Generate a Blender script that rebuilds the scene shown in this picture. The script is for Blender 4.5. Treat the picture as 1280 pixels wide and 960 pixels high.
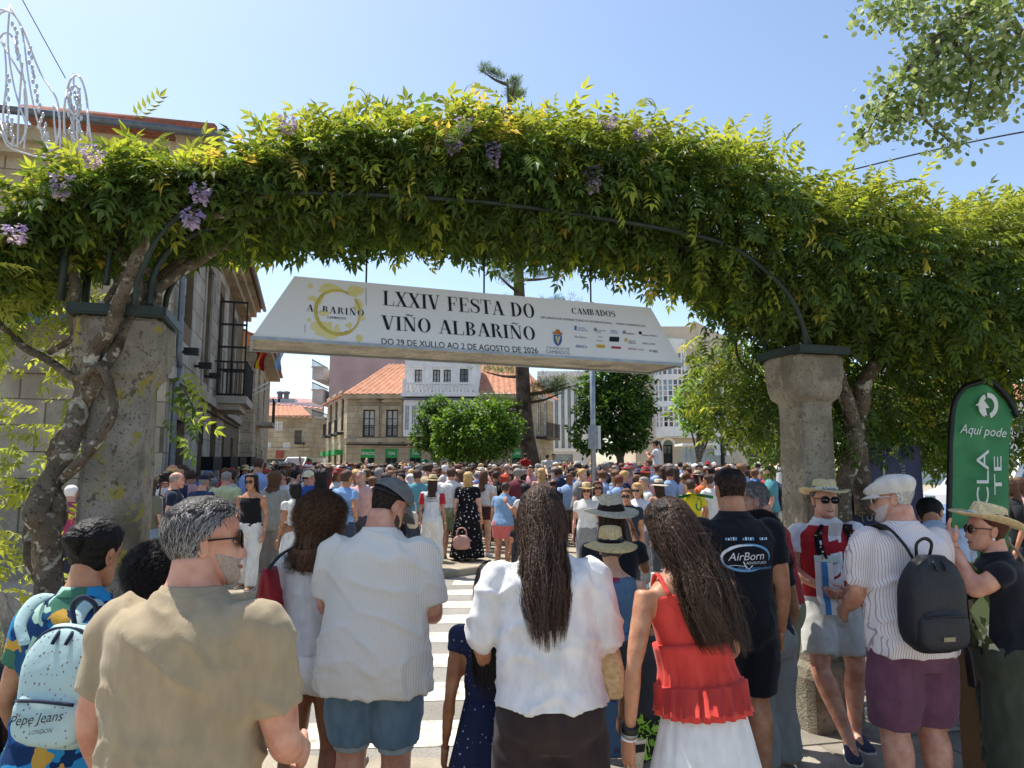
import bpy, math, random
import numpy as np
from mathutils import Vector, Matrix, Euler
from mathutils.bvhtree import BVHTree

for _o in list(bpy.data.objects): bpy.data.objects.remove(_o)
SC = bpy.context.scene
COL = SC.collection
R = math.radians
rng = random.Random(7)
nrg = np.random.default_rng(7)

# ------------------------------------------------------------------ camera
CAM_H = 1.80
FPX = 900.0
PITCH = math.atan(108 / FPX)
cam_d = bpy.data.cameras.new('camera'); cam = bpy.data.objects.new('camera', cam_d); COL.objects.link(cam)
cam.location = (0, 0, CAM_H); cam.rotation_euler = (math.pi / 2 + PITCH, 0, 0)
cam_d.sensor_width = 36; cam_d.lens = FPX / 1280 * 36; cam_d.clip_start = 0.05; cam_d.clip_end = 2000
SC.camera = cam

# ------------------------------------------------------------------ light
SUN_ELEV, SUN_AZ = 62.0, -52.0        # azimuth from +Y, negative = to the left of the view
w = bpy.data.worlds.new('World'); SC.world = w; w.use_nodes = True
nt = w.node_tree; bg = nt.nodes['Background']
sky = nt.nodes.new('ShaderNodeTexSky'); sky.sky_type = 'NISHITA'; sky.sun_disc = False
sky.sun_elevation = R(SUN_ELEV); sky.sun_rotation = R(SUN_AZ)
sky.air_density = 1.0; sky.dust_density = 1.1; sky.ozone_density = 0.8
nt.links.new(sky.outputs[0], bg.inputs[0]); bg.inputs[1].default_value = 0.13
sun_d = bpy.data.lights.new('sun', 'SUN'); sun = bpy.data.objects.new('sun', sun_d); COL.objects.link(sun)
sun_d.energy = 4.0; sun_d.angle = R(0.5); sun_d.color = (1.0, 0.95, 0.87)
_s = Vector((math.sin(R(SUN_AZ)) * math.cos(R(SUN_ELEV)), math.cos(R(SUN_AZ)) * math.cos(R(SUN_ELEV)), math.sin(R(SUN_ELEV))))
sun.rotation_euler = _s.to_track_quat('Z', 'Y').to_euler(); sun.location = _s * 60
SC.view_settings.view_transform = 'Standard'; SC.view_settings.look = 'None'
SC.view_settings.exposure = 0.80; SC.view_settings.gamma = 1.0
SC.view_settings.use_curve_mapping = False
SC.cycles.max_bounces = 8; SC.cycles.transparent_max_bounces = 12
SC.cycles.use_denoising = True

# ------------------------------------------------------------------ pixel -> world
_cp, _sp = math.cos(PITCH), math.sin(PITCH)
def ray(px, py):
  X = (px - 640) / FPX; Y = (480 - py) / FPX
  return Vector((X, _cp - Y * _sp, _sp + Y * _cp))
def P(px, py, d):
  r = ray(px, py); return Vector((0, 0, CAM_H)) + r * (d / r.y)
def on_plane(px, py, p0, n):
  r = ray(px, py); o = Vector((0, 0, CAM_H)); p0 = Vector(p0); n = Vector(n)
  return o + r * ((p0 - o).dot(n) / r.dot(n))
def gx(px, d): return P(px, 588, d).x
ROAD_FAR = [(-30, 9.6), (-4.6, 9.8), (-1.7, 11.7), (-0.75, 13.0), (0.4, 13.7), (30, 14.4)]
def far_edge(x):
  return float(np.interp(x, [a for a, b in ROAD_FAR], [b for a, b in ROAD_FAR]))
def near_edge(x): return float(np.interp(x, [-8, 1.05, 1.5, 9], [4.95, 4.75, 7.3, 8.0]))
def gz(x, y):
  if y < near_edge(x): return 0.03
  if y < far_edge(x): return 0.004
  return 0.12 + max(0.0, 0.012 * (min(y, 62) - 14))

# ------------------------------------------------------------------ mesh helpers
def s2l(c):
  if isinstance(c, str): c = tuple(int(c[i:i + 2], 16) / 255 for i in (0, 2, 4))
  return tuple((x / 12.92 if x <= 0.04045 else ((x + 0.055) / 1.055) ** 2.4) for x in c[:3])

class MB:
  def __init__(s): s.V = []; s.F = []; s.M = []; s.n = 0
  def add(s, V, F, mi=0):
    V = np.asarray(V, float).reshape(-1, 3); s.V.append(V)
    if isinstance(F, np.ndarray): s.F.extend(map(tuple, (F + s.n).tolist()))
    else:
      k = s.n; s.F.extend([tuple([i + k for i in f]) for f in F])
    s.M.extend([mi] * len(F))
    s.n += len(V); return s
  def box(s, x0, x1, y0, y1, z0, z1, mi=0, mat=None):
    V = [(x, y, z) for z in (z0, z1) for y in (y0, y1) for x in (x0, x1)]
    if mat is not None: V = [tuple(mat @ Vector(v)) for v in V]
    F = [(0, 2, 3, 1), (4, 5, 7, 6), (0, 1, 5, 4), (2, 6, 7, 3), (0, 4, 6, 2), (1, 3, 7, 5)]
    return s.add(V, F, mi)
  def bar(s, a, b, w, h=None, mi=0, up=(0, 0, 1)):
    a = Vector(a); b = Vector(b); h = h or w; t = (b - a).normalized(); u = Vector(up)
    if abs(t.dot(u)) > 0.98: u = Vector((0, 1, 0))
    sx = t.cross(u).normalized() * (w / 2); sy = t.cross(sx).normalized() * (h / 2)
    V = [p + i * sx + j * sy for p in (a, b) for i, j in ((-1, -1), (1, -1), (1, 1), (-1, 1))]
    return s.add([tuple(v) for v in V], [(0, 1, 2, 3), (7, 6, 5, 4), (0, 4, 5, 1), (1, 5, 6, 2), (2, 6, 7, 3), (3, 7, 4, 0)], mi)
  def tube(s, pts, rad, n=8, sub=4, mi=0):
    V, F = tube(pts, rad, n, sub); return s.add(V, F, mi)
  def lathe(s, prof, n=20, mi=0, c=(0, 0, 0)):
    V = []; F = []
    for r, z in prof:
      for k in range(n):
        a = 2 * math.pi * k / n; V.append((c[0] + r * math.cos(a), c[1] + r * math.sin(a), c[2] + z))
    m = len(prof)
    for i in range(m - 1):
      for k in range(n): F.append((i * n + k, i * n + (k + 1) % n, (i + 1) * n + (k + 1) % n, (i + 1) * n + k))
    F.append(tuple(range(n - 1, -1, -1))); F.append(tuple((m - 1) * n + k for k in range(n)))
    return s.add(V, F, mi)
  def arr(s): return np.concatenate(s.V) if s.V else np.zeros((0, 3))
  def build(s, name, mats, parent=None, smooth=False, loc=None):
    me = bpy.data.meshes.new(name); me.from_pydata(s.arr().tolist(), [], s.F)
    mats = mats if isinstance(mats, (list, tuple)) else [mats]
    for m in mats: me.materials.append(m)
    if len(mats) > 1: me.polygons.foreach_set('material_index', s.M)
    if smooth: me.polygons.foreach_set('use_smooth', [True] * len(me.polygons))
    me.update()
    return link(name, me, parent, loc)

def link(name, data, parent=None, loc=None):
  o = bpy.data.objects.new(name, data); COL.objects.link(o)
  if parent is not None: o.parent = parent
  if loc is not None: o.location = loc
  return o
def empty(name, loc=(0, 0, 0), rz=0):
  o = bpy.data.objects.new(name, None); COL.objects.link(o); o.location = loc; o.rotation_euler = (0, 0, rz)
  o.empty_display_size = 0.1
  return o
def tag(o, label=None, cat=None, group=None, kind=None):
  if label: o['label'] = label
  if cat: o['category'] = cat
  if group: o['group'] = group
  if kind: o['kind'] = kind
  return o
def mesh_np(name, V, F, mats, parent=None, smooth=False, col=None, MI=None):
  """F: int array (m,k)"""
  V = np.asarray(V, np.float32); F = np.asarray(F, np.int32); m, k = F.shape
  me = bpy.data.meshes.new(name); me.vertices.add(len(V)); me.vertices.foreach_set('co', V.ravel())
  me.loops.add(m * k); me.loops.foreach_set('vertex_index', F.ravel())
  me.polygons.add(m); me.polygons.foreach_set('loop_start', np.arange(0, m * k, k, dtype=np.int32))
  me.polygons.foreach_set('use_smooth', np.full(m, smooth))
  for mt in (mats if isinstance(mats, (list, tuple)) else [mats]): me.materials.append(mt)
  if MI is not None: me.polygons.foreach_set('material_index', np.asarray(MI, np.int32))
  if col is not None:
    at = me.color_attributes.new('tint', 'FLOAT_COLOR', 'POINT')
    c4 = np.ones((len(V), 4), np.float32); c4[:, :3] = col; at.data.foreach_set('color', c4.ravel())
  me.update(calc_edges=True); me.validate()
  return link(name, me, parent)

def catmull(pts, sub):
  pts = np.asarray(pts, float)
  if len(pts) < 3 or sub < 2:
    return pts if sub < 2 else np.array([pts[0] + (pts[-1] - pts[0]) * t for t in np.linspace(0, 1, sub + 1)])
  ext = np.vstack([2 * pts[0] - pts[1], pts, 2 * pts[-1] - pts[-2]]); out = []
  for i in range(1, len(ext) - 2):
    p0, p1, p2, p3 = ext[i - 1:i + 3]
    for t in np.linspace(0, 1, sub, endpoint=False):
      out.append(0.5 * ((2 * p1) + (-p0 + p2) * t + (2 * p0 - 5 * p1 + 4 * p2 - p3) * t * t + (-p0 + 3 * p1 - 3 * p2 + p3) * t ** 3))
  out.append(pts[-1]); return np.array(out)

def tube(pts, rad, n=8, sub=4, flat=1.0, caps=True):
  pts = np.asarray([tuple(p) for p in pts], float)
  rad = np.full(len(pts), rad) if np.isscalar(rad) else np.asarray(rad, float)
  q = catmull(np.hstack([pts, rad[:, None]]), sub); C = q[:, :3]; r = np.maximum(q[:, 3], 1e-4)
  T = np.gradient(C, axis=0); T /= np.linalg.norm(T, axis=1)[:, None] + 1e-9
  u = np.cross(T[0], (0, 0, 1.0)) if abs(T[0][2]) < 0.9 else np.cross(T[0], (0, 1.0, 0)); u /= np.linalg.norm(u)
  V = []; a = np.arange(n) * 2 * np.pi / n
  for i in range(len(C)):
    u = u - T[i] * u.dot(T[i]); u /= np.linalg.norm(u) + 1e-9; v = np.cross(T[i], u)
    V.append(C[i] + r[i] * (np.cos(a)[:, None] * u + flat * np.sin(a)[:, None] * v))
  m = len(C); F = [(i * n + k, i * n + (k + 1) % n, (i + 1) * n + (k + 1) % n, (i + 1) * n + k) for i in range(m - 1) for k in range(n)]
  if caps: F.append(tuple(range(n - 1, -1, -1))); F.append(tuple((m - 1) * n + k for k in range(n)))
  return np.concatenate(V), F

def loft(rings):
  """rings: list of (n,3) arrays -> closed skin"""
  n = len(rings[0]); m = len(rings)
  F = [(i * n + k, i * n + (k + 1) % n, (i + 1) * n + (k + 1) % n, (i + 1) * n + k) for i in range(m - 1) for k in range(n)]
  F.append(tuple(range(n - 1, -1, -1))); F.append(tuple((m - 1) * n + k for k in range(n)))
  return np.concatenate(rings), F
def ring(z, w_, d_, yo=0, n=24, e=2.3, xo=0):
  a = np.arange(n) * 2 * np.pi / n; c, s_ = np.cos(a), np.sin(a)
  return np.stack([xo + w_ * np.sign(c) * np.abs(c) ** (2 / e), yo + d_ * np.sign(s_) * np.abs(s_) ** (2 / e), np.full(n, z)], 1)

def vnoise(Pn, seed=0):
  Pn = np.asarray(Pn, float); i = np.floor(Pn).astype(np.int64); f = Pn - i; f = f * f * (3 - 2 * f); out = 0
  def h(a):
    v = (a[:, 0] * 73856093) ^ (a[:, 1] * 19349663) ^ (a[:, 2] * 83492791) ^ (seed * 2654435761)
    v = (v ^ (v >> 13)) * 1274126177 & 0xffffffff
    return ((v ^ (v >> 16)) & 0xffff) / 65535.0
  for dx in (0, 1):
    for dy in (0, 1):
      for dz in (0, 1):
        wgt = (f[:, 0] if dx else 1 - f[:, 0]) * (f[:, 1] if dy else 1 - f[:, 1]) * (f[:, 2] if dz else 1 - f[:, 2])
        out = out + wgt * h(i + np.array([dx, dy, dz]))
  return out * 2 - 1
def sstep(a, b, x):
  t = np.clip((np.asarray(x, float) - a) / (b - a), 0, 1); return t * t * (3 - 2 * t)

TMP = bpy.data.scenes.new('scratch')
def remesh(V, F, vox, smooth=3, keep_mesh=False):
  me = bpy.data.meshes.new('scratch'); me.from_pydata(np.asarray(V).tolist(), [], F)
  o = bpy.data.objects.new('scratch', me); TMP.collection.objects.link(o)
  m = o.modifiers.new('r', 'REMESH'); m.mode = 'VOXEL'; m.voxel_size = vox
  if smooth: s = o.modifiers.new('s', 'SMOOTH'); s.factor = 0.6; s.iterations = smooth
  vl = TMP.view_layers[0]; vl.update(); dg = vl.depsgraph
  ev = o.evaluated_get(dg).to_mesh()
  n = len(ev.vertices); co = np.empty(n * 3); ev.vertices.foreach_get('co', co)
  no = np.empty(n * 3); ev.vertices.foreach_get('normal', no)
  k = len(ev.polygons); lt = np.empty(k, np.int32); ev.polygons.foreach_get('loop_total', lt)
  li = np.empty(len(ev.loops), np.int32); ev.loops.foreach_get('vertex_index', li)
  bpy.data.objects.remove(o); bpy.data.meshes.remove(me)
  if (lt == 4).all(): Fq = li.reshape(-1, 4)
  else:
    Fq = []; s0 = 0
    for t in lt: Fq.append(tuple(li[s0:s0 + t])); s0 += t
  return co.reshape(-1, 3), no.reshape(-1, 3), Fq

def text2d(s, align='CENTER', extrude=0):
  cu = bpy.data.curves.new('scratch', 'FONT'); cu.body = s; cu.align_x = align; cu.size = 1.0; cu.resolution_u = 3
  o = bpy.data.objects.new('scratch', cu); TMP.collection.objects.link(o)
  vl = TMP.view_layers[0]; vl.update(); me = o.evaluated_get(vl.depsgraph).to_mesh()
  V = np.array([v.co[:2] for v in me.vertices]).reshape(-1, 2); F = [tuple(p.vertices) for p in me.polygons]
  bpy.data.objects.remove(o); bpy.data.curves.remove(cu)
  return V, F

# ------------------------------------------------------------------ materials
_mc = {}
def pm(name, c1, c2=None, scale=8.0, rough=0.8, bump=0.0, bscale=40.0, metal=0.0, sheen=0.0, detail=4, stretch=None, spec=0.4, sss=0, trans=0, coat=0):
  key = (name, c1, c2, scale, rough, bump)
  if key in _mc: return _mc[key]
  m = bpy.data.materials.new(name); m.use_nodes = True; t = m.node_tree; b = t.nodes['Principled BSDF']; L = t.links.new
  b.inputs['Roughness'].default_value = rough; b.inputs['Metallic'].default_value = metal
  b.inputs['Specular IOR Level'].default_value = spec
  if sheen: b.inputs['Sheen Weight'].default_value = sheen
  if coat: b.inputs['Coat Weight'].default_value = coat
  if trans: b.inputs['Transmission Weight'].default_value = trans
  if sss:
    b.inputs['Subsurface Weight'].default_value = sss; b.inputs['Subsurface Radius'].default_value = (0.5, 0.2, 0.1); b.inputs['Subsurface Scale'].default_value = 0.02
  tc = t.nodes.new('ShaderNodeTexCoord'); mp = t.nodes.new('ShaderNodeMapping'); L(tc.outputs['Object'], mp.inputs[0])
  if stretch: mp.inputs['Scale'].default_value = stretch
  l1 = s2l(c1); l2 = s2l(c2) if c2 else tuple(x * 0.82 for x in l1)
  nz = t.nodes.new('ShaderNodeTexNoise'); nz.inputs['Scale'].default_value = scale; nz.inputs['Detail'].default_value = detail
  L(mp.outputs[0], nz.inputs['Vector'])
  cr = t.nodes.new('ShaderNodeValToRGB'); cr.color_ramp.elements[0].position = 0.35; cr.color_ramp.elements[1].position = 0.65
  cr.color_ramp.elements[0].color = (*l2, 1); cr.color_ramp.elements[1].color = (*l1, 1)
  L(nz.outputs[0], cr.inputs[0]); L(cr.outputs[0], b.inputs['Base Color'])
  if bump:
    nb = t.nodes.new('ShaderNodeTexNoise'); nb.inputs['Scale'].default_value = bscale; nb.inputs['Detail'].default_value = 9; nb.inputs['Roughness'].default_value = .62
    L(mp.outputs[0], nb.inputs['Vector']); bp = t.nodes.new('ShaderNodeBump'); bp.inputs['Strength'].default_value = bump
    bp.inputs['Distance'].default_value = 0.02; L(nb.outputs[0], bp.inputs['Height']); L(bp.outputs[0], b.inputs['Normal'])
  _mc[key] = m; return m

def cloth(hexc, rough=0.92, c2=None, bump=0.16):
  return pm('cloth_' + hexc, hexc, c2, 22, rough, bump, 18, sheen=0.12, stretch=(1, 1, 0.45), spec=0.2)

def pattern(name, kind, cols, scale=30.0, rough=0.9, thr=(0.3,)):
  """procedural printed cloth"""
  if name in _mc: return _mc[name]
  m = bpy.data.materials.new(name); m.use_nodes = True; t = m.node_tree; b = t.nodes['Principled BSDF']; L = t.links.new
  b.inputs['Roughness'].default_value = rough; b.inputs['Specular IOR Level'].default_value = 0.2
  tc = t.nodes.new('ShaderNodeTexCoord'); cols = [s2l(c) for c in cols]
  nb = t.nodes.new('ShaderNodeTexNoise'); nb.inputs['Scale'].default_value = 24; L(tc.outputs['Object'], nb.inputs['Vector'])
  bp = t.nodes.new('ShaderNodeBump'); bp.inputs['Strength'].default_value = 0.16; bp.inputs['Distance'].default_value = 0.02
  L(nb.outputs[0], bp.inputs['Height']); L(bp.outputs[0], b.inputs['Normal'])
  def ramp(src, pos, cs, interp='CONSTANT'):
    cr = t.nodes.new('ShaderNodeValToRGB'); cr.color_ramp.interpolation = interp; el = cr.color_ramp.elements
    while len(el) < len(cs): el.new(0.5)
    for e, p_, c in zip(el, pos, cs): e.position = p_; e.color = (*c, 1)
    L(src, cr.inputs[0]); return cr
  if kind == 'stripe':
    wv = t.nodes.new('ShaderNodeTexWave'); wv.inputs['Scale'].default_value = scale; wv.bands_direction = 'X'
    wv.inputs['Distortion'].default_value = 0.0; L(tc.outputs['Object'], wv.inputs['Vector'])
    cr = ramp(wv.outputs[0], [0, thr[0], thr[0] + .12], [cols[1], cols[1], cols[0]], 'LINEAR')
    L(cr.outputs[0], b.inputs['Base Color'])
  elif kind == 'spots':
    vo = t.nodes.new('ShaderNodeTexVoronoi'); vo.inputs['Scale'].default_value = scale; L(tc.outputs['Object'], vo.inputs['Vector'])
    nz = t.nodes.new('ShaderNodeTexNoise'); nz.inputs['Scale'].default_value = scale * 2.2; L(tc.outputs['Object'], nz.inputs['Vector'])
    ad = t.nodes.new('ShaderNodeMath'); ad.operation = 'MULTIPLY_ADD'; ad.inputs[1].default_value = 0.7; L(nz.outputs[0], ad.inputs[0]); L(vo.outputs['Distance'], ad.inputs[2])
    pos = [0] + list(thr); cr = ramp(ad.outputs[0], pos, cols[::-1]); L(cr.outputs[0], b.inputs['Base Color'])
  elif kind == 'blotch':
    nz = t.nodes.new('ShaderNodeTexNoise'); nz.inputs['Scale'].default_value = scale; nz.inputs['Detail'].default_value = 2.5
    nz.inputs['Distortion'].default_value = 1.2; L(tc.outputs['Object'], nz.inputs['Vector'])
    k = len(cols); pos = [0] + [0.34 + 0.34 * i / (k - 1) for i in range(k - 1)]
    cr = ramp(nz.outputs[0], pos, cols); L(cr.outputs[0], b.inputs['Base Color'])
  elif kind == 'cells':
    nz = t.nodes.new('ShaderNodeTexNoise'); nz.inputs['Scale'].default_value = scale * .9; nz.inputs['Detail'].default_value = 3; L(tc.outputs['Object'], nz.inputs['Vector'])
    mv = t.nodes.new('ShaderNodeVectorMath'); mv.operation = 'MULTIPLY_ADD'; mv.inputs[1].default_value = (.16, .16, .16); L(nz.outputs['Color'], mv.inputs[0]); L(tc.outputs['Object'], mv.inputs[2])
    vo = t.nodes.new('ShaderNodeTexVoronoi'); vo.inputs['Scale'].default_value = scale; L(mv.outputs[0], vo.inputs['Vector']); sp = t.nodes.new('ShaderNodeSeparateColor'); L(vo.outputs['Color'], sp.inputs[0])
    cr = ramp(sp.outputs[0], [i / len(cols) for i in range(len(cols))], cols); L(cr.outputs[0], b.inputs['Base Color'])
  _mc[name] = m; return m

def skin(tone='tan'):
  c = {'tan': ('c18d6c', 'a87052'), 'pink': ('d4a289', 'bd8068'), 'brown': ('9a6a4b', '835439'), 'pale': ('dcb297', 'c8957a'), 'olive': ('b08060', '976648')}[tone]
  return pm('skin_' + tone, c[0], c[1], 16, 0.46, 0.16, 90, sss=0.1, spec=0.4, detail=9)
def hairmat(kind):
  c = {'black': ('292220', '0d0a09'), 'dark': ('4a372c', '1b1310'), 'brown': ('64462f', '33231a'), 'lightbrown': ('73543b', '5b4230'), 'grey': ('8a8580', '55514e'),
         'white': ('d8d5d0', 'aaa6a0'), 'blond': ('c2a06a', '9a7a4a'), 'pepper': ('8a8682', '2b2928'), 'auburn': ('6a3c28', '4a2a1e')}[kind]
  key = 'hair_' + kind
  if key in _mc: return _mc[key]
  m = bpy.data.materials.new(key); m.use_nodes = True; t = m.node_tree; b = t.nodes['Principled BSDF']; L = t.links.new; b.inputs['Roughness'].default_value = .58; b.inputs['Specular IOR Level'].default_value = .22
  g = t.nodes.new('ShaderNodeNewGeometry'); cr = t.nodes.new('ShaderNodeValToRGB'); cr.color_ramp.elements[0].color = (*s2l(c[1]), 1); cr.color_ramp.elements[1].color = (*[x * 1.5 for x in s2l(c[0])], 1); cr.color_ramp.elements[0].position = .15
  tc = t.nodes.new('ShaderNodeTexCoord'); nz = t.nodes.new('ShaderNodeTexNoise'); nz.inputs['Scale'].default_value = 70; L(tc.outputs['Object'], nz.inputs['Vector']); ad = t.nodes.new('ShaderNodeMath'); ad.operation = 'MULTIPLY'; L(g.outputs['Random Per Island'], ad.inputs[0]); ad.inputs[1].default_value = 1.0
  mx = t.nodes.new('ShaderNodeMath'); mx.operation = 'MULTIPLY_ADD'; L(nz.outputs[0], mx.inputs[0]); mx.inputs[1].default_value = .5; mx.inputs[2].default_value = -.15; sm = t.nodes.new('ShaderNodeMath'); L(ad.outputs[0], sm.inputs[0]); L(mx.outputs[0], sm.inputs[1]); L(sm.outputs[0], cr.inputs[0]); L(cr.outputs[0], b.inputs['Base Color'])
  bp = t.nodes.new('ShaderNodeBump'); bp.inputs['Strength'].default_value = .5; bp.inputs['Distance'].default_value = .02; L(nz.outputs[0], bp.inputs['Height']); L(bp.outputs[0], b.inputs['Normal']); _mc[key] = m; return m
BLACK = pm('black_plastic', '15161a', '101114', 20, 0.45, 0.05)
LENS = pm('dark_lens', '1d1613', '120e0c', 3, 0.08, spec=0.8)
STRAW = pm('straw', 'e8d29e', 'cdb27a', 60, 0.85, 0.6, 130)
STRAW2 = pm('grey_straw', 'd6cdb6', 'b8ae95', 60, 0.85, 0.6, 130)
WHITE = pm('white_paint', 'e9e8e4', 'dcdad4', 3, 0.6, 0.03)
# ------------------------------------------------------------------ people
# torso table in units of body height: z, half width, half depth, y offset
TOR = {'m': np.array([(.455, .075, .062, -.004), (.49, .096, .072, -.008), (.53, .099, .073, -.008), (.58, .092, .066, -.002), (.63, .087, .064, .002),
                      (.69, .096, .068, .002), (.74, .106, .070, 0), (.78, .109, .064, -.004), (.803, .098, .054, -.006), (.820, .070, .046, -.008),
                      (.838, .043, .040, -.006), (.86, .035, .037, -.002), (.90, .033, .037, .004)]),
       'f': np.array([(.455, .078, .064, -.006), (.49, .102, .076, -.012), (.53, .103, .074, -.010), (.58, .090, .062, -.002), (.63, .076, .056, .002),
                      (.69, .083, .062, .004), (.735, .092, .070, .008), (.775, .095, .060, .0), (.80, .086, .050, -.004), (.818, .060, .042, -.006),
                      (.836, .040, .035, -.004), (.86, .030, .031, -.001), (.90, .028, .031, .004)])}
HEAD_T = np.array([(-.116, .020, .070, .030), (-.108, .036, .084, .012), (-.092, .047, .089, -.012), (-.07, .055, .088, -.036), (-.045, .061, .088, -.058), (-.02, .066, .087, -.076), (.005, .071, .086, -.088),
                   (.03, .075, .091, -.097), (.055, .076, .089, -.098), (.08, .0695, .076, -.088), (.10, .051, .050, -.064), (.111, .028, .025, -.036), (.1155, .006, -.001, -.010)])

def head_grid(nz=34, na=40, feat=True):
  zs = np.concatenate([np.linspace(-.116, -.09, 5), np.linspace(-.085, .09, nz - 10), np.linspace(.096, .1155, 5)])
  w_ = np.interp(zs, HEAD_T[:, 0], HEAD_T[:, 1]); yf = np.interp(zs, HEAD_T[:, 0], HEAD_T[:, 2]); yb = np.interp(zs, HEAD_T[:, 0], HEAD_T[:, 3])
  a = np.arange(na) * 2 * np.pi / na        # 0 = right, pi/2 = front
  rings = []
  for z, ww, f, b in zip(zs, w_, yf, yb):
    c, s_ = np.cos(a), np.sin(a); x = ww * np.sign(c) * np.abs(c) ** .92
    y = (f + b) / 2 + (f - b) / 2 * np.sign(s_) * np.abs(s_) ** .95
    if feat:
      fr = sstep(.2, .7, s_)
      nz_ = np.interp(z, [-.056, -.046, -.036, -.01, .014, .03], [0, .020, .025, .014, .006, 0])
      y = y + fr * nz_ * np.exp(-(x / np.interp(z, [-.05, .02], [.0125, .008])) ** 2)
      y = y - fr * .011 * np.exp(-((np.abs(x) - .031) / .015) ** 2 - ((z - .006) / .011) ** 2)
      y = y + fr * .004 * np.exp(-((z - .026) / .008) ** 2) * np.exp(-(x / .045) ** 2)
      y = y + fr * .006 * np.exp(-(x / .022) ** 2) * (np.exp(-((z + .064) / .006) ** 2) + np.exp(-((z + .077) / .006) ** 2))
      y = y - fr * .004 * np.exp(-(x / .028) ** 2 - ((z + .0705) / .003) ** 2)
      y = y + fr * .006 * np.exp(-(x / .02) ** 2 - ((z + .10) / .012) ** 2)
    rings.append(np.stack([x, y, np.full(na, z)], 1))
  return rings, zs, a

def head_mesh(nz=34, na=40):
  rings, zs, a = head_grid(nz, na); V, F = loft(rings); out = MB(); out.add(V, F)
  for s_ in (-1, 1):                       # ears
    ev = []; ne = 12
    for lay, (k, dx) in enumerate(((1.0, 0), (1.0, .016), (.62, .012))):
      for j in range(ne):
        t = 2 * math.pi * j / ne
        ev.append((s_ * (.0655 + dx + .006 * (math.sin(t) > 0) * math.sin(t)), -.012 + k * .017 * math.cos(t) - .004 * math.sin(t), -.004 + k * .031 * math.sin(t)))
    ef = [(l * ne + j, l * ne + (j + 1) % ne, (l + 1) * ne + (j + 1) % ne, (l + 1) * ne + j) for l in range(2) for j in range(ne)] + [tuple(2 * ne + j for j in range(ne))]
    out.add(ev, ef)
  return out.arr(), out.F

def hair_cover(style, z, a):
  """0..1 cover of the scalp at height z (head units), angle a (pi/2 front)"""
  s_ = np.sin(a)
  if style == 'bald_ring': lo = np.interp(s_, [-1, 0, .3, 1], [-.05, -.01, .02, .3]); hi = .065; return sstep(lo - .01, lo + .01, z) * (1 - sstep(hi - .02, hi + .01, z))
  if style == 'long': lo = np.interp(s_, [-1, -.2, .25, .6, 1], [-.11, -.09, -.03, .07, .083])
  elif style == 'bun': lo = np.interp(s_, [-1, -.3, .15, .5, 1], [-.07, -.05, .01, .06, .082])
  else: lo = np.interp(s_, [-1, -.45, -.12, .15, .5, 1], [-.066, -.052, .024, .034, .066, .08])
  return sstep(lo - .008, lo + .010, z)

def hair_shell(style, thick, seed, nz=40, na=48, rough=.35):
  rings, zs, a = head_grid(nz, na, feat=False); out = []
  for r, z in zip(rings, zs):
    cov = hair_cover(style, z, a); c = np.array([0, -.005, min(z, .03)]); n = r - c; n /= np.linalg.norm(n, axis=1)[:, None]
    nz_ = vnoise(r * 45 + seed * 3.1, seed) * rough + vnoise(r * 110, seed + 1) * rough * .5
    top = 1 + .5 * sstep(.03, .1, z)
    out.append(r + n * (cov * thick * top * (1 + nz_) - (1 - cov) * .012)[:, None])
  return loft(out)

def ribbons(paths, wid, outw):
  """paths (N,S,3); wid (N,S) ; outw (N,S,3) outward dir"""
  T = np.gradient(paths, axis=1); T /= np.linalg.norm(T, axis=2)[..., None] + 1e-9
  side = np.cross(T, outw); side /= np.linalg.norm(side, axis=2)[..., None] + 1e-9
  A = paths - side * wid[..., None] / 2; B = paths + side * wid[..., None] / 2
  N, S = paths.shape[:2]; V = np.stack([A, B], 2).reshape(-1, 3)
  i = np.arange(N)[:, None] * (2 * S) + np.arange(S - 1)[None, :] * 2
  F = np.stack([i, i + 1, i + 3, i + 2], -1).reshape(-1, 4)
  return V, F

def short_strands(style, n, thick, length, seed, wid=.0022, curl=0.0):
  g = np.random.default_rng(seed); z = g.uniform(-.07, .115, n * 3); a = g.uniform(0, 2 * np.pi, n * 3)
  k = g.uniform(0, 1, n * 3) < hair_cover(style, z, a); z = z[k][:n]; a = a[k][:n]; n = len(z)
  ww = np.interp(z, HEAD_T[:, 0], HEAD_T[:, 1]); f = np.interp(z, HEAD_T[:, 0], HEAD_T[:, 2]); b = np.interp(z, HEAD_T[:, 0], HEAD_T[:, 3])
  p = np.stack([ww * np.cos(a), (f + b) / 2 + (f - b) / 2 * np.sin(a), z], 1)
  nrm = p - np.array([0, -.005, 0.01]); nrm /= np.linalg.norm(nrm, axis=1)[:, None]
  p = p + nrm * (thick * .75)[..., None] if not np.isscalar(thick) else p + nrm * thick * .75
  down = np.stack([nrm[:, 0] * .4, -0.55 + .1 * nrm[:, 1], -np.abs(.9 - z * 6)], 1) + g.normal(0, .35, (n, 3))
  t = down - nrm * np.sum(down * nrm, 1)[:, None]; t /= np.linalg.norm(t, axis=1)[:, None]
  L_ = length * g.uniform(.6, 1.3, n); S = 12 if curl else 5; q = []
  ph = g.uniform(0, 6.28, n); sd = np.cross(t, nrm)
  for j in range(S):
    u = j / (S - 1)
    q.append(p + t * (L_ * u)[:, None] + nrm * (thick * .55 * math.sin(math.pi * (.15 + u * .8)))
                 + curl * (np.sin(ph + u * 15)[:, None] * sd + (.4 + np.cos(ph + u * 15))[:, None] * nrm))
  paths = np.stack(q, 1); wd = np.tile(wid * np.interp(np.linspace(0, 1, S), [0, .5, .75, 1], [1, .9, .7, .25]), (n, 1)); ow = np.repeat(nrm[:, None, :], S, 1)
  return ribbons(paths, wd, ow)

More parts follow.
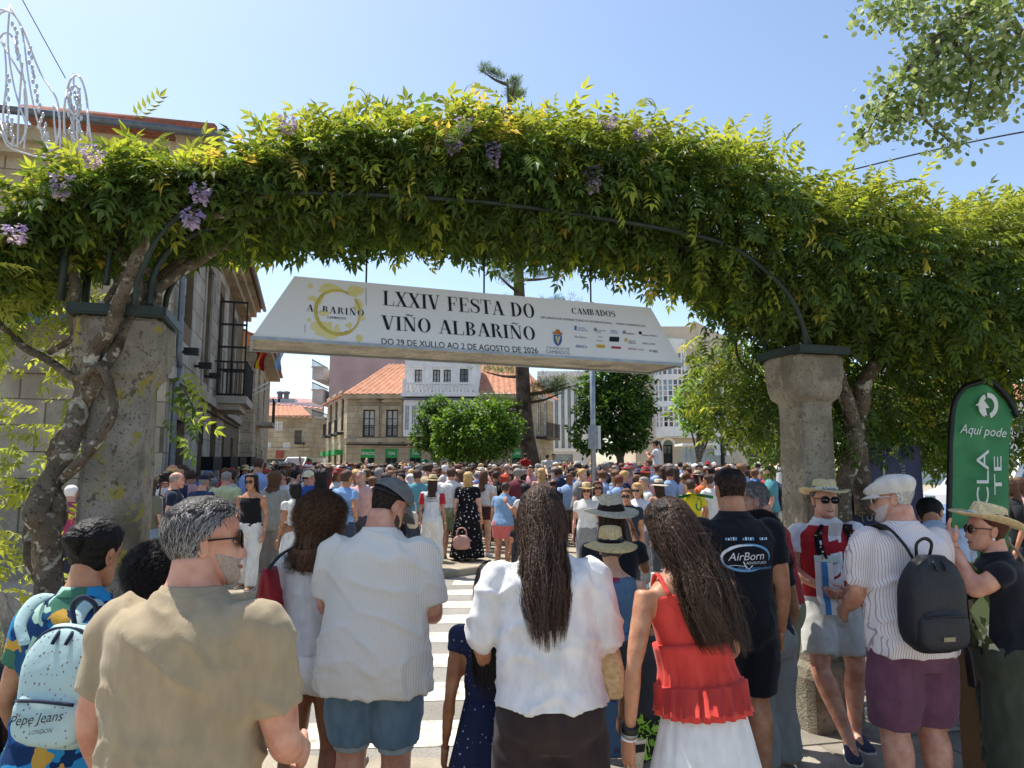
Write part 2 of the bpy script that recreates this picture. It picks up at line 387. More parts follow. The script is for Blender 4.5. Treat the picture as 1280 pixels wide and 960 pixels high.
def long_paths(phi, length, S=18, spread=1.0, part=0.0, back=.155, flare=1.0):
  """hair falling from a parting over the back of the head; phi 0 = straight back"""
  s_, c = np.sin(phi), np.cos(phi); ab = np.abs(phi) / 1.9
  C = [np.stack([.008 * s_ + part, .055 * ab - .045 * (1 - ab), np.full_like(phi, .123)], 1),
         np.stack([.062 * s_, -.01 - .085 * c + .03 * ab, np.full_like(phi, .098)], 1),
         np.stack([.089 * s_, -.012 - .106 * c, np.full_like(phi, .03)], 1),
         np.stack([.091 * s_, -.022 - .108 * c, np.full_like(phi, -.05)], 1),
         np.stack([.092 * s_ * spread, -.045 - (back - .06) * c, np.full_like(phi, -.14)], 1),
         np.stack([.110 * s_ * spread, -.06 - (back - .045) * c, np.full_like(phi, -.24)], 1),
         np.stack([.105 * s_ * spread * flare, -.07 - (back - .05) * c, np.full_like(phi, -(.24 + length) / 2)], 1),
         np.stack([.085 * s_ * spread * flare, -.08 - (back - .06) * c, -length * (1 - .08 * np.abs(s_))], 1)]
  C = np.stack(C, 1); N = C.shape[0]; out = []
  flat = C.transpose(1, 0, 2).reshape(8, -1); q = catmull(flat, 2).reshape(-1, N, 3).transpose(1, 0, 2)
  return q
def long_hair(mb, length, seed, n=1300, spread=1.0, wave=.006, back=.155, part=0.0, flare=1.0, fmax=1.75):
  g = np.random.default_rng(seed)
  phi = np.linspace(-fmax, fmax, 40); q = long_paths(phi, length - .03, spread=spread, back=back - .012, part=part, flare=flare)
  S = q.shape[1]; lump = vnoise(np.stack([phi * 4, phi * 0, phi * 0], 1) + seed, seed)
  q = q + np.stack([q[..., 0] * 0, -.012 * lump[:, None] * np.linspace(0, 1, S)[None], q[..., 0] * 0], -1)
  inner = q * np.array([.86, .86, 1]) + np.array([0, -.004, 0])
  Vg = np.concatenate([q.reshape(-1, 3), inner.reshape(-1, 3)]); m = len(phi); F = []
  for i in range(m - 1):
    for j in range(S - 1):
      F.append((i * S + j, (i + 1) * S + j, (i + 1) * S + j + 1, i * S + j + 1))
      o = m * S; F.append((o + i * S + j, o + i * S + j + 1, o + (i + 1) * S + j + 1, o + (i + 1) * S + j))
  mb.add(Vg, F)
  ph = g.uniform(-fmax - .05, fmax + .05, n); p = long_paths(ph, length, spread=spread, back=back, part=part, flare=flare)
  p[:, :, 2] *= (1 + np.minimum(g.normal(-.03, .09, n), .08))[:, None] * np.ones(p.shape[1]); S = p.shape[1]; u = np.linspace(0, 1, S)[None, :]
  ow = np.stack([np.sin(ph)[:, None] * np.ones(S), -np.cos(ph)[:, None] * np.ones(S), np.full((n, S), .15)], -1)
  a1, a2, f1 = g.uniform(0, 6.28, (n, 1)), g.uniform(0, 6.28, (n, 1)), g.uniform(8, 20, (n, 1)); fly = 1 + 3.2 * (g.uniform(0, 1, (n, 1)) < .07); am = wave * g.uniform(.3, 1.6, (n, 1)) * fly * sstep(.15, .5, u)
  clump = np.round(ph * 7) * 1.7; am2 = wave * 1.2 * sstep(.25, .7, u)
  tang = np.stack([np.cos(ph), np.sin(ph), ph * 0], 1)[:, None, :]
  p = p + ow * (am * np.sin(a1 + f1 * u) + .005 * g.uniform(-.3, 1.4, (n, 1)) + am2 * np.sin(clump[:, None] + u * 9))[..., None] + tang * (am * np.sin(a2 + f1 * .8 * u) + am2 * np.cos(clump[:, None] * 1.3 + u * 8))[..., None]
  wd = .0030 / np.sqrt(fly) * g.uniform(.5, 1.2, (n, 1)) * np.interp(np.linspace(0, 1, S), [0, .1, .8, 1], [.5, 1, .8, .1])[None, :]
  V, F2 = ribbons(p, wd, ow); mb.add(V, F2)

def hand_parts(mb, wrist, d, palm_n, side, h, curl=.35, spread=.12):
  """wrist pos, direction of hand, palm normal; side +1 right hand"""
  d = Vector(d).normalized(); pn = Vector(palm_n); pn = (pn - d * pn.dot(d)).normalized(); lat = d.cross(pn) * side   # towards the thumb
  W = Vector(wrist); s_ = h / 1.73
  rings = []
  for t, ww, th in ((-.01, .026, .021), (.015, .030, .018), (.05, .040, .016), (.085, .041, .014), (.095, .036, .010)):
    c = W + d * t * s_; a = np.arange(12) * 2 * np.pi / 12
    rings.append(np.array([tuple(c + lat * (math.cos(k) * ww * s_) + pn * (math.sin(k) * th * s_)) for k in a]))
  V, F = loft(rings); mb.add(V, F)
  for i, (off, L_) in enumerate(((.029, .072), (.0095, .082), (-.0105, .076), (-.029, .060))):
    b = W + d * .085 * s_ + lat * off * s_; dirv = (d + lat * off * 6 * spread).normalized(); pts = [b]; ang = curl * (.8 + .15 * i)
    q = Matrix.Rotation(ang, 3, lat * side); q = Matrix.Rotation(ang if (Matrix.Rotation(.5, 3, lat) @ d).dot(pn) > 0 else -ang, 3, lat)
    for seg in (.45, .32, .23):
      dirv = q @ dirv; pts.append(pts[-1] + dirv * L_ * seg * s_)
    V, F = tube(pts, [.0092 * s_, .0088 * s_, .0078 * s_, .006 * s_], 8, 3); mb.add(V, F)
  b = W + d * .022 * s_ + lat * .026 * s_; t1 = (d * .7 + lat * .8 + pn * .35).normalized(); t2 = (d * .95 + lat * .25 + pn * .3).normalized()
  V, F = tube([b, b + t1 * .036 * s_, b + t1 * .036 * s_ + t2 * .030 * s_, b + t1 * .034 * s_ + t2 * .056 * s_], [.013 * s_, .0115 * s_, .0098 * s_, .007 * s_], 8, 3); mb.add(V, F)

def shoe_mesh(mb, ank, h, yaw=0.0, side=1, lift=0.0, open_=False):
  s_ = h / 1.73; M = Matrix.Rotation(yaw, 3, 'Z'); base = Vector((ank[0], ank[1], ank[2]))
  prof = [(-.085, .026, .055), (-.07, .036, .075), (-.02, .040, .082), (.04, .044, .066), (.10, .049, .050), (.15, .044, .040), (.18, .026, .026)]
  for mi, (grow, z0, z1s) in enumerate(((0, .016, 1), (.004, .0, 0))):
    rings = []
    for y, ww, top in prof:
      zt = top if z1s else .02
      a = np.arange(14) * 2 * np.pi / 14; c, sn = np.cos(a), np.sin(a)
      x = (ww + grow) * np.sign(c) * np.abs(c) ** .6; zz = (z0 + zt) / 2 + (zt - z0) / 2 * np.sign(sn) * np.abs(sn) ** .7
      rings.append(np.array([tuple(base + M @ Vector((xx * s_, (y + .02) * s_ * (1.03 if grow else 1), zv * s_))) for xx, zv in zip(x, zz)]))
    V, F = loft(rings); mb.add(V, F, mi)

class Pose: pass
def rotm(pitch, roll, yaw): return Matrix.Rotation(yaw, 3, 'Z') @ Matrix.Rotation(roll, 3, 'Y') @ Matrix.Rotation(-pitch, 3, 'X')

def skeleton(h, sex='m', b=1.0, lean=0, side=0, twist=0, arms=None, legs=None, head=(0, 0, 0)):
  s = Pose(); s.h = h; s.sex = sex; s.b = b; s.rot = rotm(R(lean), R(side), R(twist)); s.piv = Vector((0, 0, .54 * h)); s.lean = (R(lean), R(side), R(twist))
  def bend(V):
    V = np.array(V, float); wgt = sstep(.50 * h, .68 * h, V[:, 2]); out = np.empty_like(V)
    if abs(lean) + abs(side) + abs(twist) < 1e-6: return V
    for lev in np.unique(np.round(wgt, 2)):
      k = np.round(wgt, 2) == lev; M = np.array(rotm(s.lean[0] * lev, s.lean[1] * lev, s.lean[2] * lev))
      out[k] = (V[k] - np.array(s.piv)) @ M.T + np.array(s.piv)
    return out
  s.bend = bend
  sw = (.112 if sex == 'm' else .100) * (1 + (b - 1) * .6)
  s.sh = {k: Vector(bend(np.array([[x * sw * h, -.004 * h, .793 * h]]))[0]) for k, x in (('L', -1), ('R', 1))}
  arms = arms or {}; legs = legs or {}
  s.el = {}; s.wr = {}
  for k, x in (('L', -1), ('R', 1)):
    e, wv = arms.get(k, ((.150 * (1 + (b - 1) * .7), -.025, .622), (.152 * (1 + (b - 1) * .7), .030, .475)))
    e = (e[0] * .86, e[1], e[2]); wv = (wv[0] * (.93 if wv[0] > .09 else 1), wv[1], wv[2])
    if True:
      s.el[k] = Vector((x * e[0] * h, e[1] * h, e[2] * h)) + (Vector((s.sh[k].x - x * sw * h, s.sh[k].y + .004 * h, 0)))
      s.wr[k] = Vector((x * wv[0] * h, wv[1] * h, wv[2] * h)) + (Vector((s.sh[k].x - x * sw * h, s.sh[k].y + .004 * h, 0)))
  s.kn = {}; s.an = {}
  for k, x in (('L', -1), ('R', 1)):
    kn, an = legs.get(k, ((.058, .012, .285), (.062, -.008, .045)))
    s.kn[k] = Vector((x * kn[0] * h, kn[1] * h, kn[2] * h)); s.an[k] = Vector((x * an[0] * h, an[1] * h, an[2] * h))
  s.hp = {k: Vector((x * .053 * h * (1 + (b - 1) * .5), -.004 * h, .49 * h)) for k, x in (('L', -1), ('R', 1))}
  nb = Vector(bend(np.array([[0, .010 * h, .887 * h]]))[0]); yaw, pit, rol = head
  hr = s.rot @ rotm(R(pit), R(rol), R(yaw)); hs = .132 * h / .2315 if h > 1.35 else .145 * h / .2315
  s.hs = hs; s.hm = Matrix.Translation(nb + hr @ Vector((0, .012, .045)) * hs + Vector((0, 0, 0))) @ hr.to_4x4() @ Matrix.Scale(hs, 4)
  return s
def hx(s, V):
  V = np.asarray(V, float); M = np.array(s.hm); return V @ M[:3, :3].T + M[:3, 3]

def torso_at(s, z):
  T = TOR[s.sex]; q = [np.interp(z, T[:, 0], T[:, i]) for i in (1, 2, 3)]
  fat = 1 + (s.b - 1) * (1.25 if z < .74 else .7) if z < .82 else 1 + (s.b - 1) * .5
  return q[0] * fat * s.h, q[1] * (1 + (s.b - 1) * 1.4 if z < .82 else fat) * s.h, q[2] * s.h
def arm_radii(s):
  k = s.h * (1 + (s.b - 1) * .9) * (1.0 if s.sex == 'm' else .86); return [.033 * k, .030 * k, .0275 * k, .0225 * k, .0245 * k, .020 * k, .0152 * k]
def arm_pts(s, k):
  a, e, w_ = s.sh[k], s.el[k], s.wr[k]; return [a, a.lerp(e, .4), a.lerp(e, .75), e, e.lerp(w_, .25), e.lerp(w_, .65), w_]
def leg_pts(s, k):
  a, e, w_ = s.hp[k], s.kn[k], s.an[k]; back = Vector((0, -.008 * s.h, 0))
  return [a, a.lerp(e, .5), e, e.lerp(w_, .28) + back, e.lerp(w_, .65) + back * .5, w_]
def leg_radii(s):
  k = s.h * (1 + (s.b - 1) * .7) * (1.0 if s.sex == 'm' else .98); return [.056 * k, .050 * k, .0365 * k, .0385 * k, .029 * k, .022 * k]

def body_mesh(s, vox=.012, hres=(34, 40), hands=None, torso_top=True):
  raw = MB(); T = TOR[s.sex]; zs = np.maximum(np.interp(np.linspace(0, len(T) - 1, 26), np.arange(len(T)), T[:, 0]), np.linspace(.472, .60, 26))
  V, F = loft([ring(z * s.h, *(np.array(torso_at(s, z)) * (np.array([.94, .92, 1]) if z < .6 else 1)), n=24) for z in zs]); raw.add(s.bend(V), F)
  for k in 'LR':
    if k in s.el: V, F = tube(arm_pts(s, k), arm_radii(s), 12, 4); raw.add(V, F)
    V, F = tube(leg_pts(s, k), leg_radii(s), 14, 4); raw.add(V, F)
    f = s.an[k]; V, F = tube([f + Vector((0, -.03, -.01)) * s.h, f + Vector((0, .02, -.018)) * s.h, f + Vector((0, .09, -.032)) * s.h], [.016 * s.h, .021 * s.h, .012 * s.h], 10, 3); raw.add(V, F)
  if vox: V, N, F = remesh(raw.arr(), raw.F, vox, 4)
  else: V, F = raw.arr(), raw.F
  out = MB(); out.add(V, F)
  V, F = head_mesh(*hres); out.add(hx(s, V), F)
  for k, x in (('L', -1), ('R', 1)):
    if k not in s.wr: continue
    d = (s.wr[k] - s.el[k]).normalized(); hd = (hands or {}).get(k, {})
    pn = hd.get('n', Vector((-x, .15, 0))); dd = hd.get('d', d)
    hand_parts(out, s.wr[k], dd, pn, x, s.h, hd.get('curl', .35), hd.get('spread', .12))
  return out

def fold(V, N, amp, seed, h, zlo, zhi):
  q = V.copy(); t = np.clip((q[:, 2] - zlo) / (zhi - zlo), 0, 1)
  n1 = vnoise(q * np.array([17, 17, 5]) / (h / 1.7) + seed * 7.3, seed) ; n2 = vnoise(q * np.array([8, 8, 9]) + q[:, [1, 2, 0]] * 6 + seed, seed + 5)
  n3 = vnoise(q * np.array([34, 34, 14]) + seed * 3, seed + 9)
  ridged = (1 - np.abs(n2)) ** 3 * 2 - .8; w2 = vnoise(q * np.array([10, 10, 26]) + q[:, [2, 0, 1]] * 9, seed + 13); rid2 = (1 - np.abs(w2)) ** 4 * 2 - .7
  return V + N * ((n1 * (1.3 - .8 * t) + 1.3 * ridged + .6 * rid2 * (1 - t) + .2 * n3) * amp).clip(-.0035, None)[:, None]

def tube_open(pts, rad, n=16, sub=4, lip=.02, flat=1.0):
  """sleeve: tube whose far end turns back inside, so that the hem is hollow"""
  pts = [Vector(p) for p in pts]; rad = list(rad); d = (pts[-1] - pts[-2]).normalized()
  pts2 = catmull(np.hstack([np.array([tuple(p) for p in pts]), np.array(rad)[:, None]]), sub)
  P3 = [tuple(p[:3]) for p in pts2] + [tuple(Vector(pts2[-1][:3]) + d * .001), tuple(Vector(pts2[-1][:3]) - d * lip)]
  r3 = [p[3] for p in pts2] + [pts2[-1][3] * .80, pts2[-1][3] * .74]
  return tube(P3, r3, n, 1, flat)

def top_mesh(s, hem=.50, ease=.012, loose=.4, sleeve=.55, sl_ease=.014, flare=0.0, neck=.842, vox=.012, amp=.0035, seed=1, low_top=None, smooth=4, depth_k=1.0, sl_flare=1.3, arms='LR'):
  h = s.h; ease *= .75; sl_ease *= .55; raw = MB(); ztop = low_top or neck; zs = np.linspace(ztop, hem, 22); rings = []; w0, d0, y0 = torso_at(s, .75); w0 += ease * h / 1.7; d0 += ease * h / 1.7
  for z in zs:
    ww, dd, yo = torso_at(s, z); e = ease * (1 if z < .8 else .5) * h / 1.7; ww += e; dd += e
    if z < .75:
      hw = w0 + flare * (.75 - z) * h; hd = d0 + flare * .9 * (.75 - z) * h
      ww = ww * (1 - loose) + max(ww, hw) * loose; dd = dd * (1 - loose) + max(dd, hd) * loose
    rings.append(ring(z * h, ww, dd * depth_k, yo, n=32, e=2.2))
  last = rings[-1]; c = last.mean(0); rings.append((last - c) * np.array([.91, .88, 1]) + c); rings.append((last - c) * np.array([.87, .83, 1]) + c + np.array([0, 0, .012 * h]))
  V, F = loft(rings); raw.add(s.bend(V), F)
  if sleeve > 0:
    for k in arms:
      if k not in s.el: continue
      a, e, w_ = s.sh[k], s.el[k], s.wr[k]; r = arm_radii(s); ex = sl_ease * h / 1.7
      inn = Vector((0, 0, .785 * h)) + (a - Vector((0, 0, .793 * h))) * .5
      if sleeve <= 1: pts = [inn, a, a.lerp(e, sleeve * .5), a.lerp(e, sleeve)]; rr = [r[0] * .75, r[0] + ex * .4, r[1] + ex * 1.0, np.interp(sleeve, [0, .5, 1], [r[0], r[1], r[3]]) + ex * sl_flare]
      else: q = sleeve - 1; pts = [inn, a, a.lerp(e, .5), e, e.lerp(w_, q)]; rr = [r[0] * .9, r[0] + ex * .5, r[1] + ex, r[3] + ex, np.interp(q, [0, 1], [r[4], r[6]]) + ex * .8]
      V, F = tube_open(pts, rr, 18, 5); raw.add(V, F)
  V, N, F = remesh(raw.arr(), raw.F, vox, smooth)
  return fold(V, N, amp * h / 1.7, seed, h, hem * h, .8 * h), F

def bottom_mesh(s, length=.30, ease=.016, waist=.572, flare=1.05, vox=.013, amp=.003, seed=1, smooth=3):
  """shorts / trousers: length = hem height (body units)"""
  h = s.h; raw = MB(); zs = np.linspace(waist, .448, 10); V, F = loft([ring(z * h, *(np.array(torso_at(s, z)) + np.array([.008 + ease * .2, .010 + ease * .2, 0]) * h / 1.7), n=28) for z in zs]); raw.add(s.bend(V), F)
  for k in 'LR':
    a, kn, an = s.hp[k], s.kn[k], s.an[k]; r = leg_radii(s); ex = ease * h / 1.7
    if length > .285: t = (.49 - length) / .205; pts = [a + Vector((0, 0, .03 * h)), a.lerp(kn, t * .5), a.lerp(kn, t)]; rr = [r[0] + ex * .4, r[1] * 1.06 + ex, np.interp(t, [0, 1], [r[0], r[2]]) * flare + ex * 1.2]
    else: t = (.285 - length) / .24; pts = [a + Vector((0, 0, .03 * h)), a.lerp(kn, .5), kn, kn.lerp(an, t * .5), kn.lerp(an, t)]; rr = [r[0] + ex * .4, r[1] * 1.05 + ex, r[2] * 1.08 + ex * 1.2, r[3] + ex * 1.3 * flare, (np.interp(t, [0, 1], [r[3], r[5]]) + ex * 1.5) * flare]
    V, F = tube_open(pts, rr, 20, 5, lip=.03); raw.add(V, F)
  V, N, F = remesh(raw.arr(), raw.F, vox, smooth)
  W = fold(V, N, amp * h / 1.7, seed, h, length * h, .5 * h); k = sstep(.46 * h, .52 * h, V[:, 2])[:, None]; return W * (1 - k) + V * k, F

def skirt_mesh(s, top=.60, hem=.2, ease=.014, flare=.35, pleat=10, amp=.012, seed=1, n=96, zt=None):
  """skirt or dress skirt as one draped sheet with thickness"""
  h = s.h; zs = np.linspace(top, hem, 14) if hem > .45 else np.concatenate([np.linspace(top, .47, 10), np.linspace(.455, hem, 16)]); rings = []; a = np.arange(n) * 2 * np.pi / n; wm = dm = 0
  for z in zs:
    ww, dd, yo = torso_at(s, max(z, .49)); ww += ease * h / 1.7; dd += ease * h / 1.7; wm = max(wm, ww); dm = max(dm, dd)
    if z < .53: ww = wm + flare * (.53 - z) * h * .55; dd = dm + flare * (.53 - z) * h * .5
    r_ = ring(z * h, ww, dd, yo, n=n, e=2.1); k = sstep(top, hem, z) if False else np.clip((top - z) / (top - hem), 0, 1)
    pz = amp * h / 1.7 * k * (np.sin(a * pleat + seed + 1.5 * np.sin(a * 2 + seed)) + .5 * np.sin(a * (pleat * 1.7) + 2 * seed + z * 8))
    c = np.array([0, yo, z * h]); dv = r_ - c; dv /= np.linalg.norm(dv, axis=1)[:, None] + 1e-9; rings.append(r_ + dv * pz[:, None])
  last = rings[-1]; c = last.mean(0)
  for sc in (.96, .93): rings.append((last - c) * np.array([sc, sc, 1]) + c + np.array([0, 0, .0 if sc > .95 else .06 * h]))
  V, F = loft(rings); return s.bend(V), F

def hat_brim(mb, R0=.083, crown=.105, brim=.075, droop=.0, seed=0, taper=.82, pinch=.0, up=.0):
  """straw hat in head units; sits at z0"""
  n = 48; prof = [(R0 * .2, crown), (R0 * taper * .7, crown * .985), (R0 * taper * .93, crown * .93), (R0 * taper, crown * .82), (R0 * .97, .02), (R0, .0), (R0 + .012, -.003), (R0 + brim * .5, -.004 - droop * .4), (R0 + brim, -.002 - droop), (R0 + brim + .002, .003 - droop), (R0 + brim * .5, .004 - droop * .4), (R0 + .01, .006)]
  V = []; F = []
  for i, (r, z) in enumerate(prof):
    for k in range(n):
      a = 2 * math.pi * k / n; rr = r; zz = z
      if i >= 6 and i <= 10: zz += ((r - R0) / brim) * (.010 * math.sin(2 * a + seed) + up * abs(math.cos(a)) ** 2)
      if i < 3 and pinch: zz -= pinch * math.exp(-(math.cos(a) * r / .02) ** 2)
      V.append((rr * math.cos(a), rr * 1.18 * math.sin(a) - .004, zz))
  m = len(prof)
  for i in range(m - 1):
    for k in range(n): F.append((i * n + k, i * n + (k + 1) % n, (i + 1) * n + (k + 1) % n, (i + 1) * n + k))
  F.append(tuple(range(n - 1, -1, -1))); mb.add(V, F)
def hat_band(mb, R0, hgt=.026, k=1.03):
  n = 48; V = []
  for z, r in ((.006, R0 * k), (hgt, R0 * (k - .012)), (hgt, R0 * (k - .05)), (.006, R0 * (k - .04))):
    for j in range(n):
      a = 2 * math.pi * j / n; V.append((r * math.cos(a), r * 1.18 * math.sin(a) - .004, z))
  F = [(i * n + j, i * n + (j + 1) % n, ((i + 1) % 4) * n + (j + 1) % n, ((i + 1) % 4) * n + j) for i in range(4) for j in range(n)]
  mb.add(V, F)
def xf(V, tilt=0, z=.06, yaw=0, roll=0, y=0):
  M = np.array(Matrix.Rotation(yaw, 3, 'Z') @ Matrix.Rotation(roll, 3, 'Y') @ Matrix.Rotation(tilt, 3, 'X')); return np.asarray(V) @ M.T + np.array([0, y, z])

def glasses_mesh(dark=True):
  f = MB(); l = MB()
  for x in (-1, 1):
    c = np.array([x * .033, .094, .004]); a = np.arange(16) * 2 * np.pi / 16
    o = np.stack([c[0] + .028 * np.sign(np.cos(a)) * np.abs(np.cos(a)) ** .7, .094 - .18 * np.abs(c[0] + .028 * np.cos(a)) ** 1.6, c[2] + .021 * np.sign(np.sin(a)) * np.abs(np.sin(a)) ** .75], 1)
    V = np.vstack([o, o + np.array([0, .002, 0])]); l.add(V, [tuple(range(15, -1, -1)), tuple(range(16, 32))] + [(j, (j + 1) % 16, 16 + (j + 1) % 16, 16 + j) for j in range(16)])
    V, F = tube(np.vstack([o, o[:1]]) + np.array([0, .001, 0]), .0024, 6, 1); f.add(V, F)
    V, F = tube([(x * .060, .078, .012), (x * .0735, .055, .013), (x * .0765, .0, .011), (x * .074, -.025, .0)], .0028, 6, 3); f.add(V, F)
  V, F = tube([(-.008, .096, .008), (0, .099, .011), (.008, .096, .008)], .0024, 6, 3); f.add(V, F)
  return f, l

def put(s, parent, name, V, F, mat, smooth=True, MI=None):
  mb = MB(); mb.add(V, F); return mb.build(name, mat, parent, smooth)

CLOTHBVH = {}
def make_person(name_label, px=None, d=None, h=1.7, yaw=0, sex='m', b=1.0, tone='tan', hair=('short', 'dark'), top=None, bottom=None, shoes='white', pose=None, face=False,
        glasses=None, hat=None, beard=None, vox=.012, strands=0, seed=1, group=None, x=None, dz=0, hands=None, extra=None, cat='person'):
  X = gx(px, d) if x is None else x
  root = empty('person', (X, d, gz(X, d) + dz), R(yaw)); tag(root, name_label, cat, group)
  s = skeleton(h, sex, b, **(pose or {})); hi = vox < .014
  body = body_mesh(s, .015 if hi else .026, (34, 40) if hi else (24, 24), hands)
  body.build('body', skin(tone), root, True)
  # hair
  st, hc = hair[0], hair[1]; hm = hairmat(hc); hmB = MB()
  if st in ('short', 'bald_ring', 'bun', 'buzz', 'curly', 'bob', 'ponytail'):
    th = {'short': .014, 'bald_ring': .007, 'bun': .010, 'buzz': .007, 'curly': .032, 'bob': .018, 'ponytail': .011}[st]
    cov = {'curly': 'long', 'bob': 'long', 'buzz': 'short', 'ponytail': 'bun'}.get(st, st)
    V, F = hair_shell(cov, th, seed, *((40, 48) if hi else (22, 26)), rough=.45 if st == 'curly' else .3); hmB.add(hx(s, V), F)
    if st == 'bun':
      a = hair_bun(seed); hmB.add(hx(s, a[0]), a[1])
    if st == 'ponytail':
      V, F = tube([(0, -.10, .05), (0, -.135, .03), (0, -.14, -.06), (.01, -.13, -.18), (.015, -.125, -.26)], [.018, .026, .028, .022, .006], 10, 4); hmB.add(hx(s, V), F)
    if st == 'bob':
      long_hair(hmB2 := MB(), .17, seed, 300 if hi else 60, back=.125); hmB.add(hx(s, hmB2.arr()), hmB2.F)
    if st == 'curly':
      h2 = MB(); long_hair(h2, .165, seed, 400 if hi else 60, spread=1.2, wave=.010, back=.15); hmB.add(hx(s, h2.arr()), h2.F)
    if strands:
      V, F = short_strands(cov, strands, th, {'curly': .085, 'buzz': .012}.get(st, .028), seed, curl=.010 if st == 'curly' else 0); hmB.add(hx(s, V), F)
  elif st == 'long':
    L_ = hair[2] if len(hair) > 2 else .42; kw = hair[3] if len(hair) > 3 else {}
    h2 = MB(); V, F = hair_shell('long', .010, seed, *((40, 48) if hi else (22, 26))); h2.add(V, F)
    long_hair(h2, L_, seed, strands or (1000 if hi else 70), **kw); hmB.add(hx(s, h2.arr()), h2.F)
  if hmB.n: hmB.build('hair', hm, root, True)
  if beard:
    bb = MB(); rings, zs, a = head_grid(30, 40); out = []
    for r, z in zip(rings, zs):
      sa = np.sin(a); cov = sstep(-.05, .12, sa) * (1 - sstep(-.052 + .03 * (1 - sa), -.035 + .03 * (1 - sa), z)) ; cov = cov * (1 - np.exp(-(r[:, 0] / .02) ** 2 - ((z + .070) / .009) ** 2) * (sa > .3))
      n = r - np.array([0, 0, 0]); n /= np.linalg.norm(n, axis=1)[:, None]; out.append(r + n * (cov * .0028 * (1 + .6 * vnoise(r * 160, 3)) - (1 - cov) * .012)[:, None])
    V, F = loft(out); bb.add(hx(s, V), F); bb.build('beard', pm('stubble_' + beard, *{'grey': ('b79f90', 'a18d80'), 'white': ('cdbfb5', 'bfaea4'), 'dark': ('5a4538', '42322a')}[beard], 160, .8, .3, 200), root, True)
  if face:
    e = MB(); br = MB(); lp = MB()
    for xx in (-1, 1):
      e.lathe([(.0005, -.0085), (.006, -.006), (.0085, 0), (.006, .006), (.0005, .0085)], 12, c=(0, 0, 0)); V = e.V[-1]; V *= np.array([1.4, .8, .75]); V += np.array([xx * .031, .0755, .004])
      V, F = tube([(xx * .015, .094, .026), (xx * .03, .091, .031), (xx * .048, .080, .026)], [.003, .0035, .0018], 6, 3); br.add(V, F)
    V, F = tube([(-.028, .083, -.064), (-.012, .0925, -.0705), (0, .0945, -.0715), (.012, .0925, -.0705), (.028, .083, -.064)], [.0015, .0045, .0055, .0045, .0015], 8, 3); lp.add(V, F)
    for q, nm, mt in ((e, 'eyes', pm('eye', '2b211c', 'e8e2da', 60, .2)), (br, 'eyebrows', hm), (lp, 'lips', pm('lips', 'b0685a', 'a05c50', 20, .5))):
      q2 = MB(); q2.add(hx(s, q.arr()), q.F); q2.build(nm, mt, root, True)
  if glasses:
    f, l = glasses_mesh(); q = MB(); q.add(hx(s, f.arr()), f.F); g = q.build('glasses', BLACK if glasses != 'clear' else pm('pale_frame', 'c9c9c9', 'b5b5b5', 5, .3), root, True)
    q = MB(); q.add(hx(s, l.arr()), l.F); q.build('lens', LENS if glasses == 'dark' else pm('clear_lens', '5a5f60', '4a5052', 4, .05, spec=.9), g, True)
  if hat: hat(s, root)
  # clothes
  tv = None
  for it in (top if isinstance(top, list) else [top] if top else []):
    it = dict(it); kind = it.pop('kind', 'tee'); mt = it.pop('mat'); nm = it.pop('name', 'shirt')
    if kind == 'dress':
      sk = it.pop('skirt'); V, F = top_mesh(s, vox=vox, seed=seed, **it); put(s, root, nm, V, F, mt); V2, F2 = skirt_mesh(s, seed=seed, **sk); put(s, root, 'skirt', V2, F2, mt)
    else: V, F = top_mesh(s, vox=vox, seed=seed, **it); o = put(s, root, nm, V, F, mt)
    tv = (V, F)
    if not it.get('low_top') and nm != 'bodice' and vox < .017: put(s, root, 'collar', *collar_mesh(s, it.get('ease', .012)), mt)
  if bottom:
    it = dict(bottom); kind = it.pop('kind', 'shorts'); mt = it.pop('mat'); cuff = it.pop('cuff', None)
    if kind == 'skirt': V, F = skirt_mesh(s, seed=seed, **it); put(s, root, 'skirt', V, F, mt)
    else: V, F = bottom_mesh(s, vox=vox * 1.4, seed=seed, **it); put(s, root, 'trousers' if it.get('length', .3) < .2 else 'shorts', V, F, mt)
  if shoes:
    up = {'white': 'dcdad6', 'black': '1c1c1e', 'navy': '27324a', 'tan': '8a6a4c', 'grey': '6d6d6d'}[shoes]
    for k, xx in (('L', -1), ('R', 1)):
      m_ = MB(); shoe_mesh(m_, (s.an[k].x, s.an[k].y, s.an[k].z - .045 * h), h, yaw=-xx * .16)
      u = MB(); sl = MB()
      for f, mi in zip(m_.F, m_.M): (u if mi == 0 else sl).F.append(f)
      Vv = m_.arr(); nV = len(Vv) // 2; uo = MB(); uo.add(Vv[:nV], [f for f, mi in zip(m_.F, m_.M) if mi == 0]); o = uo.build('shoe', pm('shoe_' + shoes, up, None, 30, .7, .1), root, True)
      so = MB(); so.add(Vv[nV:], [tuple(i - nV for i in f) for f, mi in zip(m_.F, m_.M) if mi == 1]); so.build('sole', pm('sole', 'd4cfc4', 'b8b2a6', 20, .8), o, True)
  s.root = root; s.top = tv
  if tv is not None: s.bvh = BVHTree.FromPolygons([tuple(v) for v in tv[0]], [tuple(int(i) for i in f) for f in tv[1]])
  if extra: extra(s, root)
  return s
def collar_mesh(s, ease):
  T = []; h = s.h
  for z, g_, in ((.832, .010), (.840, .011), (.850, .008), (.851, .004), (.840, .003)):
    w_, d_, y_ = torso_at(s, z); T.append(ring(z * h, w_ + g_, d_ + g_, y_, n=28, e=2.1) - np.array([0, 0, 0]))
  T = [r + np.stack([r[:, 0] * 0, r[:, 0] * 0, -.22 * np.maximum(0, r[:, 1])], 1) for r in T]; V, F = loft(T); return s.bend(V), F[:-2]
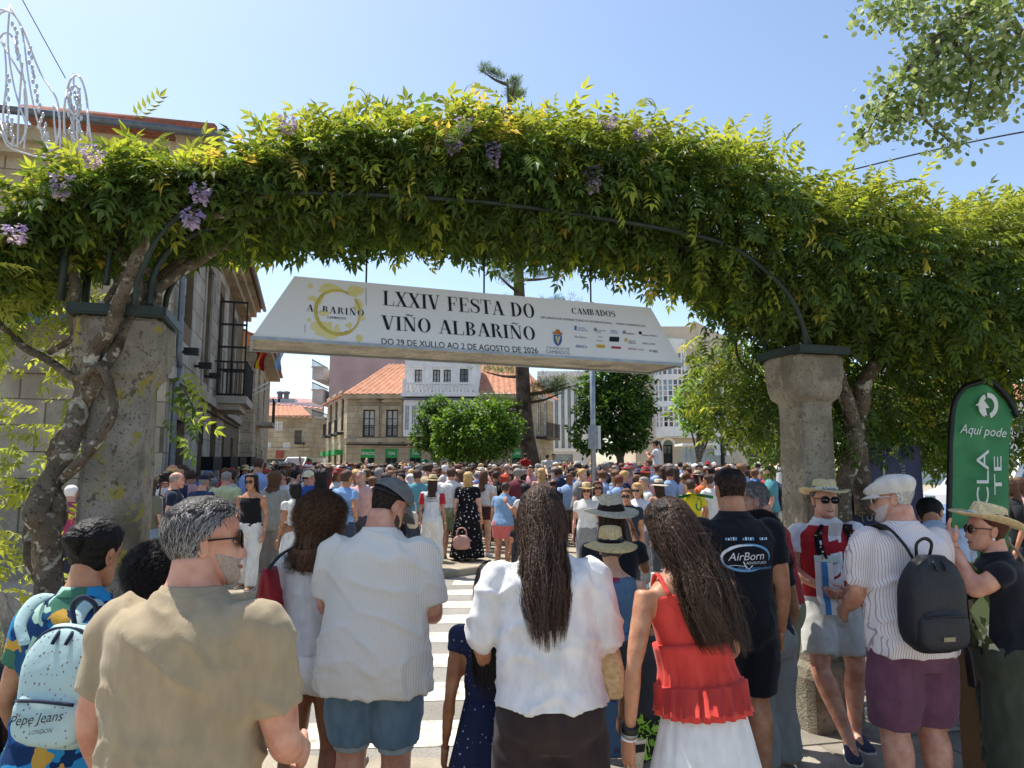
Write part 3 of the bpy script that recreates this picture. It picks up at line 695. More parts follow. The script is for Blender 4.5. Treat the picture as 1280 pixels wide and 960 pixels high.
def hair_bun(seed):
  rings, zs, a = head_grid(16, 24, feat=False); V, F = loft(rings); V = V * np.array([.5, .42, .36]); V += V * (.12 * vnoise(V * 70, seed))[:, None]
  return V + np.array([0, -.105, .035]), F

def wrap_print(s, name, V2, F, mat, cx, cz, size, off=.003, ydir=1, tilt=0.0, roughen=None):
  """lay a flat print (2D, x right as seen from behind/front) onto the shirt; ydir=+1: seen from behind"""
  V2 = np.asarray(V2, float); out = []; c, sn = math.cos(tilt), math.sin(tilt)
  for x, z in V2:
    X = cx + ydir * size * (x * c - z * sn); Z = cz + size * (x * sn + z * c)
    hit = s.bvh.ray_cast(Vector((X, -ydir * 1.5, Z)), Vector((0, ydir, 0)))
    p = hit[0] if hit[0] is not None else Vector((X, -ydir * .15, Z)); out.append((p.x, p.y - ydir * off, p.z))
  mb = MB(); mb.add(out, F); return mb.build(name, mat, s.root)
def strip2d(pts, wid):
  pts = np.asarray(pts, float); T = np.gradient(pts, axis=0); T /= np.linalg.norm(T, axis=1)[:, None] + 1e-9; N = np.stack([-T[:, 1], T[:, 0]], 1)
  wid = np.full(len(pts), wid) if np.isscalar(wid) else np.asarray(wid); n = len(pts); K = 5; V = np.vstack([pts + N * wid[:, None] * (j / (K - 1) - .5) for j in range(K)])
  return V, [(j * n + i, j * n + i + 1, j * n + n + i + 1, j * n + n + i) for j in range(K - 1) for i in range(n - 1)]
# ------------------------------------------------------------------ setting
def granite(name, c1, c2, scale=3, rnd=0.25, speck=140, bump=.35, lichen=None, bricks=None, dark=None):
  if name in _mc: return _mc[name]
  m = bpy.data.materials.new(name); m.use_nodes = True; t = m.node_tree; b = t.nodes['Principled BSDF']; L = t.links.new
  b.inputs['Roughness'].default_value = .9; b.inputs['Specular IOR Level'].default_value = .2
  tc = t.nodes.new('ShaderNodeTexCoord'); geo = t.nodes.new('ShaderNodeNewGeometry'); oi = t.nodes.new('ShaderNodeObjectInfo')
  def noise(sc, det=4, dist=0):
    n = t.nodes.new('ShaderNodeTexNoise'); n.inputs['Scale'].default_value = sc; n.inputs['Detail'].default_value = det; n.inputs['Distortion'].default_value = dist
    L(geo.outputs['Position'], n.inputs['Vector']); return n
  def mix(a, b_, f, mode='MIX'):
    x = t.nodes.new('ShaderNodeMix'); x.data_type = 'RGBA'; x.blend_type = mode
    for s_, v in ((6, a), (7, b_)):
      if isinstance(v, tuple): x.inputs[s_].default_value = (*v, 1)
      else: L(v, x.inputs[s_])
    if isinstance(f, float): x.inputs[0].default_value = f
    else: L(f, x.inputs[0])
    return x.outputs[2]
  def rmp(src, a, b_):
    r = t.nodes.new('ShaderNodeMapRange'); r.inputs[1].default_value = a; r.inputs[2].default_value = b_; L(src, r.inputs[0]); return r.outputs[0]
  c = mix(s2l(c1), s2l(c2), rmp(noise(scale).outputs[0], .35, .65))
  sp = noise(speck, 2); c = mix(c, tuple(x * .45 for x in s2l(c2)), rmp(sp.outputs[0], .58, .70))
  hgt = sp.outputs[0]
  if dark: c = mix(c, s2l(dark), rmp(noise(scale * .6, 6, .6).outputs[0], .52, .70))
  if lichen:
    c = mix(c, s2l(lichen[0]), rmp(noise(lichen[2], 5, .4).outputs[0], .58, .64)); c = mix(c, s2l(lichen[1]), rmp(noise(lichen[2] * 2.3, 5, .3).outputs[0], .60, .66))
  if rnd:
    hs = t.nodes.new('ShaderNodeHueSaturation'); L(c, hs.inputs['Color']); mr = t.nodes.new('ShaderNodeMapRange'); mr.inputs[3].default_value = 1 - rnd; mr.inputs[4].default_value = 1 + rnd * .6
    L(oi.outputs['Random'], mr.inputs[0]); L(mr.outputs[0], hs.inputs['Value']); c = hs.outputs[0]
  if bricks:
    br = t.nodes.new('ShaderNodeTexBrick'); br.inputs['Scale'].default_value = 1.0; br.inputs['Brick Width'].default_value = bricks[0]; br.inputs['Row Height'].default_value = bricks[1]; br.inputs['Mortar Size'].default_value = .014
    br.inputs['Color1'].default_value = (.78, .78, .78, 1); br.inputs['Color2'].default_value = (1, 1, 1, 1); br.inputs['Mortar'].default_value = (.5, .48, .45, 1); br.inputs['Bias'].default_value = .1
    cx = t.nodes.new('ShaderNodeSeparateXYZ'); cb = t.nodes.new('ShaderNodeCombineXYZ'); L(tc.outputs['Object'], cx.inputs[0]); ad = t.nodes.new('ShaderNodeMath'); L(cx.outputs[0], ad.inputs[0]); L(cx.outputs[1], ad.inputs[1])
    L(ad.outputs[0], cb.inputs[0]); L(cx.outputs[2], cb.inputs[1]); L(cb.outputs[0], br.inputs['Vector']); c = mix(c, br.outputs[0], 1.0, 'MULTIPLY')
  L(c, b.inputs['Base Color'])
  bp = t.nodes.new('ShaderNodeBump'); bp.inputs['Strength'].default_value = bump; bp.inputs['Distance'].default_value = .01; L(hgt, bp.inputs['Height']); L(bp.outputs[0], b.inputs['Normal'])
  _mc[name] = m; return m

M_ASPH = granite('asphalt', '99948b', '868178', 1.2, 0, 90, .5)
M_PAVE = granite('pavement_concrete', 'b5aa96', '9f947f', 2, 0, 120, .35)
M_SLAB = granite('granite_slab', 'a29b8e', '8a8478', 4, .22, 150, .4, dark='5d584f')
M_KERB = granite('kerb_granite', 'b3a994', '9a917f', 4, .15, 150, .4)
M_PLAZA = granite('plaza_stone', 'b9ad97', 'a09580', .8, 0, 90, .3, bricks=(1.2, .8))
M_STONE = granite('granite_wall', 'b8aa92', 'a0927b', 1.5, .22, 60, .5, dark='887c6b')
M_STONE2 = granite('granite_pale', 'b2aa9b', '9a9283', 1.5, .18, 60, .4, dark='7d766a')
M_JOINT = granite('wall_core', '7b6c58', '6b5d4b', 3, 0, 60, .3)
M_FAR = granite('far_granite', 'beaf95', 'a6977c', .6, 0, 14, .4, bricks=(.9, .42), dark='948671')
M_TILE = granite('roof_tile', 'c08c70', 'a8755a', 2, 0, 30, .4)
M_TILE2 = granite('roof_tile_old', 'b5765a', '93604c', 3, .2, 30, .4, dark='7d6a5c')
M_PINK = pm('pink_render', 'b59d9b', 'a58c8b', .4, .9, .1, 6)
M_WHITE2 = pm('white_render', 'dfe0de', 'cfd0ce', .5, .85, .05, 5)
M_BEIGE = pm('beige_render', 'cdbfa8', 'bdae97', .5, .9, .05, 5)
M_GREEN = pm('green_sign', '2f9a4a', '27843f', 4, .5)
M_IRON = pm('black_iron', '1b1d1f', '141517', 20, .5, .1)
M_GLASS = pm('window_glass', '2b3134', '1d2326', 1.5, .06, spec=.9)
M_GLASS2 = pm('pale_glass', '8fa0a8', '66757c', .8, .08, spec=.9)
M_CURT = pm('curtain', 'c9c6bd', 'a9a69d', 8, .9)
M_ZINC = pm('zinc', '6f747a', '5e6368', 6, .45, .05, metal=.4)
M_STEEL = pm('galvanised_steel', '9aa0a3', '868c90', 12, .4, .05, metal=.6)

# ground sheet: level up to the square, then a gentle rise, then flat to the horizon
def gsheet(name, pts_rows, z_off, mat, lab=None):
  """pts_rows: list of rows of (x,y); z from the rise"""
  V = []; F = []; n = len(pts_rows[0])
  for r in pts_rows:
    for x, y in r: V.append((x, y, z_off + max(0, .012 * (min(y, 62) - 14))))
  for i in range(len(pts_rows) - 1):
    for k in range(n - 1): F.append((i * n + k, i * n + k + 1, (i + 1) * n + k + 1, (i + 1) * n + k))
  mb = MB(); mb.add(V, F); o = mb.build(name, mat); tag(o, kind='structure'); return o
gsheet('ground', [[(x, y) for x in (-1500, -30, 30, 1500)] for y in (-300, 14, 38, 62, 1500)], 0, pm('earth', 'a39a88', '8c8372', .3, .95))
xs = [-40, -12, -4.6, -1.7, -.75, .4, 3, 12, 40]
road = gsheet('road', [[(x, near_edge(x) - .25) for x in xs], [(x, (near_edge(x) + far_edge(x)) / 2) for x in xs], [(x, min(far_edge(x) + .05, 13.99)) for x in xs]], .004, M_ASPH)
xs2 = [-40, -8, -4.6, -3, -1.7, -1.2, -.75, -.1, .4, 4, 12, 40]
plaza = gsheet('plaza_paving', [[(x, far_edge(x) + .14 + t * (62 - far_edge(x))) for x in xs2] for t in (0, .06, .15, .4, 1)], .12, M_PLAZA)
for r in (plaza,): pass
# near pavement
mb = MB(); xsn = [-9, -4, 1.05, 1.28, 1.5, 4, 9]
V = [(x, near_edge(x) - .30, .03) for x in xsn] + [(x, -4, .03) for x in xsn]; mb.add(V, [(i, i + 7, i + 8, i + 1) for i in range(6)])
pave = tag(mb.build('pavement', M_PAVE), kind='structure')
def kerb_run(path, parent, w_=.24, h0=-.05, h1=.13, stone=.8):
  pts = np.array(path, float); seg = np.linalg.norm(np.diff(pts, axis=0), axis=1); cum = np.r_[0, np.cumsum(seg)]; n = int(cum[-1] / stone)
  for i in range(n):
    a = np.array([np.interp(cum[-1] * i / n + .006, cum, pts[:, k]) for k in (0, 1)]); b = np.array([np.interp(cum[-1] * (i + 1) / n - .006, cum, pts[:, k]) for k in (0, 1)])
    c = (a + b) / 2; m = MB(); L_ = np.linalg.norm(b - a) / 2; bev = .015
    m.add([(-L_, -w_ / 2, h0), (L_, -w_ / 2, h0), (L_, w_ / 2, h0), (-L_, w_ / 2, h0), (-L_, -w_ / 2, h1 - bev), (L_, -w_ / 2, h1 - bev), (L_, w_ / 2, h1 - bev), (-L_, w_ / 2, h1 - bev),
               (-L_ + bev * .4, -w_ / 2 + bev, h1), (L_ - bev * .4, -w_ / 2 + bev, h1), (L_ - bev * .4, w_ / 2 - bev, h1), (-L_ + bev * .4, w_ / 2 - bev, h1)],
              [(0, 1, 5, 4), (1, 2, 6, 5), (2, 3, 7, 6), (3, 0, 4, 7), (4, 5, 9, 8), (5, 6, 10, 9), (6, 7, 11, 10), (7, 4, 8, 11), (8, 9, 10, 11)])
    o = m.build('kerb_stone', M_KERB, parent); o.location = (c[0], c[1], rng.uniform(-.004, .004)); o.rotation_euler.z = math.atan2(b[1] - a[1], b[0] - a[0])
kerb_run([(x, far_edge(x) + .02) for x in (-12, -8, -4.6, -3.2, -1.7, -1.2, -.75, -.2, .4, 2, 5)], plaza)
kerb_run([(x, near_edge(x) - .18) for x in (-5, -2, 0, 1.05, 1.28, 1.5, 3, 6)], pave, h1=.035)
# zebra crossing: bars lie along the road, worn paint
def worn_paint():
  m = bpy.data.materials.new('worn_road_paint'); m.use_nodes = True; t = m.node_tree; b = t.nodes['Principled BSDF']; L = t.links.new; b.inputs['Roughness'].default_value = .75
  g = t.nodes.new('ShaderNodeNewGeometry'); n = t.nodes.new('ShaderNodeTexNoise'); n.inputs['Scale'].default_value = 5; n.inputs['Detail'].default_value = 8; n.inputs['Roughness'].default_value = .7; L(g.outputs['Position'], n.inputs['Vector'])
  v = t.nodes.new('ShaderNodeTexVoronoi'); v.feature = 'DISTANCE_TO_EDGE'; v.inputs['Scale'].default_value = 7; L(g.outputs['Position'], v.inputs['Vector'])
  r1 = t.nodes.new('ShaderNodeMapRange'); r1.inputs[1].default_value = .50; r1.inputs[2].default_value = .66; L(n.outputs[0], r1.inputs[0])
  r2 = t.nodes.new('ShaderNodeMapRange'); r2.inputs[1].default_value = .025; r2.inputs[2].default_value = .0; L(v.outputs['Distance'], r2.inputs[0])
  n2 = t.nodes.new('ShaderNodeTexNoise'); n2.inputs['Scale'].default_value = 1.3; L(g.outputs['Position'], n2.inputs['Vector']); r3 = t.nodes.new('ShaderNodeMapRange'); r3.inputs[1].default_value = .45; r3.inputs[2].default_value = .6; L(n2.outputs[0], r3.inputs[0])
  mu = t.nodes.new('ShaderNodeMath'); mu.operation = 'MULTIPLY'; L(r2.outputs[0], mu.inputs[0]); L(r3.outputs[0], mu.inputs[1])
  mx = t.nodes.new('ShaderNodeMath'); mx.operation = 'MAXIMUM'; L(r1.outputs[0], mx.inputs[0]); L(mu.outputs[0], mx.inputs[1])
  c = t.nodes.new('ShaderNodeMix'); c.data_type = 'RGBA'; c.inputs[6].default_value = (*s2l('cdc6b6'), 1); c.inputs[7].default_value = (*s2l('8e887c'), 1); L(mx.outputs[0], c.inputs[0]); L(c.outputs[2], b.inputs['Base Color']); return m
M_PAINT = worn_paint()
for i in range(9):
  y = 4.98 + i * .96; xl, xr = -3.4, 2.0 if y > 7.2 else .9
  m = MB(); xs_ = np.linspace(xl, xr, 12); lo = [(x, y + .055 * x + .012 * rng.uniform(-1, 1), .008) for x in xs_]; hi = [(x, y + .50 + .055 * x + .012 * rng.uniform(-1, 1), .008) for x in xs_]
  lo = [p for p in lo if p[1] < far_edge(p[0]) - .75 or True]
  keep = [k for k in range(12) if hi[k][1] < far_edge(xs_[k]) - .2 and lo[k][1] > near_edge(xs_[k]) + .02]
  if len(keep) < 2: continue
  a = keep[0]; bq = keep[-1]; n = bq - a + 1
  m.add(lo[a:bq + 1] + hi[a:bq + 1], [(k, k + 1, n + k + 1, n + k) for k in range(n - 1)]); m.build('crosswalk_stripe', M_PAINT, road)
# paving slabs on the near pavement, right side
for j in range(8):
  for i in range(7):
    x0 = .9 + i * .78 + (.39 if j % 2 else 0); y0 = 2.6 + j * .58
    ang = .22; cx, cy = x0, y0; X = 1.0 + (cx - 1.0) * math.cos(ang) - (cy - 2.6) * math.sin(ang); Y = 2.6 + (cx - 1.0) * math.sin(ang) + (cy - 2.6) * math.cos(ang)
    if X < .55 or Y > near_edge(X + .35) - .75 or X > 5.6: continue
    m = MB(); a, c = .384, .284; m.add([(-a, -c, 0), (a, -c, 0), (a, c, 0), (-a, c, 0), (-a + .006, -c + .006, .012), (a - .006, -c + .006, .012), (a - .006, c - .006, .012), (-a + .006, c - .006, .012)], [(0, 1, 5, 4), (1, 2, 6, 5), (2, 3, 7, 6), (3, 0, 4, 7), (4, 5, 6, 7)])
    o = m.build('paving_slab', M_SLAB, pave); o.location = (X, Y, .028 + rng.uniform(-.002, .002)); o.rotation_euler.z = ang

# ------------------------------------------------------------------ facades
def fmat(p0, e):
  e = Vector((e[0], e[1], 0)).normalized(); n = Vector((e.y, -e.x, 0))      # outward normal = right of e
  return Matrix(((e.x, -n.x, 0, p0[0]), (e.y, -n.y, 0, p0[1]), (0, 0, 1, p0[2] if len(p0) > 2 else 0), (0, 0, 0, 1))), n
class Facade:
  """local frame: x along, y inward, z up"""
  def __init__(s, parent, p0, e, L, z1, openings=(), mat=None, depth=.25, name='wall', z0=0):
    s.par = parent; s.M, s.n = fmat(p0, e); s.p0 = Vector((p0[0], p0[1], 0)); s.L = L; s.op = list(openings); s.z1 = z1
    us = sorted({0, L, *[u for o in s.op for u in o[:2]]}); zs = sorted({z0, z1, *[z for o in s.op for z in o[2:4]]}); mb = MB()
    for a, b in zip(us, us[1:]):
      for c, d in zip(zs, zs[1:]):
        if any(o[0] <= a + 1e-6 and o[1] >= b - 1e-6 and o[2] <= c + 1e-6 and o[3] >= d - 1e-6 for o in s.op): continue
        mb.add([(a, 0, c), (b, 0, c), (b, 0, d), (a, 0, d)], [(0, 1, 2, 3)])
    for a, b, c, d in [o[:4] for o in s.op]:
      mb.add([(a, 0, c), (a, depth, c), (a, depth, d), (a, 0, d)], [(0, 1, 2, 3)]); mb.add([(b, 0, c), (b, depth, c), (b, depth, d), (b, 0, d)], [(3, 2, 1, 0)])
      mb.add([(a, 0, d), (a, depth, d), (b, depth, d), (b, 0, d)], [(0, 1, 2, 3)]); mb.add([(a, 0, c), (a, depth, c), (b, depth, c), (b, 0, c)], [(3, 2, 1, 0)])
    s.wall = s.put(mb, name, mat)
  def put(s, mb, name, mat, parent=None, smooth=False):
    o = mb.build(name, mat, parent or s.par, smooth)
    o.matrix_local = s.M if (parent is None or parent is s.par) else Matrix.Identity(4); return o
  def uz(s, px, py):
    p = on_plane(px, py, s.p0, s.n); q = s.M.inverted() @ p; return q.x, q.z
  def window(s, o, cols=2, rows=3, fm=None, gm=None, inset=.12, bw=.05, name='window'):
    a, b, c, d = o[:4]; f = MB(); y0, y1 = inset, inset + .05
    for x0, x1 in ((a, a + bw), (b - bw, b)): f.box(x0, x1, y0, y1, c, d)
    for z0, z1 in ((c, c + bw), (d - bw, d)): f.box(a + bw, b - bw, y0, y1, z0, z1)
    for i in range(1, cols): x = a + (b - a) * i / cols; k = bw * (.9 if cols == 2 or i == cols // 2 else .5); f.box(x - k / 2, x + k / 2, y0 + .004, y1, c + bw, d - bw)
    for i in range(1, rows): z = c + (d - c) * i / rows; f.box(a + bw, b - bw, y0 + .008, y1, z - bw * .25, z + bw * .25)
    w_ = s.put(f, name, fm); g = MB(); g.add([(a, y1 - .015, c), (b, y1 - .015, c), (b, y1 - .015, d), (a, y1 - .015, d)], [(0, 1, 2, 3)])
    s.put(g, 'pane', gm, w_); return w_
  def boxp(s, name, mat, *bs):
    m = MB()
    for b in bs: m.box(*b)
    return s.put(m, name, mat)
  def stones(s, mats, u0, u1, z0, z1, rh=.48, sl=.9, proud=.014, name='stone', skip=()):
    z = z0; r = 0
    while z < z1 - .1:
      u = u0 - (sl / 2 if r % 2 else 0); hh = min(rh, z1 - z)
      while u < u1:
        L_ = sl * rng.uniform(.75, 1.25); a, b = max(u, u0), min(u + L_, u1); u += L_
        if b - a < .08: continue
        segs = [(a, b)]
        for o in list(s.op) + list(skip):
          if o[2] < z + hh - .02 and o[3] > z + .02:
            new = []
            for q0, q1 in segs:
              if o[1] <= q0 or o[0] >= q1: new.append((q0, q1)); continue
              if o[0] - q0 > .1: new.append((q0, o[0]))
              if q1 - o[1] > .1: new.append((o[1], q1))
            segs = new
        for q0, q1 in segs:
          ob = link(name, unit_stone(mats), s.wall); ob.location = ((q0 + q1) / 2, 0, z + hh / 2); ob.scale = ((q1 - q0) - .012, proud * rng.uniform(.6, 1.5), hh - .012)
      z += rh; r += 1
_us = {}
def unit_stone(mat):
  if mat.name not in _us:
    me = bpy.data.meshes.new('stone'); k = .485
    me.from_pydata([(-.5, .3, -.5), (.5, .3, -.5), (.5, .3, .5), (-.5, .3, .5), (-k, -1, -k), (k, -1, -k), (k, -1, k), (-k, -1, k)], [], [(0, 1, 5, 4), (1, 2, 6, 5), (2, 3, 7, 6), (3, 0, 4, 7), (4, 5, 6, 7)])
    me.materials.append(mat); _us[mat.name] = me
  return _us[mat.name]
def tile_roof(name, quad, mat, parent, pitch=.3, nu=None, amp=.05):
  """wavy tiled sheet on a quad (eave left, eave right, ridge right, ridge left)"""
  a, b, c, d = [np.array(tuple(p), float) for p in quad]; L_ = np.linalg.norm(b - a); H_ = np.linalg.norm(d - a); nu = nu or max(8, int(L_ / pitch)) * 4; nv = max(3, int(H_ / .4) * 2)
  n = np.cross(b - a, d - a); n /= np.linalg.norm(n); V = []; F = []
  for j in range(nv + 1):
    t = j / nv
    for i in range(nu + 1):
      u = i / nu; p = (a * (1 - u) + b * u) * (1 - t) + (d * (1 - u) + c * u) * t
      V.append(p + n * (amp * math.sin(u * L_ / pitch * 2 * math.pi) - .03 * (j % 2)))
  for j in range(nv):
    for i in range(nu): q = j * (nu + 1) + i; F.append((q, q + 1, q + nu + 2, q + nu + 1))
  o = mesh_np(name, V, F, mat, parent, smooth=True); tag(o, kind='stuff'); return o

# --- stone town hall on the left
A = empty('stone_building', (0, 0, 0)); tag(A, 'two-storey granite building with iron balcony and tiled roof behind the mossy pillar', 'building')
CA = (-6.9, 14.3); eA = Vector((-.272, .962, 0)); zA = .12
def opA(F_, x0, x1, yt, yb):
  a = F_.uz(x0, (yt + yb) / 2)[0]; b = F_.uz(x1, (yt + yb) / 2)[0]; t = F_.uz((x0 + x1) / 2, yt)[1]; bt = F_.uz((x0 + x1) / 2, yb)[1]; return (min(a, b), max(a, b), max(bt, .13), t)
class _D: pass
tmpF = Facade.__new__(Facade); tmpF.M, tmpF.n = fmat(CA, -eA); tmpF.p0 = Vector((*CA, 0))
# receding front (runs away along the street): frame runs from the far end towards the corner
LA = 16.0
farA = (CA[0] + eA.x * LA, CA[1] + eA.y * LA)
tmpF.M, tmpF.n = fmat(farA, -eA); tmpF.p0 = Vector((*farA, 0))
tmpF.M, tmpF.n = fmat(CA, eA); tmpF.p0 = Vector((*CA, 0))
# outward normal must face +x: right of e (0.962, 0.272)
opsA = [(1.5, 2.6, 5.1, 7.4), (4.6, 5.7, 4.3, 7.3), (7.6, 8.9, 4.05, 7.3), (11.4, 12.5, 4.3, 7.3), (1.3, 2.4, .2, 2.9), (4.5, 5.4, .2, 3.0), (6.9, 8.3, .2, 3.2), (9.8, 10.7, .2, 3.0), (12.8, 13.8, .2, 3.0)]
FA = Facade(A, CA, eA, LA, 8.3, opsA, M_JOINT, .3)
for o in opsA[:4]: FA.window(o, 2, 5, M_IRON, M_GLASS2, .16)
for o in opsA[4:]: FA.window(o, 2, 1, M_IRON, M_GLASS, .2, .09, 'door')
FA.stones(M_STONE2, 0, 10.2, .15, 8.2, .5, 1.05)
FA.boxp('ledge', M_STONE2, (-.12, LA, -.14, 0, 3.62, 3.86)); FA.boxp('plinth', M_STONE2, (-.05, 1.29, -.06, 0, .1, .75))
FA.boxp('cornice', M_STONE, (-.35, LA, -.30, 0, 8.0, 8.2), (-.55, LA, -.5, 0, 8.2, 8.42), (-.7, LA, -.66, 0, 8.42, 8.55))
for z0_, u0_ in ((4.0, 4.35), (4.0, 11.15)):
  FA.boxp('window_surround', M_STONE2, (u0_ - .02, u0_ + .24, -.05, .0, z0_, 7.45), (u0_ + 1.36, u0_ + 1.6, -.05, 0, z0_, 7.45), (u0_ - .1, u0_ + 1.7, -.07, 0, 7.3, 7.56))
# balcony with an open glazed box
mb = MB(); mb.box(7.1, 9.5, -.95, 0, 3.78, 4.0); mb.box(7.25, 9.35, -.75, 0, 3.6, 3.78); FA.put(mb, 'balcony_slab', M_STONE2)
mb = MB()
for u in np.arange(7.15, 9.5, .13): mb.box(u - .012, u + .012, -.93, -.905, 4.0, 5.0)
for v in np.arange(-.9, 0, .13): mb.box(7.13, 7.155, v - .012, v + .012, 4.0, 5.0); mb.box(9.44, 9.465, v - .012, v + .012, 4.0, 5.0)
mb.box(7.1, 9.5, -.95, -.89, 5.0, 5.05); mb.box(7.11, 7.17, -.89, 0, 5.0, 5.05); mb.box(9.42, 9.48, -.89, 0, 5.0, 5.05); FA.put(mb, 'railing', M_IRON)
mb = MB()
for q0, q1 in ((-.85, -.05),):
  for z in (4.05, 4.8, 5.5, 6.2, 6.9): mb.box(7.5, 7.55, q0, q1, z, z + .06)
  for v in (-.85, -.46, -.1): mb.box(7.5, 7.55, v, v + .05, 4.05, 6.95)
FA.put(mb, 'open_shutter', M_IRON)
mb = MB(); mb.tube([(0.25, -.12, .1), (.25, -.12, 3.5), (.25, -.2, 3.9), (.25, -.14, 4.3), (.25, -.14, 8.2)], .06, 8, 2); FA.put(mb, 'downpipe', M_ZINC, smooth=True)
mb = MB(); mb.tube([(.5, -.05, 3.5), (2.2, -.08, 3.25), (5, -.06, 3.42), (9, -.06, 3.45), (15, -.06, 3.5)], .03, 6, 4); mb.tube([(5, -.06, 3.4), (5.05, -.04, 2.8), (5.2, -.03, 2.5)], .015, 5, 3); FA.put(mb, 'wall_cable', BLACK, smooth=True)
for u in (1.0, 3.2, 5.2): mb = MB(); mb.box(u - .08, u + .14, -.42, -.12, 4.28, 4.42); mb.box(u, u + .04, -.12, 0, 4.3, 4.36); FA.put(mb, 'floodlight', BLACK)
for u in (11.9, 13.2):
  mb = MB(); mb.tube([(u, -.1, 4.3), (u, -1.3, 5.0)], .018, 6, 1); FA.put(mb, 'flag_pole', WHITE, smooth=True)
# carved street name by the arch
V2, F2 = text2d('CASA');
for k, wrd in enumerate(('CASA', 'DA', 'VILA')):
  V2, F2 = text2d(wrd); mb = MB(); mb.add([(9.05 + x * .26, -.02, 2.75 - .3 * k + z * .26) for x, z in V2], F2); FA.put(mb, 'carved_letters', M_IRON)
# left front (faces the camera)
eB = Vector((.962, .272, 0)); LB = 9.0; pB = (CA[0] - eB.x * LB, CA[1] - eB.y * LB)
opsB = [(3.3, 4.4, 4.6, 7.2), (3.4, 4.35, 1.9, 3.2), (6.2, 7.2, 4.6, 7.2)]
FB = Facade(A, pB, eB, LB, 8.3, opsB, M_JOINT, .3)
for o in opsB: FB.window(o, 2, 4, pm('window_green', '3d4a4c', '333f41', 5, .5), M_GLASS, .14)
FB.stones(M_STONE, 2.6, LB, .65, 8.2, .5, 1.1); FB.boxp('plinth', M_STONE, (0, LB + .04, -.07, 0, .1, .65)); FB.boxp('ledge', M_STONE, (0, LB + .1, -.1, 0, 3.64, 3.85))
FB.boxp('cornice', M_STONE, (0, LB + .3, -.26, 0, 7.9, 8.1), (0, LB + .5, -.45, 0, 8.1, 8.4));
# roof with eaves and gutters
zr = 8.55; c0 = Vector((*CA, 0)) + eB * .75 - eA * .75
def ofs(u, v, z): q = Vector((*CA, 0)) + eB * u + eA * v; return Vector((q.x, q.y, z))
tile_roof('roof', [ofs(-10, -.75, zr), ofs(.75, -.75, zr), ofs(-4.5, 4.5, zr + 2.3), ofs(-10, 4.5, zr + 2.3)], M_TILE2, A, .26)
tile_roof('roof', [ofs(.75, -.75, zr), ofs(.75, LA, zr), ofs(-4.5, LA - 4, zr + 2.3), ofs(-4.5, 4.5, zr + 2.3)], M_TILE2, A, .26)
mb = MB(); mb.tube([ofs(-10, -.8, zr - .02), ofs(.8, -.8, zr - .06)], .085, 8, 1); mb.tube([ofs(.8, -.8, zr - .06), ofs(.8, LA, zr - .02)], .085, 8, 1); mb.build('gutter', M_ZINC, A, True)
mb = MB(); mb.tube([ofs(.7, -.7, zr + .1), ofs(-4.5, 4.5, zr + 2.42)], .11, 8, 1); mb.build('hip_tiles', M_TILE2, A, True)
# second house further down the street
A2 = empty('terraced_house', (0, 0, 0)); tag(A2, 'narrow stone house with small iron balcony beyond the balcony building', 'building')
pA2 = (farA[0] + .5, farA[1] + .2); ops2 = [(2, 3.2, 4, 6.4), (6, 7.2, 4, 6.4), (2, 3.2, .4, 2.8), (6, 7.2, .4, 2.8)]
F2_ = Facade(A2, pA2, eA, 12, 7.0, ops2, M_FAR, .2)
for o in ops2: F2_.window(o, 2, 3, WHITE, M_GLASS, .1)
F2_.boxp('balcony_slab', M_STONE2, (1.5, 3.8, -.7, 0, 3.75, 3.9)); mb = MB()
for u in np.arange(1.55, 3.8, .16): mb.box(u, u + .025, -.68, -.655, 3.9, 4.9)
mb.box(1.5, 3.8, -.7, -.64, 4.9, 4.95); F2_.put(mb, 'railing', M_IRON); F2_.boxp('cornice', M_STONE, (-.2, 12, -.55, 0, 6.9, 7.15))
qa = Vector((*pA2, 0)); rgt = Vector((.962, .272, 0))
tile_roof('roof', [qa + rgt * .7 - eA * .3 + Vector((0, 0, 7.15)), qa + rgt * .7 + eA * 12 + Vector((0, 0, 7.15)), qa - rgt * 4 + eA * 12 + Vector((0, 0, 9)), qa - rgt * 4 - eA * .3 + Vector((0, 0, 9))], M_TILE, A2, .4)
F2e = Facade(A2, (pA2[0] - rgt.x * 6, pA2[1] - rgt.y * 6), rgt, 6.0, 7.0, (), M_FAR)

# --- end of the street: stone house and pink house
B = empty('street_end_house', (0, 0, 0)); tag(B, 'low ochre stone house with red roof closing the street', 'building')
dB = 62
def fl(par, x0, x1, d, ytop, mat, ops=(), name='wall', slope=0):
  a = P(x0, 588, d); b = P(x1, 588, d + slope); zt = P(x0, ytop, d).z
  f = Facade(par, (a.x, a.y), (b - a), (b - a).length, zt, (), mat, name=name);
  return f
def fl2(par, x0, x1, d, ytop, mat, rects, depth=.2, slope=0):
  """rects in pixels (x0,x1,ytop,ybottom)"""
  a = P(x0, 588, d); b = P(x1, 588, d + slope); a.z = b.z = 0; zt = P(x0, ytop, d).z
  f = Facade.__new__(Facade); f.M, f.n = fmat((a.x, a.y), (b - a)); f.p0 = a
  ops = []
  for r in rects:
    u0 = f.uz(r[0], 560)[0]; u1 = f.uz(r[1], 560)[0]; zt_ = f.uz(r[0], r[2])[1]; zb = f.uz(r[0], r[3])[1]; ops.append((max(u0, .02), u1, max(zb, .05), min(zt_, zt - .02)))
  return Facade(par, (a.x, a.y), (b - a), (b - a).length, zt, ops, mat, depth)
FBs = fl2(B, 326, 386, dB, 521, M_FAR, [(342, 352, 527, 538), (330, 338, 553, 563), (353, 362, 553, 563), (334, 366, 574, 588)])
for o in FBs.op[:3]: FBs.window(o, 3, 2, WHITE, M_CURT, .05, .08)
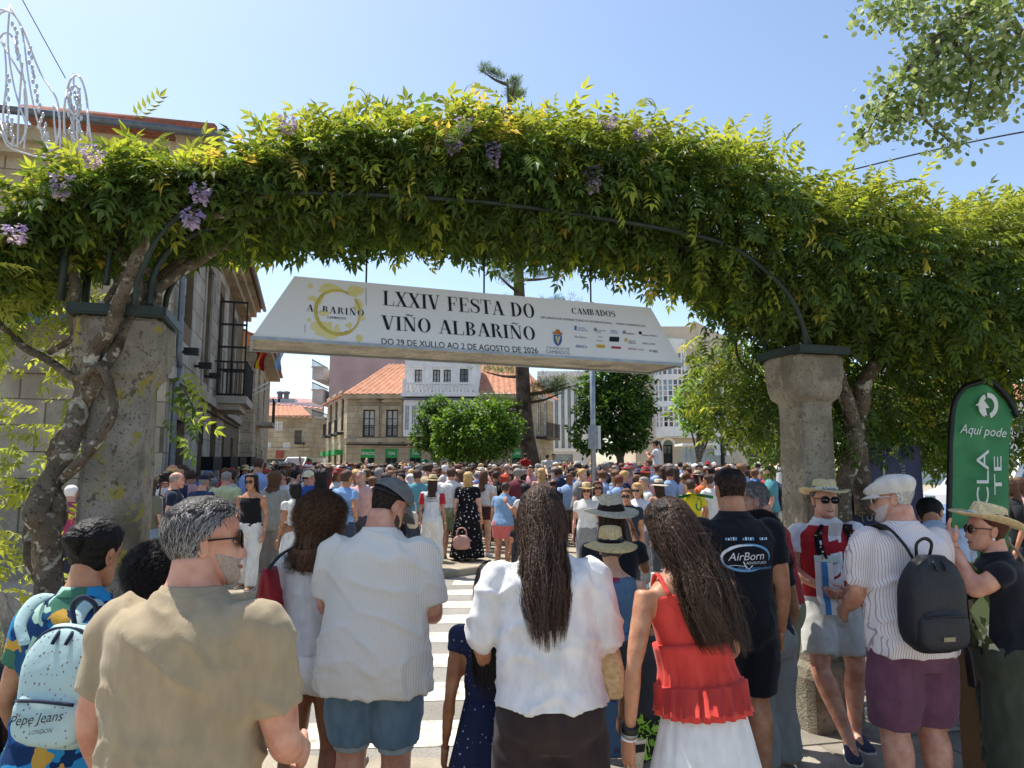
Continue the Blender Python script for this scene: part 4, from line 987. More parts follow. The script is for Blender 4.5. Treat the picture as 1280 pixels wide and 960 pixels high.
FBs.window(FBs.op[3], 6, 1, M_IRON, M_GLASS, .1, .08, 'shopfront')
FBs.boxp('shop_sign', pm('red_sign', '9a4436', '863a2e', 4, .6), (FBs.op[3][0] + .8, FBs.op[3][1] - .8, -.12, -.01, FBs.op[3][3] + .1, FBs.op[3][3] + .75))
FBs.boxp('string_course', M_STONE, (0, FBs.L, -.1, 0, 3.5, 3.7)); FBs.boxp('cornice', M_STONE, (-.2, FBs.L + .3, -.35, 0, FBs.z1 - .15, FBs.z1 + .1))
a = P(322, 520, dB - .6); b = P(392, 522, dB - .6); c = P(378, 508, dB + 4); d_ = P(330, 506, dB + 4); tile_roof('roof', [a, b, c, d_], M_TILE, B, .5)
b2 = P(386, 588, dB); c2 = b2 + Vector((1.2, 9, 0)); Facade(B, (b2.x, b2.y), (c2 - b2), (c2 - b2).length, FBs.z1, (), M_FAR)
mb = MB(); mb.box(P(371, 588, dB).x, P(380, 588, dB).x, dB - 1, dB, 4.0, 4.15);
for k in range(9): u = P(371 + k, 588, dB).x; mb.box(u, u + .04, dB - 1, dB - .95, 4.15, 5.1)
mb.box(P(371, 588, dB).x, P(380, 588, dB).x, dB - 1.02, dB - .94, 5.1, 5.16); mb.build('balcony', M_IRON, B)
B2 = empty('pink_roof_house', (0, 0, 0)); tag(B2, 'pale house with pink roof and skylights behind the ochre stone house', 'building')
FB2 = fl2(B2, 330, 403, 78, 503, M_WHITE2, [(386, 392, 530, 545), (395, 400, 530, 545), (388, 402, 562, 582)])
for o in FB2.op: FB2.window(o, 2, 2, M_ZINC, M_GLASS2, .08, .07)
a = P(326, 503, 77); b = P(406, 511, 77); c = P(392, 499, 86); d_ = P(330, 495, 86); tile_roof('roof', [a, b, c, d_], pm('pink_tile', 'c28d86', 'ad7770', 2, .9), B2, .6)
for px in (342, 360):
  mb = MB(); p = P(px, 502, 79); mb.box(p.x - .9, p.x + .9, p.y - .6, p.y + .6, p.z - .1, p.z + .25); mb.build('skylight', M_GLASS2, B2)
for px in (350, 358): mb = MB(); p = P(px, 496, 84); mb.lathe([(.3, -.6), (.3, .3), (.45, .35), (.4, .6), (.05, .7)], 10, c=tuple(p)); mb.build('chimney', M_ZINC, B2)
# --- pink apartment block
Cc = empty('pink_apartment_block', (0, 0, 0)); tag(Cc, 'tall faded pink apartment block with stacked end balconies above the tiled roof', 'building')
FC = fl2(Cc, 408, 506, 74, 425, M_PINK, [])
pc = P(408, 588, 74); pe = pc + Vector((-1.0, 8, 0)); FCs = Facade(Cc, (pe.x, pe.y), (pc - pe), (pc - pe).length, FC.z1, (), M_WHITE2)
for y in (462, 490, 524, 548):
  mb = MB(); p = P(404, y, 75); mb.box(p.x - .75, p.x + .35, 73.6, 80, p.z - 1.2, p.z); mb.box(p.x - .85, p.x + .35, 73.5, 80, p.z, p.z + .15); mb.build('balcony', pm('balcony_render', 'c3b7b0', 'aaa09a', .6, .9), Cc)
  mb = MB()
  for k in range(14): mb.box(p.x - .8, p.x - .75, 73.6 + k * .45, 73.66 + k * .45, p.z + .15, p.z + .8)
  mb.box(p.x - .82, p.x - .72, 73.5, 80, p.z + .8, p.z + .88); mb.build('railing', M_IRON, Cc)
# --- corner house with green shop signs
D = empty('corner_house', (0, 0, 0)); tag(D, 'ochre granite corner house with green shop signs and white roof dormer', 'building')
dD = 50
FD = fl2(D, 432, 668, dD, 495, M_FAR, [(453, 468, 512, 546), (482, 497, 512, 546), (636, 647, 508, 540), (451, 468.5, 561, 592), (482, 497, 561, 592), (512, 527, 561, 592), (640, 652, 561, 592)])
for o in FD.op[:3]:
  FD.window(o, 2, 3, pm('dark_frame', '3b3f3d', '2f3331', 5, .5), M_CURT, .1, .09)
  a, b, c, d_ = o; FD.boxp('window_surround', M_STONE, (a - .28, a, -.06, 0, c, d_ + .2), (b, b + .28, -.06, 0, c, d_ + .2), (a - .28, b + .28, -.08, 0, d_, d_ + .26))
  mb = MB(); m_ = (a + b) / 2; mb.add([(a - .5, -.16, d_ + .5), (b + .5, -.16, d_ + .5), (m_, -.16, d_ + .98), (a - .5, 0, d_ + .5), (b + .5, 0, d_ + .5), (m_, 0, d_ + .98)], [(0, 1, 2), (0, 2, 5, 3), (1, 4, 5, 2), (0, 3, 4, 1)]); FD.put(mb, 'pediment', M_STONE)
  mb = MB()
  for u in np.arange(a + .04, b, .11): mb.box(u, u + .022, -.05, -.03, c, c + .75)
  mb.box(a, b, -.06, -.02, c + .75, c + .8); FD.put(mb, 'railing', M_IRON)
for o in FD.op[3:]:
  w_ = FD.window(o, 2, 1, pm('shop_green', '2d5a40', '264d37', 5, .5), M_GLASS, .15, .1, 'shopfront'); a, b, c, d_ = o
  FD.boxp('shop_sign', M_GREEN, (a, b, .02, .12, d_ - .62, d_)); V2, F2 = text2d('ESPACIO' if a < 2 else 'ON')
  mb = MB(); mb.add([((a + b) / 2 + x * .3, .012, d_ - .42 + z * .3) for x, z in V2], F2); FD.put(mb, 'lettering', WHITE)
  mb = MB(); m_ = (a + b) / 2; mb.add([(a - .5, -.12, d_ + .35), (b + .5, -.12, d_ + .35), (m_, -.12, d_ + .8), (a - .5, 0, d_ + .35), (b + .5, 0, d_ + .35), (m_, 0, d_ + .8)], [(0, 1, 2), (0, 2, 5, 3), (1, 4, 5, 2), (0, 3, 4, 1)]); FD.put(mb, 'pediment', M_STONE)
zl = FD.uz(432, 550)[1]; FD.boxp('string_course', M_STONE, (-.1, FD.L, -.16, 0, zl - .14, zl + .12)); mb = MB(); mb.tube([(0, -.2, zl - .3), (4, -.2, zl - .35), (9, -.2, zl - .28), (FD.L, -.2, zl - .3)], .05, 5, 3); FD.put(mb, 'wall_cable', BLACK)
FD.boxp('cornice', M_STONE, (-.35, FD.L + .3, -.4, 0, FD.z1 - .2, FD.z1 + .12))
pd0 = P(432, 588, dD); pdl = P(407, 588, 58.6); FDl = Facade(D, (pdl.x, pdl.y), (pd0 - pdl), (pd0 - pdl).length, FD.z1, [(1.2, 2.3, 4.6, 7.0), (4.0, 5.1, 4.6, 7.0), (6.8, 7.9, 4.6, 7.0), (1.2, 2.3, .3, 3.0), (4.0, 5.1, .3, 3.0), (6.8, 7.9, .3, 3.0)], M_FAR, .25)
for k, o in enumerate(FDl.op):
  FDl.window(o, 2, 3, pm('dark_frame', '3b3f3d', '2f3331', 5, .5), M_GLASS, .1, .09)
  a, b, c, d_ = o
  if k < 3:
    FDl.boxp('hood', WHITE if False else M_STONE, (a - .3, b + .3, -.2, 0, d_ + .3, d_ + .5)); mb = MB()
    for u in np.arange(a - .2, b + .2, .14): mb.box(u, u + .025, -.45, -.43, c - .1, c + .8)
    mb.box(a - .25, b + .25, -.5, 0, c - .25, c - .1); mb.box(a - .22, b + .22, -.47, -.42, c + .8, c + .85); FDl.put(mb, 'balcony', M_IRON)
  else: FDl.boxp('awning', M_GREEN, (a - .1, b + .1, -.6, 0, d_ - .1, d_ + .25))
pdr = P(692, 588, 54.5); pd1 = P(668, 588, dD); FDr = Facade(D, (pd1.x, pd1.y), (pdr - pd1), (pdr - pd1).length, FD.z1, [(.8, 1.6, 4.4, 6.8), (2.4, 3.2, 4.4, 6.8), (.8, 1.6, .4, 2.8), (2.4, 3.2, .4, 2.8)], M_FAR, .25)
for o in FDr.op: FDr.window(o, 2, 3, WHITE, M_GLASS, .1, .08)
mb = MB(); mb.box(.4, 3.8, -.8, 0, 4.0, 4.15)
for u in np.arange(.4, 3.8, .16): mb.box(u, u + .03, -.8, -.77, 4.15, 5.1)
mb.box(.4, 3.8, -.82, -.75, 5.1, 5.16); FDr.put(mb, 'balcony', M_IRON)
zt = FD.z1 + .12; f = lambda px, py, d: P(px, py, d)
E0 = f(430, 495, dD - .5); E1 = f(670, 495, dD - .5); R0_ = f(486, 455, dD + 6); R1_ = f(655, 455, dD + 6)
for q in (E0, E1): q.z = zt
for q in (R0_, R1_): q.z = R0_.z
tile_roof('roof', [E0, E1, R1_, R0_], M_TILE, D, .42); EL = Vector((pdl.x - .5, pdl.y, zt)); tile_roof('roof', [EL, E0, R0_, R0_ + Vector((-.3, 6, 0))], M_TILE, D, .42)
ER = Vector((pdr.x + .5, pdr.y, zt)); tile_roof('roof', [E1, ER, R1_ + Vector((.3, 5, 0)), R1_], M_TILE, D, .42)
# dormer storey (white) with balustrade
zb = FD.uz(505, 493)[1]; u0 = FD.uz(505, 500)[0]; u1 = FD.uz(597, 500)[0]; zd = FD.uz(550, 450)[1]
dm = fl2(D, 504, 598, dD - .05, 443, WHITE, [(517, 527, 462, 481), (540, 549, 462, 481), (553.5, 562.5, 462, 481), (574, 585.5, 461, 481)], .15)
for k, o in enumerate(dm.op): dm.window(o, 2, 3, pm('dark_frame', '3b3f3d', '2f3331', 5, .5), M_CURT if k < 3 else M_GLASS, .08, .07)
for v in dm.wall.data.vertices: v.co.z = max(v.co.z, zb - .1)
mb = MB(); mb.box(0, dm.L, .3, 4, zb - .1, dm.z1 - .05); dm.put(mb, 'dormer_side', WHITE)
for x0, x1 in ((514, 530), (537, 566), (571, 588)):
  a = dm.uz(x0, 500)[0]; b = dm.uz(x1, 500)[0]; z = dm.uz(x0, 459)[1]; m_ = (a + b) / 2
  mb = MB(); mb.add([(a, -.12, z), (b, -.12, z), (m_, -.12, z + .55), (a, 0, z), (b, 0, z), (m_, 0, z + .55)], [(0, 1, 2), (0, 2, 5, 3), (1, 4, 5, 2), (0, 3, 4, 1)]); mb.box(a + .05, a + .15, -.08, 0, zb + .2, z); mb.box(b - .15, b - .05, -.08, 0, zb + .2, z); dm.put(mb, 'pediment', WHITE)
zr_ = dm.uz(550, 481)[1]; mb = MB(); mb.box(-.1, dm.L + .1, -1.05, 0, zb - .25, zb); mb.box(0, dm.L, -1.0, -.85, zr_ - .08, zr_ + .06); mb.box(0, dm.L, -1.0, -.85, zb, zb + .08)
for u in (0, dm.L - .25): mb.box(u, u + .25, -1.03, -.8, zb, zr_ + .3)
dm.put(mb, 'balcony', WHITE)
bal = MB(); bal.lathe([(.06, 0), (.04, .1), (.085, .25), (.04, .42), (.05, .55)], 8)
me0 = None
for u in np.arange(.4, dm.L - .3, .25):
  if me0 is None: o = bal.build('baluster', WHITE, D, True); me0 = o.data
  else: o = link('baluster', me0, D)
  o.location = dm.M @ Vector((u, -.925, zb + .08)); o.scale = (1, 1, (zr_ - zb - .16) / .55)
# white glazed gallery on the first floor
gl = fl2(D, 503, 600, dD - 1.0, 500, WHITE, [(505 + k * 8.6, 511 + k * 8.6, 506, 538) for k in range(11)], .1)
for o in gl.op: gl.window(o, 2, 4, WHITE, M_GLASS2, .03, .05)
mb = MB(); mb.box(0, gl.L, .14, .95, gl.uz(503, 545)[1], gl.z1); gl.put(mb, 'gallery_box', WHITE); gl.boxp('gallery_roof', M_ZINC, (-.15, gl.L + .15, -.15, 1.0, gl.z1, gl.z1 + .12))
gl.wall.name = 'gallery_front'
for ob in (gl.wall,):
  # only the glazed band stays: cut the sheet below the gallery floor
  me = ob.data; zc = gl.uz(503, 545)[1]
  for v in me.vertices: v.co.z = max(v.co.z, zc)
# --- white buildings to the right of the corner house
E_ = empty('white_slatted_building', (0, 0, 0)); tag(E_, 'narrow white building with tall vertical window strips between pine and round tree', 'building')
FE = fl2(E_, 672, 740, 70, 468, M_WHITE2, [(694, 698, 482, 560), (702, 706, 482, 560), (710, 714, 482, 560), (718, 722, 482, 560), (692, 716, 568, 590)], .3)
for o in FE.op: FE.window(o, 1, 6, M_ZINC, M_GLASS2, .15, .06)
FE.boxp('floor_band', WHITE, (0, FE.L, -.15, 0, 3.6, 3.9)); FE.boxp('parapet', WHITE, (0, FE.L, -.2, 0, FE.z1 - .2, FE.z1 + .3))
mb = MB(); mb.box(0, FE.L, .32, 9, 0, FE.z1 - .1); FE.put(mb, 'wing', M_WHITE2)
G = empty('bay_window_building', (0, 0, 0)); tag(G, 'white modern building with rounded glass bay above an arched doorway', 'building')
dG = 56; FG = fl2(G, 796, 872, dG, 408, M_BEIGE, [(800, 816, 512, 530), (829, 841, 556, 590)], .3)
FG.window(FG.op[0], 2, 1, M_IRON, M_GLASS, .1, .12); FG.window(FG.op[1], 2, 1, M_IRON, M_GLASS, .25, .1, 'door')
mb = MB(); aa = FG.op[1]; n_ = 12; cx = (aa[0] + aa[1]) / 2; rr = (aa[1] - aa[0]) / 2
V = [(cx + rr * math.cos(math.pi * k / n_), -.01, aa[3] + rr * math.sin(math.pi * k / n_)) for k in range(n_ + 1)]; mb.add(V, [tuple(range(n_ + 1))]); FG.put(mb, 'arch_glass', M_GLASS)
mb = MB(); q = [(cx + (rr + .12) * math.cos(math.pi * k / n_), -.05, aa[3] + (rr + .12) * math.sin(math.pi * k / n_)) for k in range(n_ + 1)]; mb.tube(q, .12, 6, 1); FG.put(mb, 'arch_trim', WHITE)
ub0 = FG.uz(818, 500)[0]; ub1 = FG.uz(858, 500)[0]; cb = (ub0 + ub1) / 2; rb = (ub1 - ub0) / 2; zc0 = FG.uz(838, 546)[1]; zc1 = FG.uz(838, 440)[1]
def arcpt(t, r, z): return (cb + r * math.cos(math.pi + t * math.pi), -r * math.sin(t * math.pi) * .75, z)
N_ = 10
mb = MB(); band = [(zc0, zc0 + .75)] + [(FG.uz(838, y)[1] - .22, FG.uz(838, y)[1] + .22) for y in (506, 473)] + [(zc1 - .2, zc1 + .9)]
for z0_, z1_ in band:
  mb = MB()
  for k in range(N_ * 2):
    t0, t1 = k / N_ / 2, (k + 1) / N_ / 2; mb.add([arcpt(t0, rb + .08, z0_), arcpt(t1, rb + .08, z0_), arcpt(t1, rb + .08, z1_), arcpt(t0, rb + .08, z1_), arcpt(t0, rb - .3, z0_), arcpt(t1, rb - .3, z0_), arcpt(t1, rb - .3, z1_), arcpt(t0, rb - .3, z1_)], [(0, 1, 2, 3), (0, 4, 5, 1), (3, 2, 6, 7)])
  FG.put(mb, 'bay_band', WHITE)
rows = [zc0 + .75, FG.uz(838, 506)[1] - .22, FG.uz(838, 506)[1] + .22, FG.uz(838, 473)[1] - .22, FG.uz(838, 473)[1] + .22, zc1 - .2]
for fl_ in range(3):
  za, zb_ = rows[fl_ * 2], rows[fl_ * 2 + 1]
  for k in range(N_):
    t0, t1 = (k + .08) / N_, (k + .92) / N_; nr = 4
    for r_ in range(nr):
      z0_ = za + (zb_ - za) * (r_ + .06) / nr; z1_ = za + (zb_ - za) * (r_ + .94) / nr; mb = MB(); mb.add([arcpt(t0, rb, z0_), arcpt(t1, rb, z0_), arcpt(t1, rb, z1_), arcpt(t0, rb, z1_)], [(0, 1, 2, 3)])
      FG.put(mb, 'pane', [M_GLASS2, M_GLASS, M_GLASS2, M_CURT, pm('brown_blind', '8a6a5a', '76594b', 3, .6)][rng.randrange(5)])
  mb = MB()
  for k in range(N_ + 1): mb.bar(arcpt(k / N_, rb + .02, za), arcpt(k / N_, rb + .02, zb_), .12)
  for r_ in range(1, 4):
    z = za + (zb_ - za) * r_ / 4
    for k in range(N_): mb.bar(arcpt(k / N_, rb + .02, z), arcpt((k + 1) / N_, rb + .02, z), .07)
  FG.put(mb, 'window_frame', WHITE)
FG.boxp('canopy_band', WHITE, (FG.uz(818, 500)[0], FG.L + 1.2, -.5, -.02, zc0 - .1, zc0 + .7))
pg = P(872, 588, dG); FGr = Facade(G, (pg.x, pg.y), Vector((.55, .84, 0)), 14, FG.z1 + .5, [(1 + k * 2.4, 2.2 + k * 2.4, z, z + 1.6) for k in range(5) for z in (4.5, 7.5, 10.2)], M_BEIGE, .2)
for o in FGr.op: FGr.window(o, 2, 2, WHITE, M_GLASS2, .08, .08)
mb = MB(); mb.box(0, FG.L, .35, 10, 0, FG.z1 - .1); FG.put(mb, 'building_core', M_BEIGE)
# glazed terrace in front of the arcade
T_ = empty('glass_terrace', (0, 0, 0)); tag(T_, 'steel and glass terrace screen beside the arched doorway', 'terrace')
for k in range(9):
  a = P(853 + k * 6, 588, 50); b = P(858.4 + k * 6, 588, 50); mb = MB(); mb.box(a.x, b.x, 50, 50.03, .6, 3.3); mb.build('pane', M_GLASS2, T_); mb = MB(); mb.box(b.x, b.x + .06, 49.97, 50.06, .5, 3.5); mb.build('post', M_STEEL, T_)
mb = MB(); mb.box(P(852, 588, 50).x, P(908, 588, 50).x, 49.5, 52, 3.5, 3.65); mb.build('roof', WHITE, T_)
H_ = empty('far_waterfront_building', (0, 0, 0)); tag(H_, 'distant cream building seen behind the lamp post banners', 'building')
FH = fl2(H_, 896, 1010, 85, 486, M_BEIGE, [(905 + 13 * k, 912 + 13 * k, y, y + 18) for k in range(7) for y in (500, 530)] + [(900, 1000, 560, 584)], .2)
for o in FH.op: FH.window(o, 3, 2, WHITE, M_GLASS, .1, .08)
I_ = empty('far_street_house', (0, 0, 0)); tag(I_, 'distant white house glimpsed behind the green feather flag', 'building')
FI = fl2(I_, 1120, 1420, 60, 500, M_WHITE2, [(1140 + 34 * k, 1156 + 34 * k, 520, 548) for k in range(8)], .2)
for o in FI.op: FI.window(o, 2, 2, M_ZINC, M_GLASS, .1, .08)
a = P(1110, 500, 59.5); b = P(1430, 500, 59.5); tile_roof('roof', [a, b, b + Vector((0, 5, 2)), a + Vector((0, 5, 2))], M_TILE, I_, .45)
# ------------------------------------------------------------------ pergola
PL = Vector((-2.20, 4.05, 0)); PR = Vector((2.17, 5.32, 0)); eP = (PR - PL).normalized(); nP = Vector((-eP.y, eP.x, 0)); SPAN = (PR - PL).length
def AP(u, v, z): q = PL + eP * u + nP * v; return Vector((q.x, q.y, z))
def arch_uz(px, py, v=0):
  p = on_plane(px, py, PL + nP * v, nP); return (p - PL).dot(eP), p.z
M_PIL = granite('mossy_granite', '969085', '7c766a', 5, 0, 70, .8, lichen=('8f8644', '5d574a', 7.5), dark='5f5849')
M_PIL2 = granite('pillar_granite', '9c9281', '847a69', 5, 0, 70, .8, lichen=('8f8974', '6f6858', 11), dark='6f6859')
M_FRAME = pm('green_iron', '26352f', '1c2823', 14, .5, .2)
def pillar(label, c, w_, mat, yaw):
  o = empty('stone_pillar', (c.x, c.y, .03), yaw); tag(o, label, 'pillar')
  def blk(name, prof, seed):
    # square section with worn edges
    n = 32; V = []; F = []
    for i, (hw, z) in enumerate(prof):
      r_ = ring(z, hw, hw, 0, n=n, e=9); r_ += .004 * nrg.normal(0, 1, r_.shape) * np.array([1, 1, .3]); V.append(r_)
    V, F = loft(V); m = MB(); m.add(V, F); return m.build(name, mat, o, False)
  h2 = w_ / 2
  blk('base', [(h2 + .07, -.03), (h2 + .07, .36), (h2 + .05, .42), (h2 + .02, .45)], 1)
  blk('shaft', [(h2, .44)] + [(h2 - .012 * k / 12, .44 + k * .15) for k in range(1, 13)], 2)
  blk('capital', [(h2 - .01, 2.23), (h2 - .005, 2.26), (h2 + .03, 2.30), (h2 + .045, 2.36), (h2 + .05, 2.42), (h2 + .055, 2.44), (h2 + .055, 2.58), (h2 + .045, 2.60)], 3)
  mb = MB(); k = h2 + .07
  mb.box(-k, k, -k - .02, k + .02, 2.602, 2.612)
  for s_ in (-1, 1): mb.box(s_ * k - .006, s_ * k + .006, -k - .02, k + .02, 2.612, 2.66); mb.box(-k + .007, k - .007, s_ * (k + .02) - .006, s_ * (k + .02) + .006, 2.612, 2.66)
  mb.build('iron_tray', M_FRAME, o); return o
pyaw = math.atan2(eP.y, eP.x)
pillar('lichen-spotted granite pillar beside the twisted vine trunk', PL, .335, M_PIL, pyaw)
pillar('plain grey granite pillar behind the man in the red waistcoat and straw hat', PR, .30, M_PIL2, pyaw)
# iron arch: two hoops with cross ties
fr = empty('pergola_frame', (PL.x, PL.y, 2.7)); tag(fr, 'dark green iron hoops and ties carrying the wisteria arch', 'pergola'); offs = Vector((PL.x, PL.y, 2.7))
def hoop(v, rise, u0, u1, zs=2.68):
  uz = [(u0, zs), (u0 + .02, zs + .22), (u0 + .16, zs + .42), (u0 + .5, zs + .56)] + [(u0 + .5 + (u1 - u0 - 1.0) * t, zs + .56 + rise * math.sin(math.pi * t)) for t in (.2, .4, .5, .6, .8)] + [(u1 - .5, zs + .56), (u1 - .16, zs + .42), (u1 - .02, zs + .22), (u1, zs)]
  return [AP(u, v, z) - offs for u, z in uz]
for v in (-.22, .22):
  for rise, grow, rad in ((.22, 0, .018), (.52, -.22, .016)):
    mb = MB(); mb.tube(hoop(v, rise, .15 + grow, SPAN - .15 - grow, 2.68 + (.12 if grow else 0)), rad, 8, 4); mb.build('hoop', M_FRAME, fr, True)
for k in range(9):
  t = k / 8; u = .65 + (SPAN - 1.3) * t; z = 3.24 + .22 * math.sin(math.pi * t); mb = MB()
  mb.tube([AP(u, -.22, z) - offs, AP(u - .02, -.22, z + .36) - offs], .012, 6, 1); mb.build('tie', M_FRAME, fr, True)
  mb = MB(); mb.tube([AP(u, -.22, z + .01) - offs, AP(u, .22, z + .01) - offs], .012, 6, 1); mb.build('tie', M_FRAME, fr, True)
for v in (-.22, .22):
  mb = MB(); mb.tube([AP(-.28, v, 2.7) - offs, AP(-.28, v, 3.1) - offs], .022, 8, 1); mb.build('post', M_FRAME, fr, True)
# horizontal continuation to the right
for v in (-.3, .3):
  mb = MB(); mb.tube([AP(SPAN - .1, v, 3.0) - offs, AP(SPAN + 1.2, v, 3.02) - offs, AP(SPAN + 3.6, v, 3.0) - offs], .018, 8, 2); mb.build('rail', M_FRAME, fr, True)
# ------------------------------------------------------------------ wisteria
M_BARK = granite('vine_bark', '6f6455', '544a3e', 9, 0, 60, 1.0, lichen=('a9a596', '8f8b7a', 12), dark='3d352c')
def leafmat(name, trans=.5, gloss=.35):
  m = bpy.data.materials.new(name); m.use_nodes = True; t = m.node_tree; b = t.nodes['Principled BSDF']; L = t.links.new; out = t.nodes['Material Output']
  at = t.nodes.new('ShaderNodeAttribute'); at.attribute_name = 'tint'; L(at.outputs['Color'], b.inputs['Base Color']); b.inputs['Roughness'].default_value = gloss; b.inputs['Specular IOR Level'].default_value = .35
  tr = t.nodes.new('ShaderNodeBsdfTranslucent'); mul = t.nodes.new('ShaderNodeMix'); mul.data_type = 'RGBA'; mul.blend_type = 'MULTIPLY'; mul.inputs[0].default_value = 1; mul.inputs[7].default_value = (2.5, 2.4, 1.0, 1)
  L(at.outputs['Color'], mul.inputs[6]); L(mul.outputs[2], tr.inputs[0]); mx = t.nodes.new('ShaderNodeMixShader'); mx.inputs[0].default_value = trans
  L(b.outputs[0], mx.inputs[1]); L(tr.outputs[0], mx.inputs[2]); L(mx.outputs[0], out.inputs[0]); return m
M_LEAF = leafmat('wisteria_leaf', .42, .55)
def leaf_template(nl=6, L_=.26, ll=.085, lw=.034, droop=.10, g=None):
  """compound leaf: rachis along +y, leaflets in pairs; returns V (n,3), F tris"""
  V = []; F = []
  def leaflet(base, dirv, up, l, w2):
    base = np.array(base); d = np.array(dirv) / np.linalg.norm(dirv); s_ = np.cross(d, up); s_ /= np.linalg.norm(s_); u = np.cross(s_, d); i = len(V)
    V.extend([base, base + d * l * .4 + s_ * w2 + u * .008, base + d * l * .42 - u * .003, base + d * l * .4 - s_ * w2 + u * .008, base + d * l - u * l * .12])
    F.extend([(i, i + 1, i + 2), (i, i + 2, i + 3), (i + 1, i + 4, i + 2), (i + 2, i + 4, i + 3)])
  pts = [np.array([0, L_ * t, -droop * t * t]) for t in np.linspace(0, 1, nl + 1)]
  for k in range(1, nl + 1):
    t = k / nl; sc = 1 - .25 * abs(t - .5); tg = np.array([0, L_, -2 * droop * t]); tg /= np.linalg.norm(tg)
    for s_ in (-1, 1): leaflet(pts[k], np.array([s_ * .85, .45, -.25 - .3 * t]), (0, 0, 1), ll * sc, lw * sc / 2)
  leaflet(pts[-1], np.array([0, 1, -.55]), (0, 0, 1), ll * 1.1, lw * .55)
  i = len(V); V.extend([pts[0] + [.0015, 0, 0], pts[0] - [.0015, 0, 0], pts[nl // 2] - [.001, 0, 0], pts[nl // 2] + [.001, 0, 0], pts[-1]]); F.extend([(i, i + 1, i + 2), (i, i + 2, i + 3), (i + 3, i + 2, i + 4)])
  return np.array(V), np.array(F)
LT = [leaf_template(5, .27, .10, .038, .10), leaf_template(4, .23, .10, .038, .14), leaf_template(6, .30, .095, .036, .06), leaf_template(4, .24, .105, .040, .02), leaf_template(3, .18, .095, .038, .10)]
# outlines of the hedge in the photograph, taken at the arch plane
TOP = [(-60, 345), (0, 305), (22, 262), (50, 215), (85, 190), (115, 180), (180, 172), (250, 182), (310, 186), (355, 155), (400, 135), (450, 130), (520, 133), (560, 128), (620, 120), (670, 136), (705, 143), (760, 136), (830, 142), (870, 165), (920, 168), (960, 175), (990, 208), (1040, 218), (1090, 216), (1130, 244), (1180, 250), (1240, 238), (1290, 232), (1400, 225)]
BOT = [(-60, 390), (0, 375), (60, 345), (130, 345), (200, 345), (260, 322), (330, 318), (420, 318), (500, 318), (600, 325), (700, 338), (780, 350), (830, 358), (870, 385), (900, 415), (960, 435), (1040, 445), (1100, 470), (1200, 470), (1290, 480), (1400, 490)]
tu = np.array([(lambda q: (q[0], q[1] - .13))(arch_uz(*p, v=-.30)) for p in TOP]); bu = np.array([(lambda q: (q[0], q[1] + .15))(arch_uz(*p, v=.35)) for p in BOT])
def top_z(u): return np.interp(u, tu[:, 0], tu[:, 1])
def bot_z(u): return np.interp(u, bu[:, 0], bu[:, 1])
wis = empty('wisteria', (PL.x - .3, PL.y, .03)); tag(wis, 'wisteria vine covering the whole pergola arch with purple flower clusters', 'vine'); woff = np.array(wis.location)
def tintcol(n, young, g):
  dark = np.array(s2l('3a4d24')); mid = np.array(s2l('556b33')); yel = np.array(s2l('8f9a40')); org = np.array(s2l('a89a50'))
  t = g.uniform(0, 1, n)[:, None]; c = dark * (1 - t) + mid * t; y = (g.uniform(0, 1, n) < young * .30)[:, None]; c = np.where(y, yel * .8 + mid * .2, c); o_ = (g.uniform(0, 1, n) < young * .07)[:, None]
  c = np.where(o_, org, c); return c * g.uniform(.8, 1.2, n)[:, None]
def orient(d, g):
  """frames with y axis along d"""
  d = d / np.linalg.norm(d, axis=1)[:, None]; up = np.tile([0, 0, 1.0], (len(d), 1)) + g.normal(0, .45, d.shape); x = np.cross(d, up); x /= np.linalg.norm(x, axis=1)[:, None] + 1e-9; z = np.cross(x, d)
  return np.stack([x, d, z], 2)
def scatter(n, g):
  """leaf positions over the hedge body (u, v, z), direction and height, which sets the crest tint"""
  u = g.uniform(-.75, 7.4, n); zb, zt = bot_z(u), top_z(u); H = zt - zb
  th = g.uniform(0, 2 * np.pi, n); rad = np.sqrt(g.uniform(.12, 1.0, n)); vr = np.interp(u, [-.8, 0, 1, 3.5, 5, 7.4], [.40, .45, .55, .62, .66, .66])
  lump = .08 * np.sin(u * 5.1 + 1.3) + .06 * np.sin(u * 11.7) + .05 * np.sin(u * 23)
  v = vr * rad * np.cos(th) * (1 + .6 * lump); zz = zb + H / 2 + H / 2 * rad * np.sin(th) * (1 + .45 * lump)
  d = np.stack([g.normal(0, .55, n), np.cos(th) * .8 + g.normal(0, .35, n), np.sin(th) * .75 - .30 + g.normal(0, .35, n)], 1)
  top = np.sin(th) * rad
  return u, v, zz, d, top
mb = MB(); mb.tube([AP(.12, -.40, 2.66) - offs, AP(.13, -.42, 2.8) - offs] + [AP(u_, -.46, float(bot_z(u_)) - .035 - (.14 if u_ < .4 else 0)) - offs for u_ in (.25, .5, .9, 1.4, 2.0, 2.6, 3.2, 3.7, 4.1)] + [AP(4.3, -.4, 2.66) - offs], .014, 7, 4); mb.build('hoop', M_FRAME, fr, True)
for u_ in (.6, 1.1, 1.6, 2.1, 2.6, 3.1): mb = MB(); z_ = float(bot_z(u_)) - .035; mb.tube([AP(u_, -.46, z_) - offs, AP(u_ - .03, -.46, z_ + .2) - offs], .009, 6, 1); mb.build('tie', M_FRAME, fr, True)
def place(u, v, z): return np.stack([PL.x + eP.x * u + nP.x * v, PL.y + eP.y * u + nP.y * v, z], 1)
def uvz_dir(d): return np.stack([eP.x * d[:, 0] + nP.x * d[:, 1], eP.y * d[:, 0] + nP.y * d[:, 1], d[:, 2]], 1)
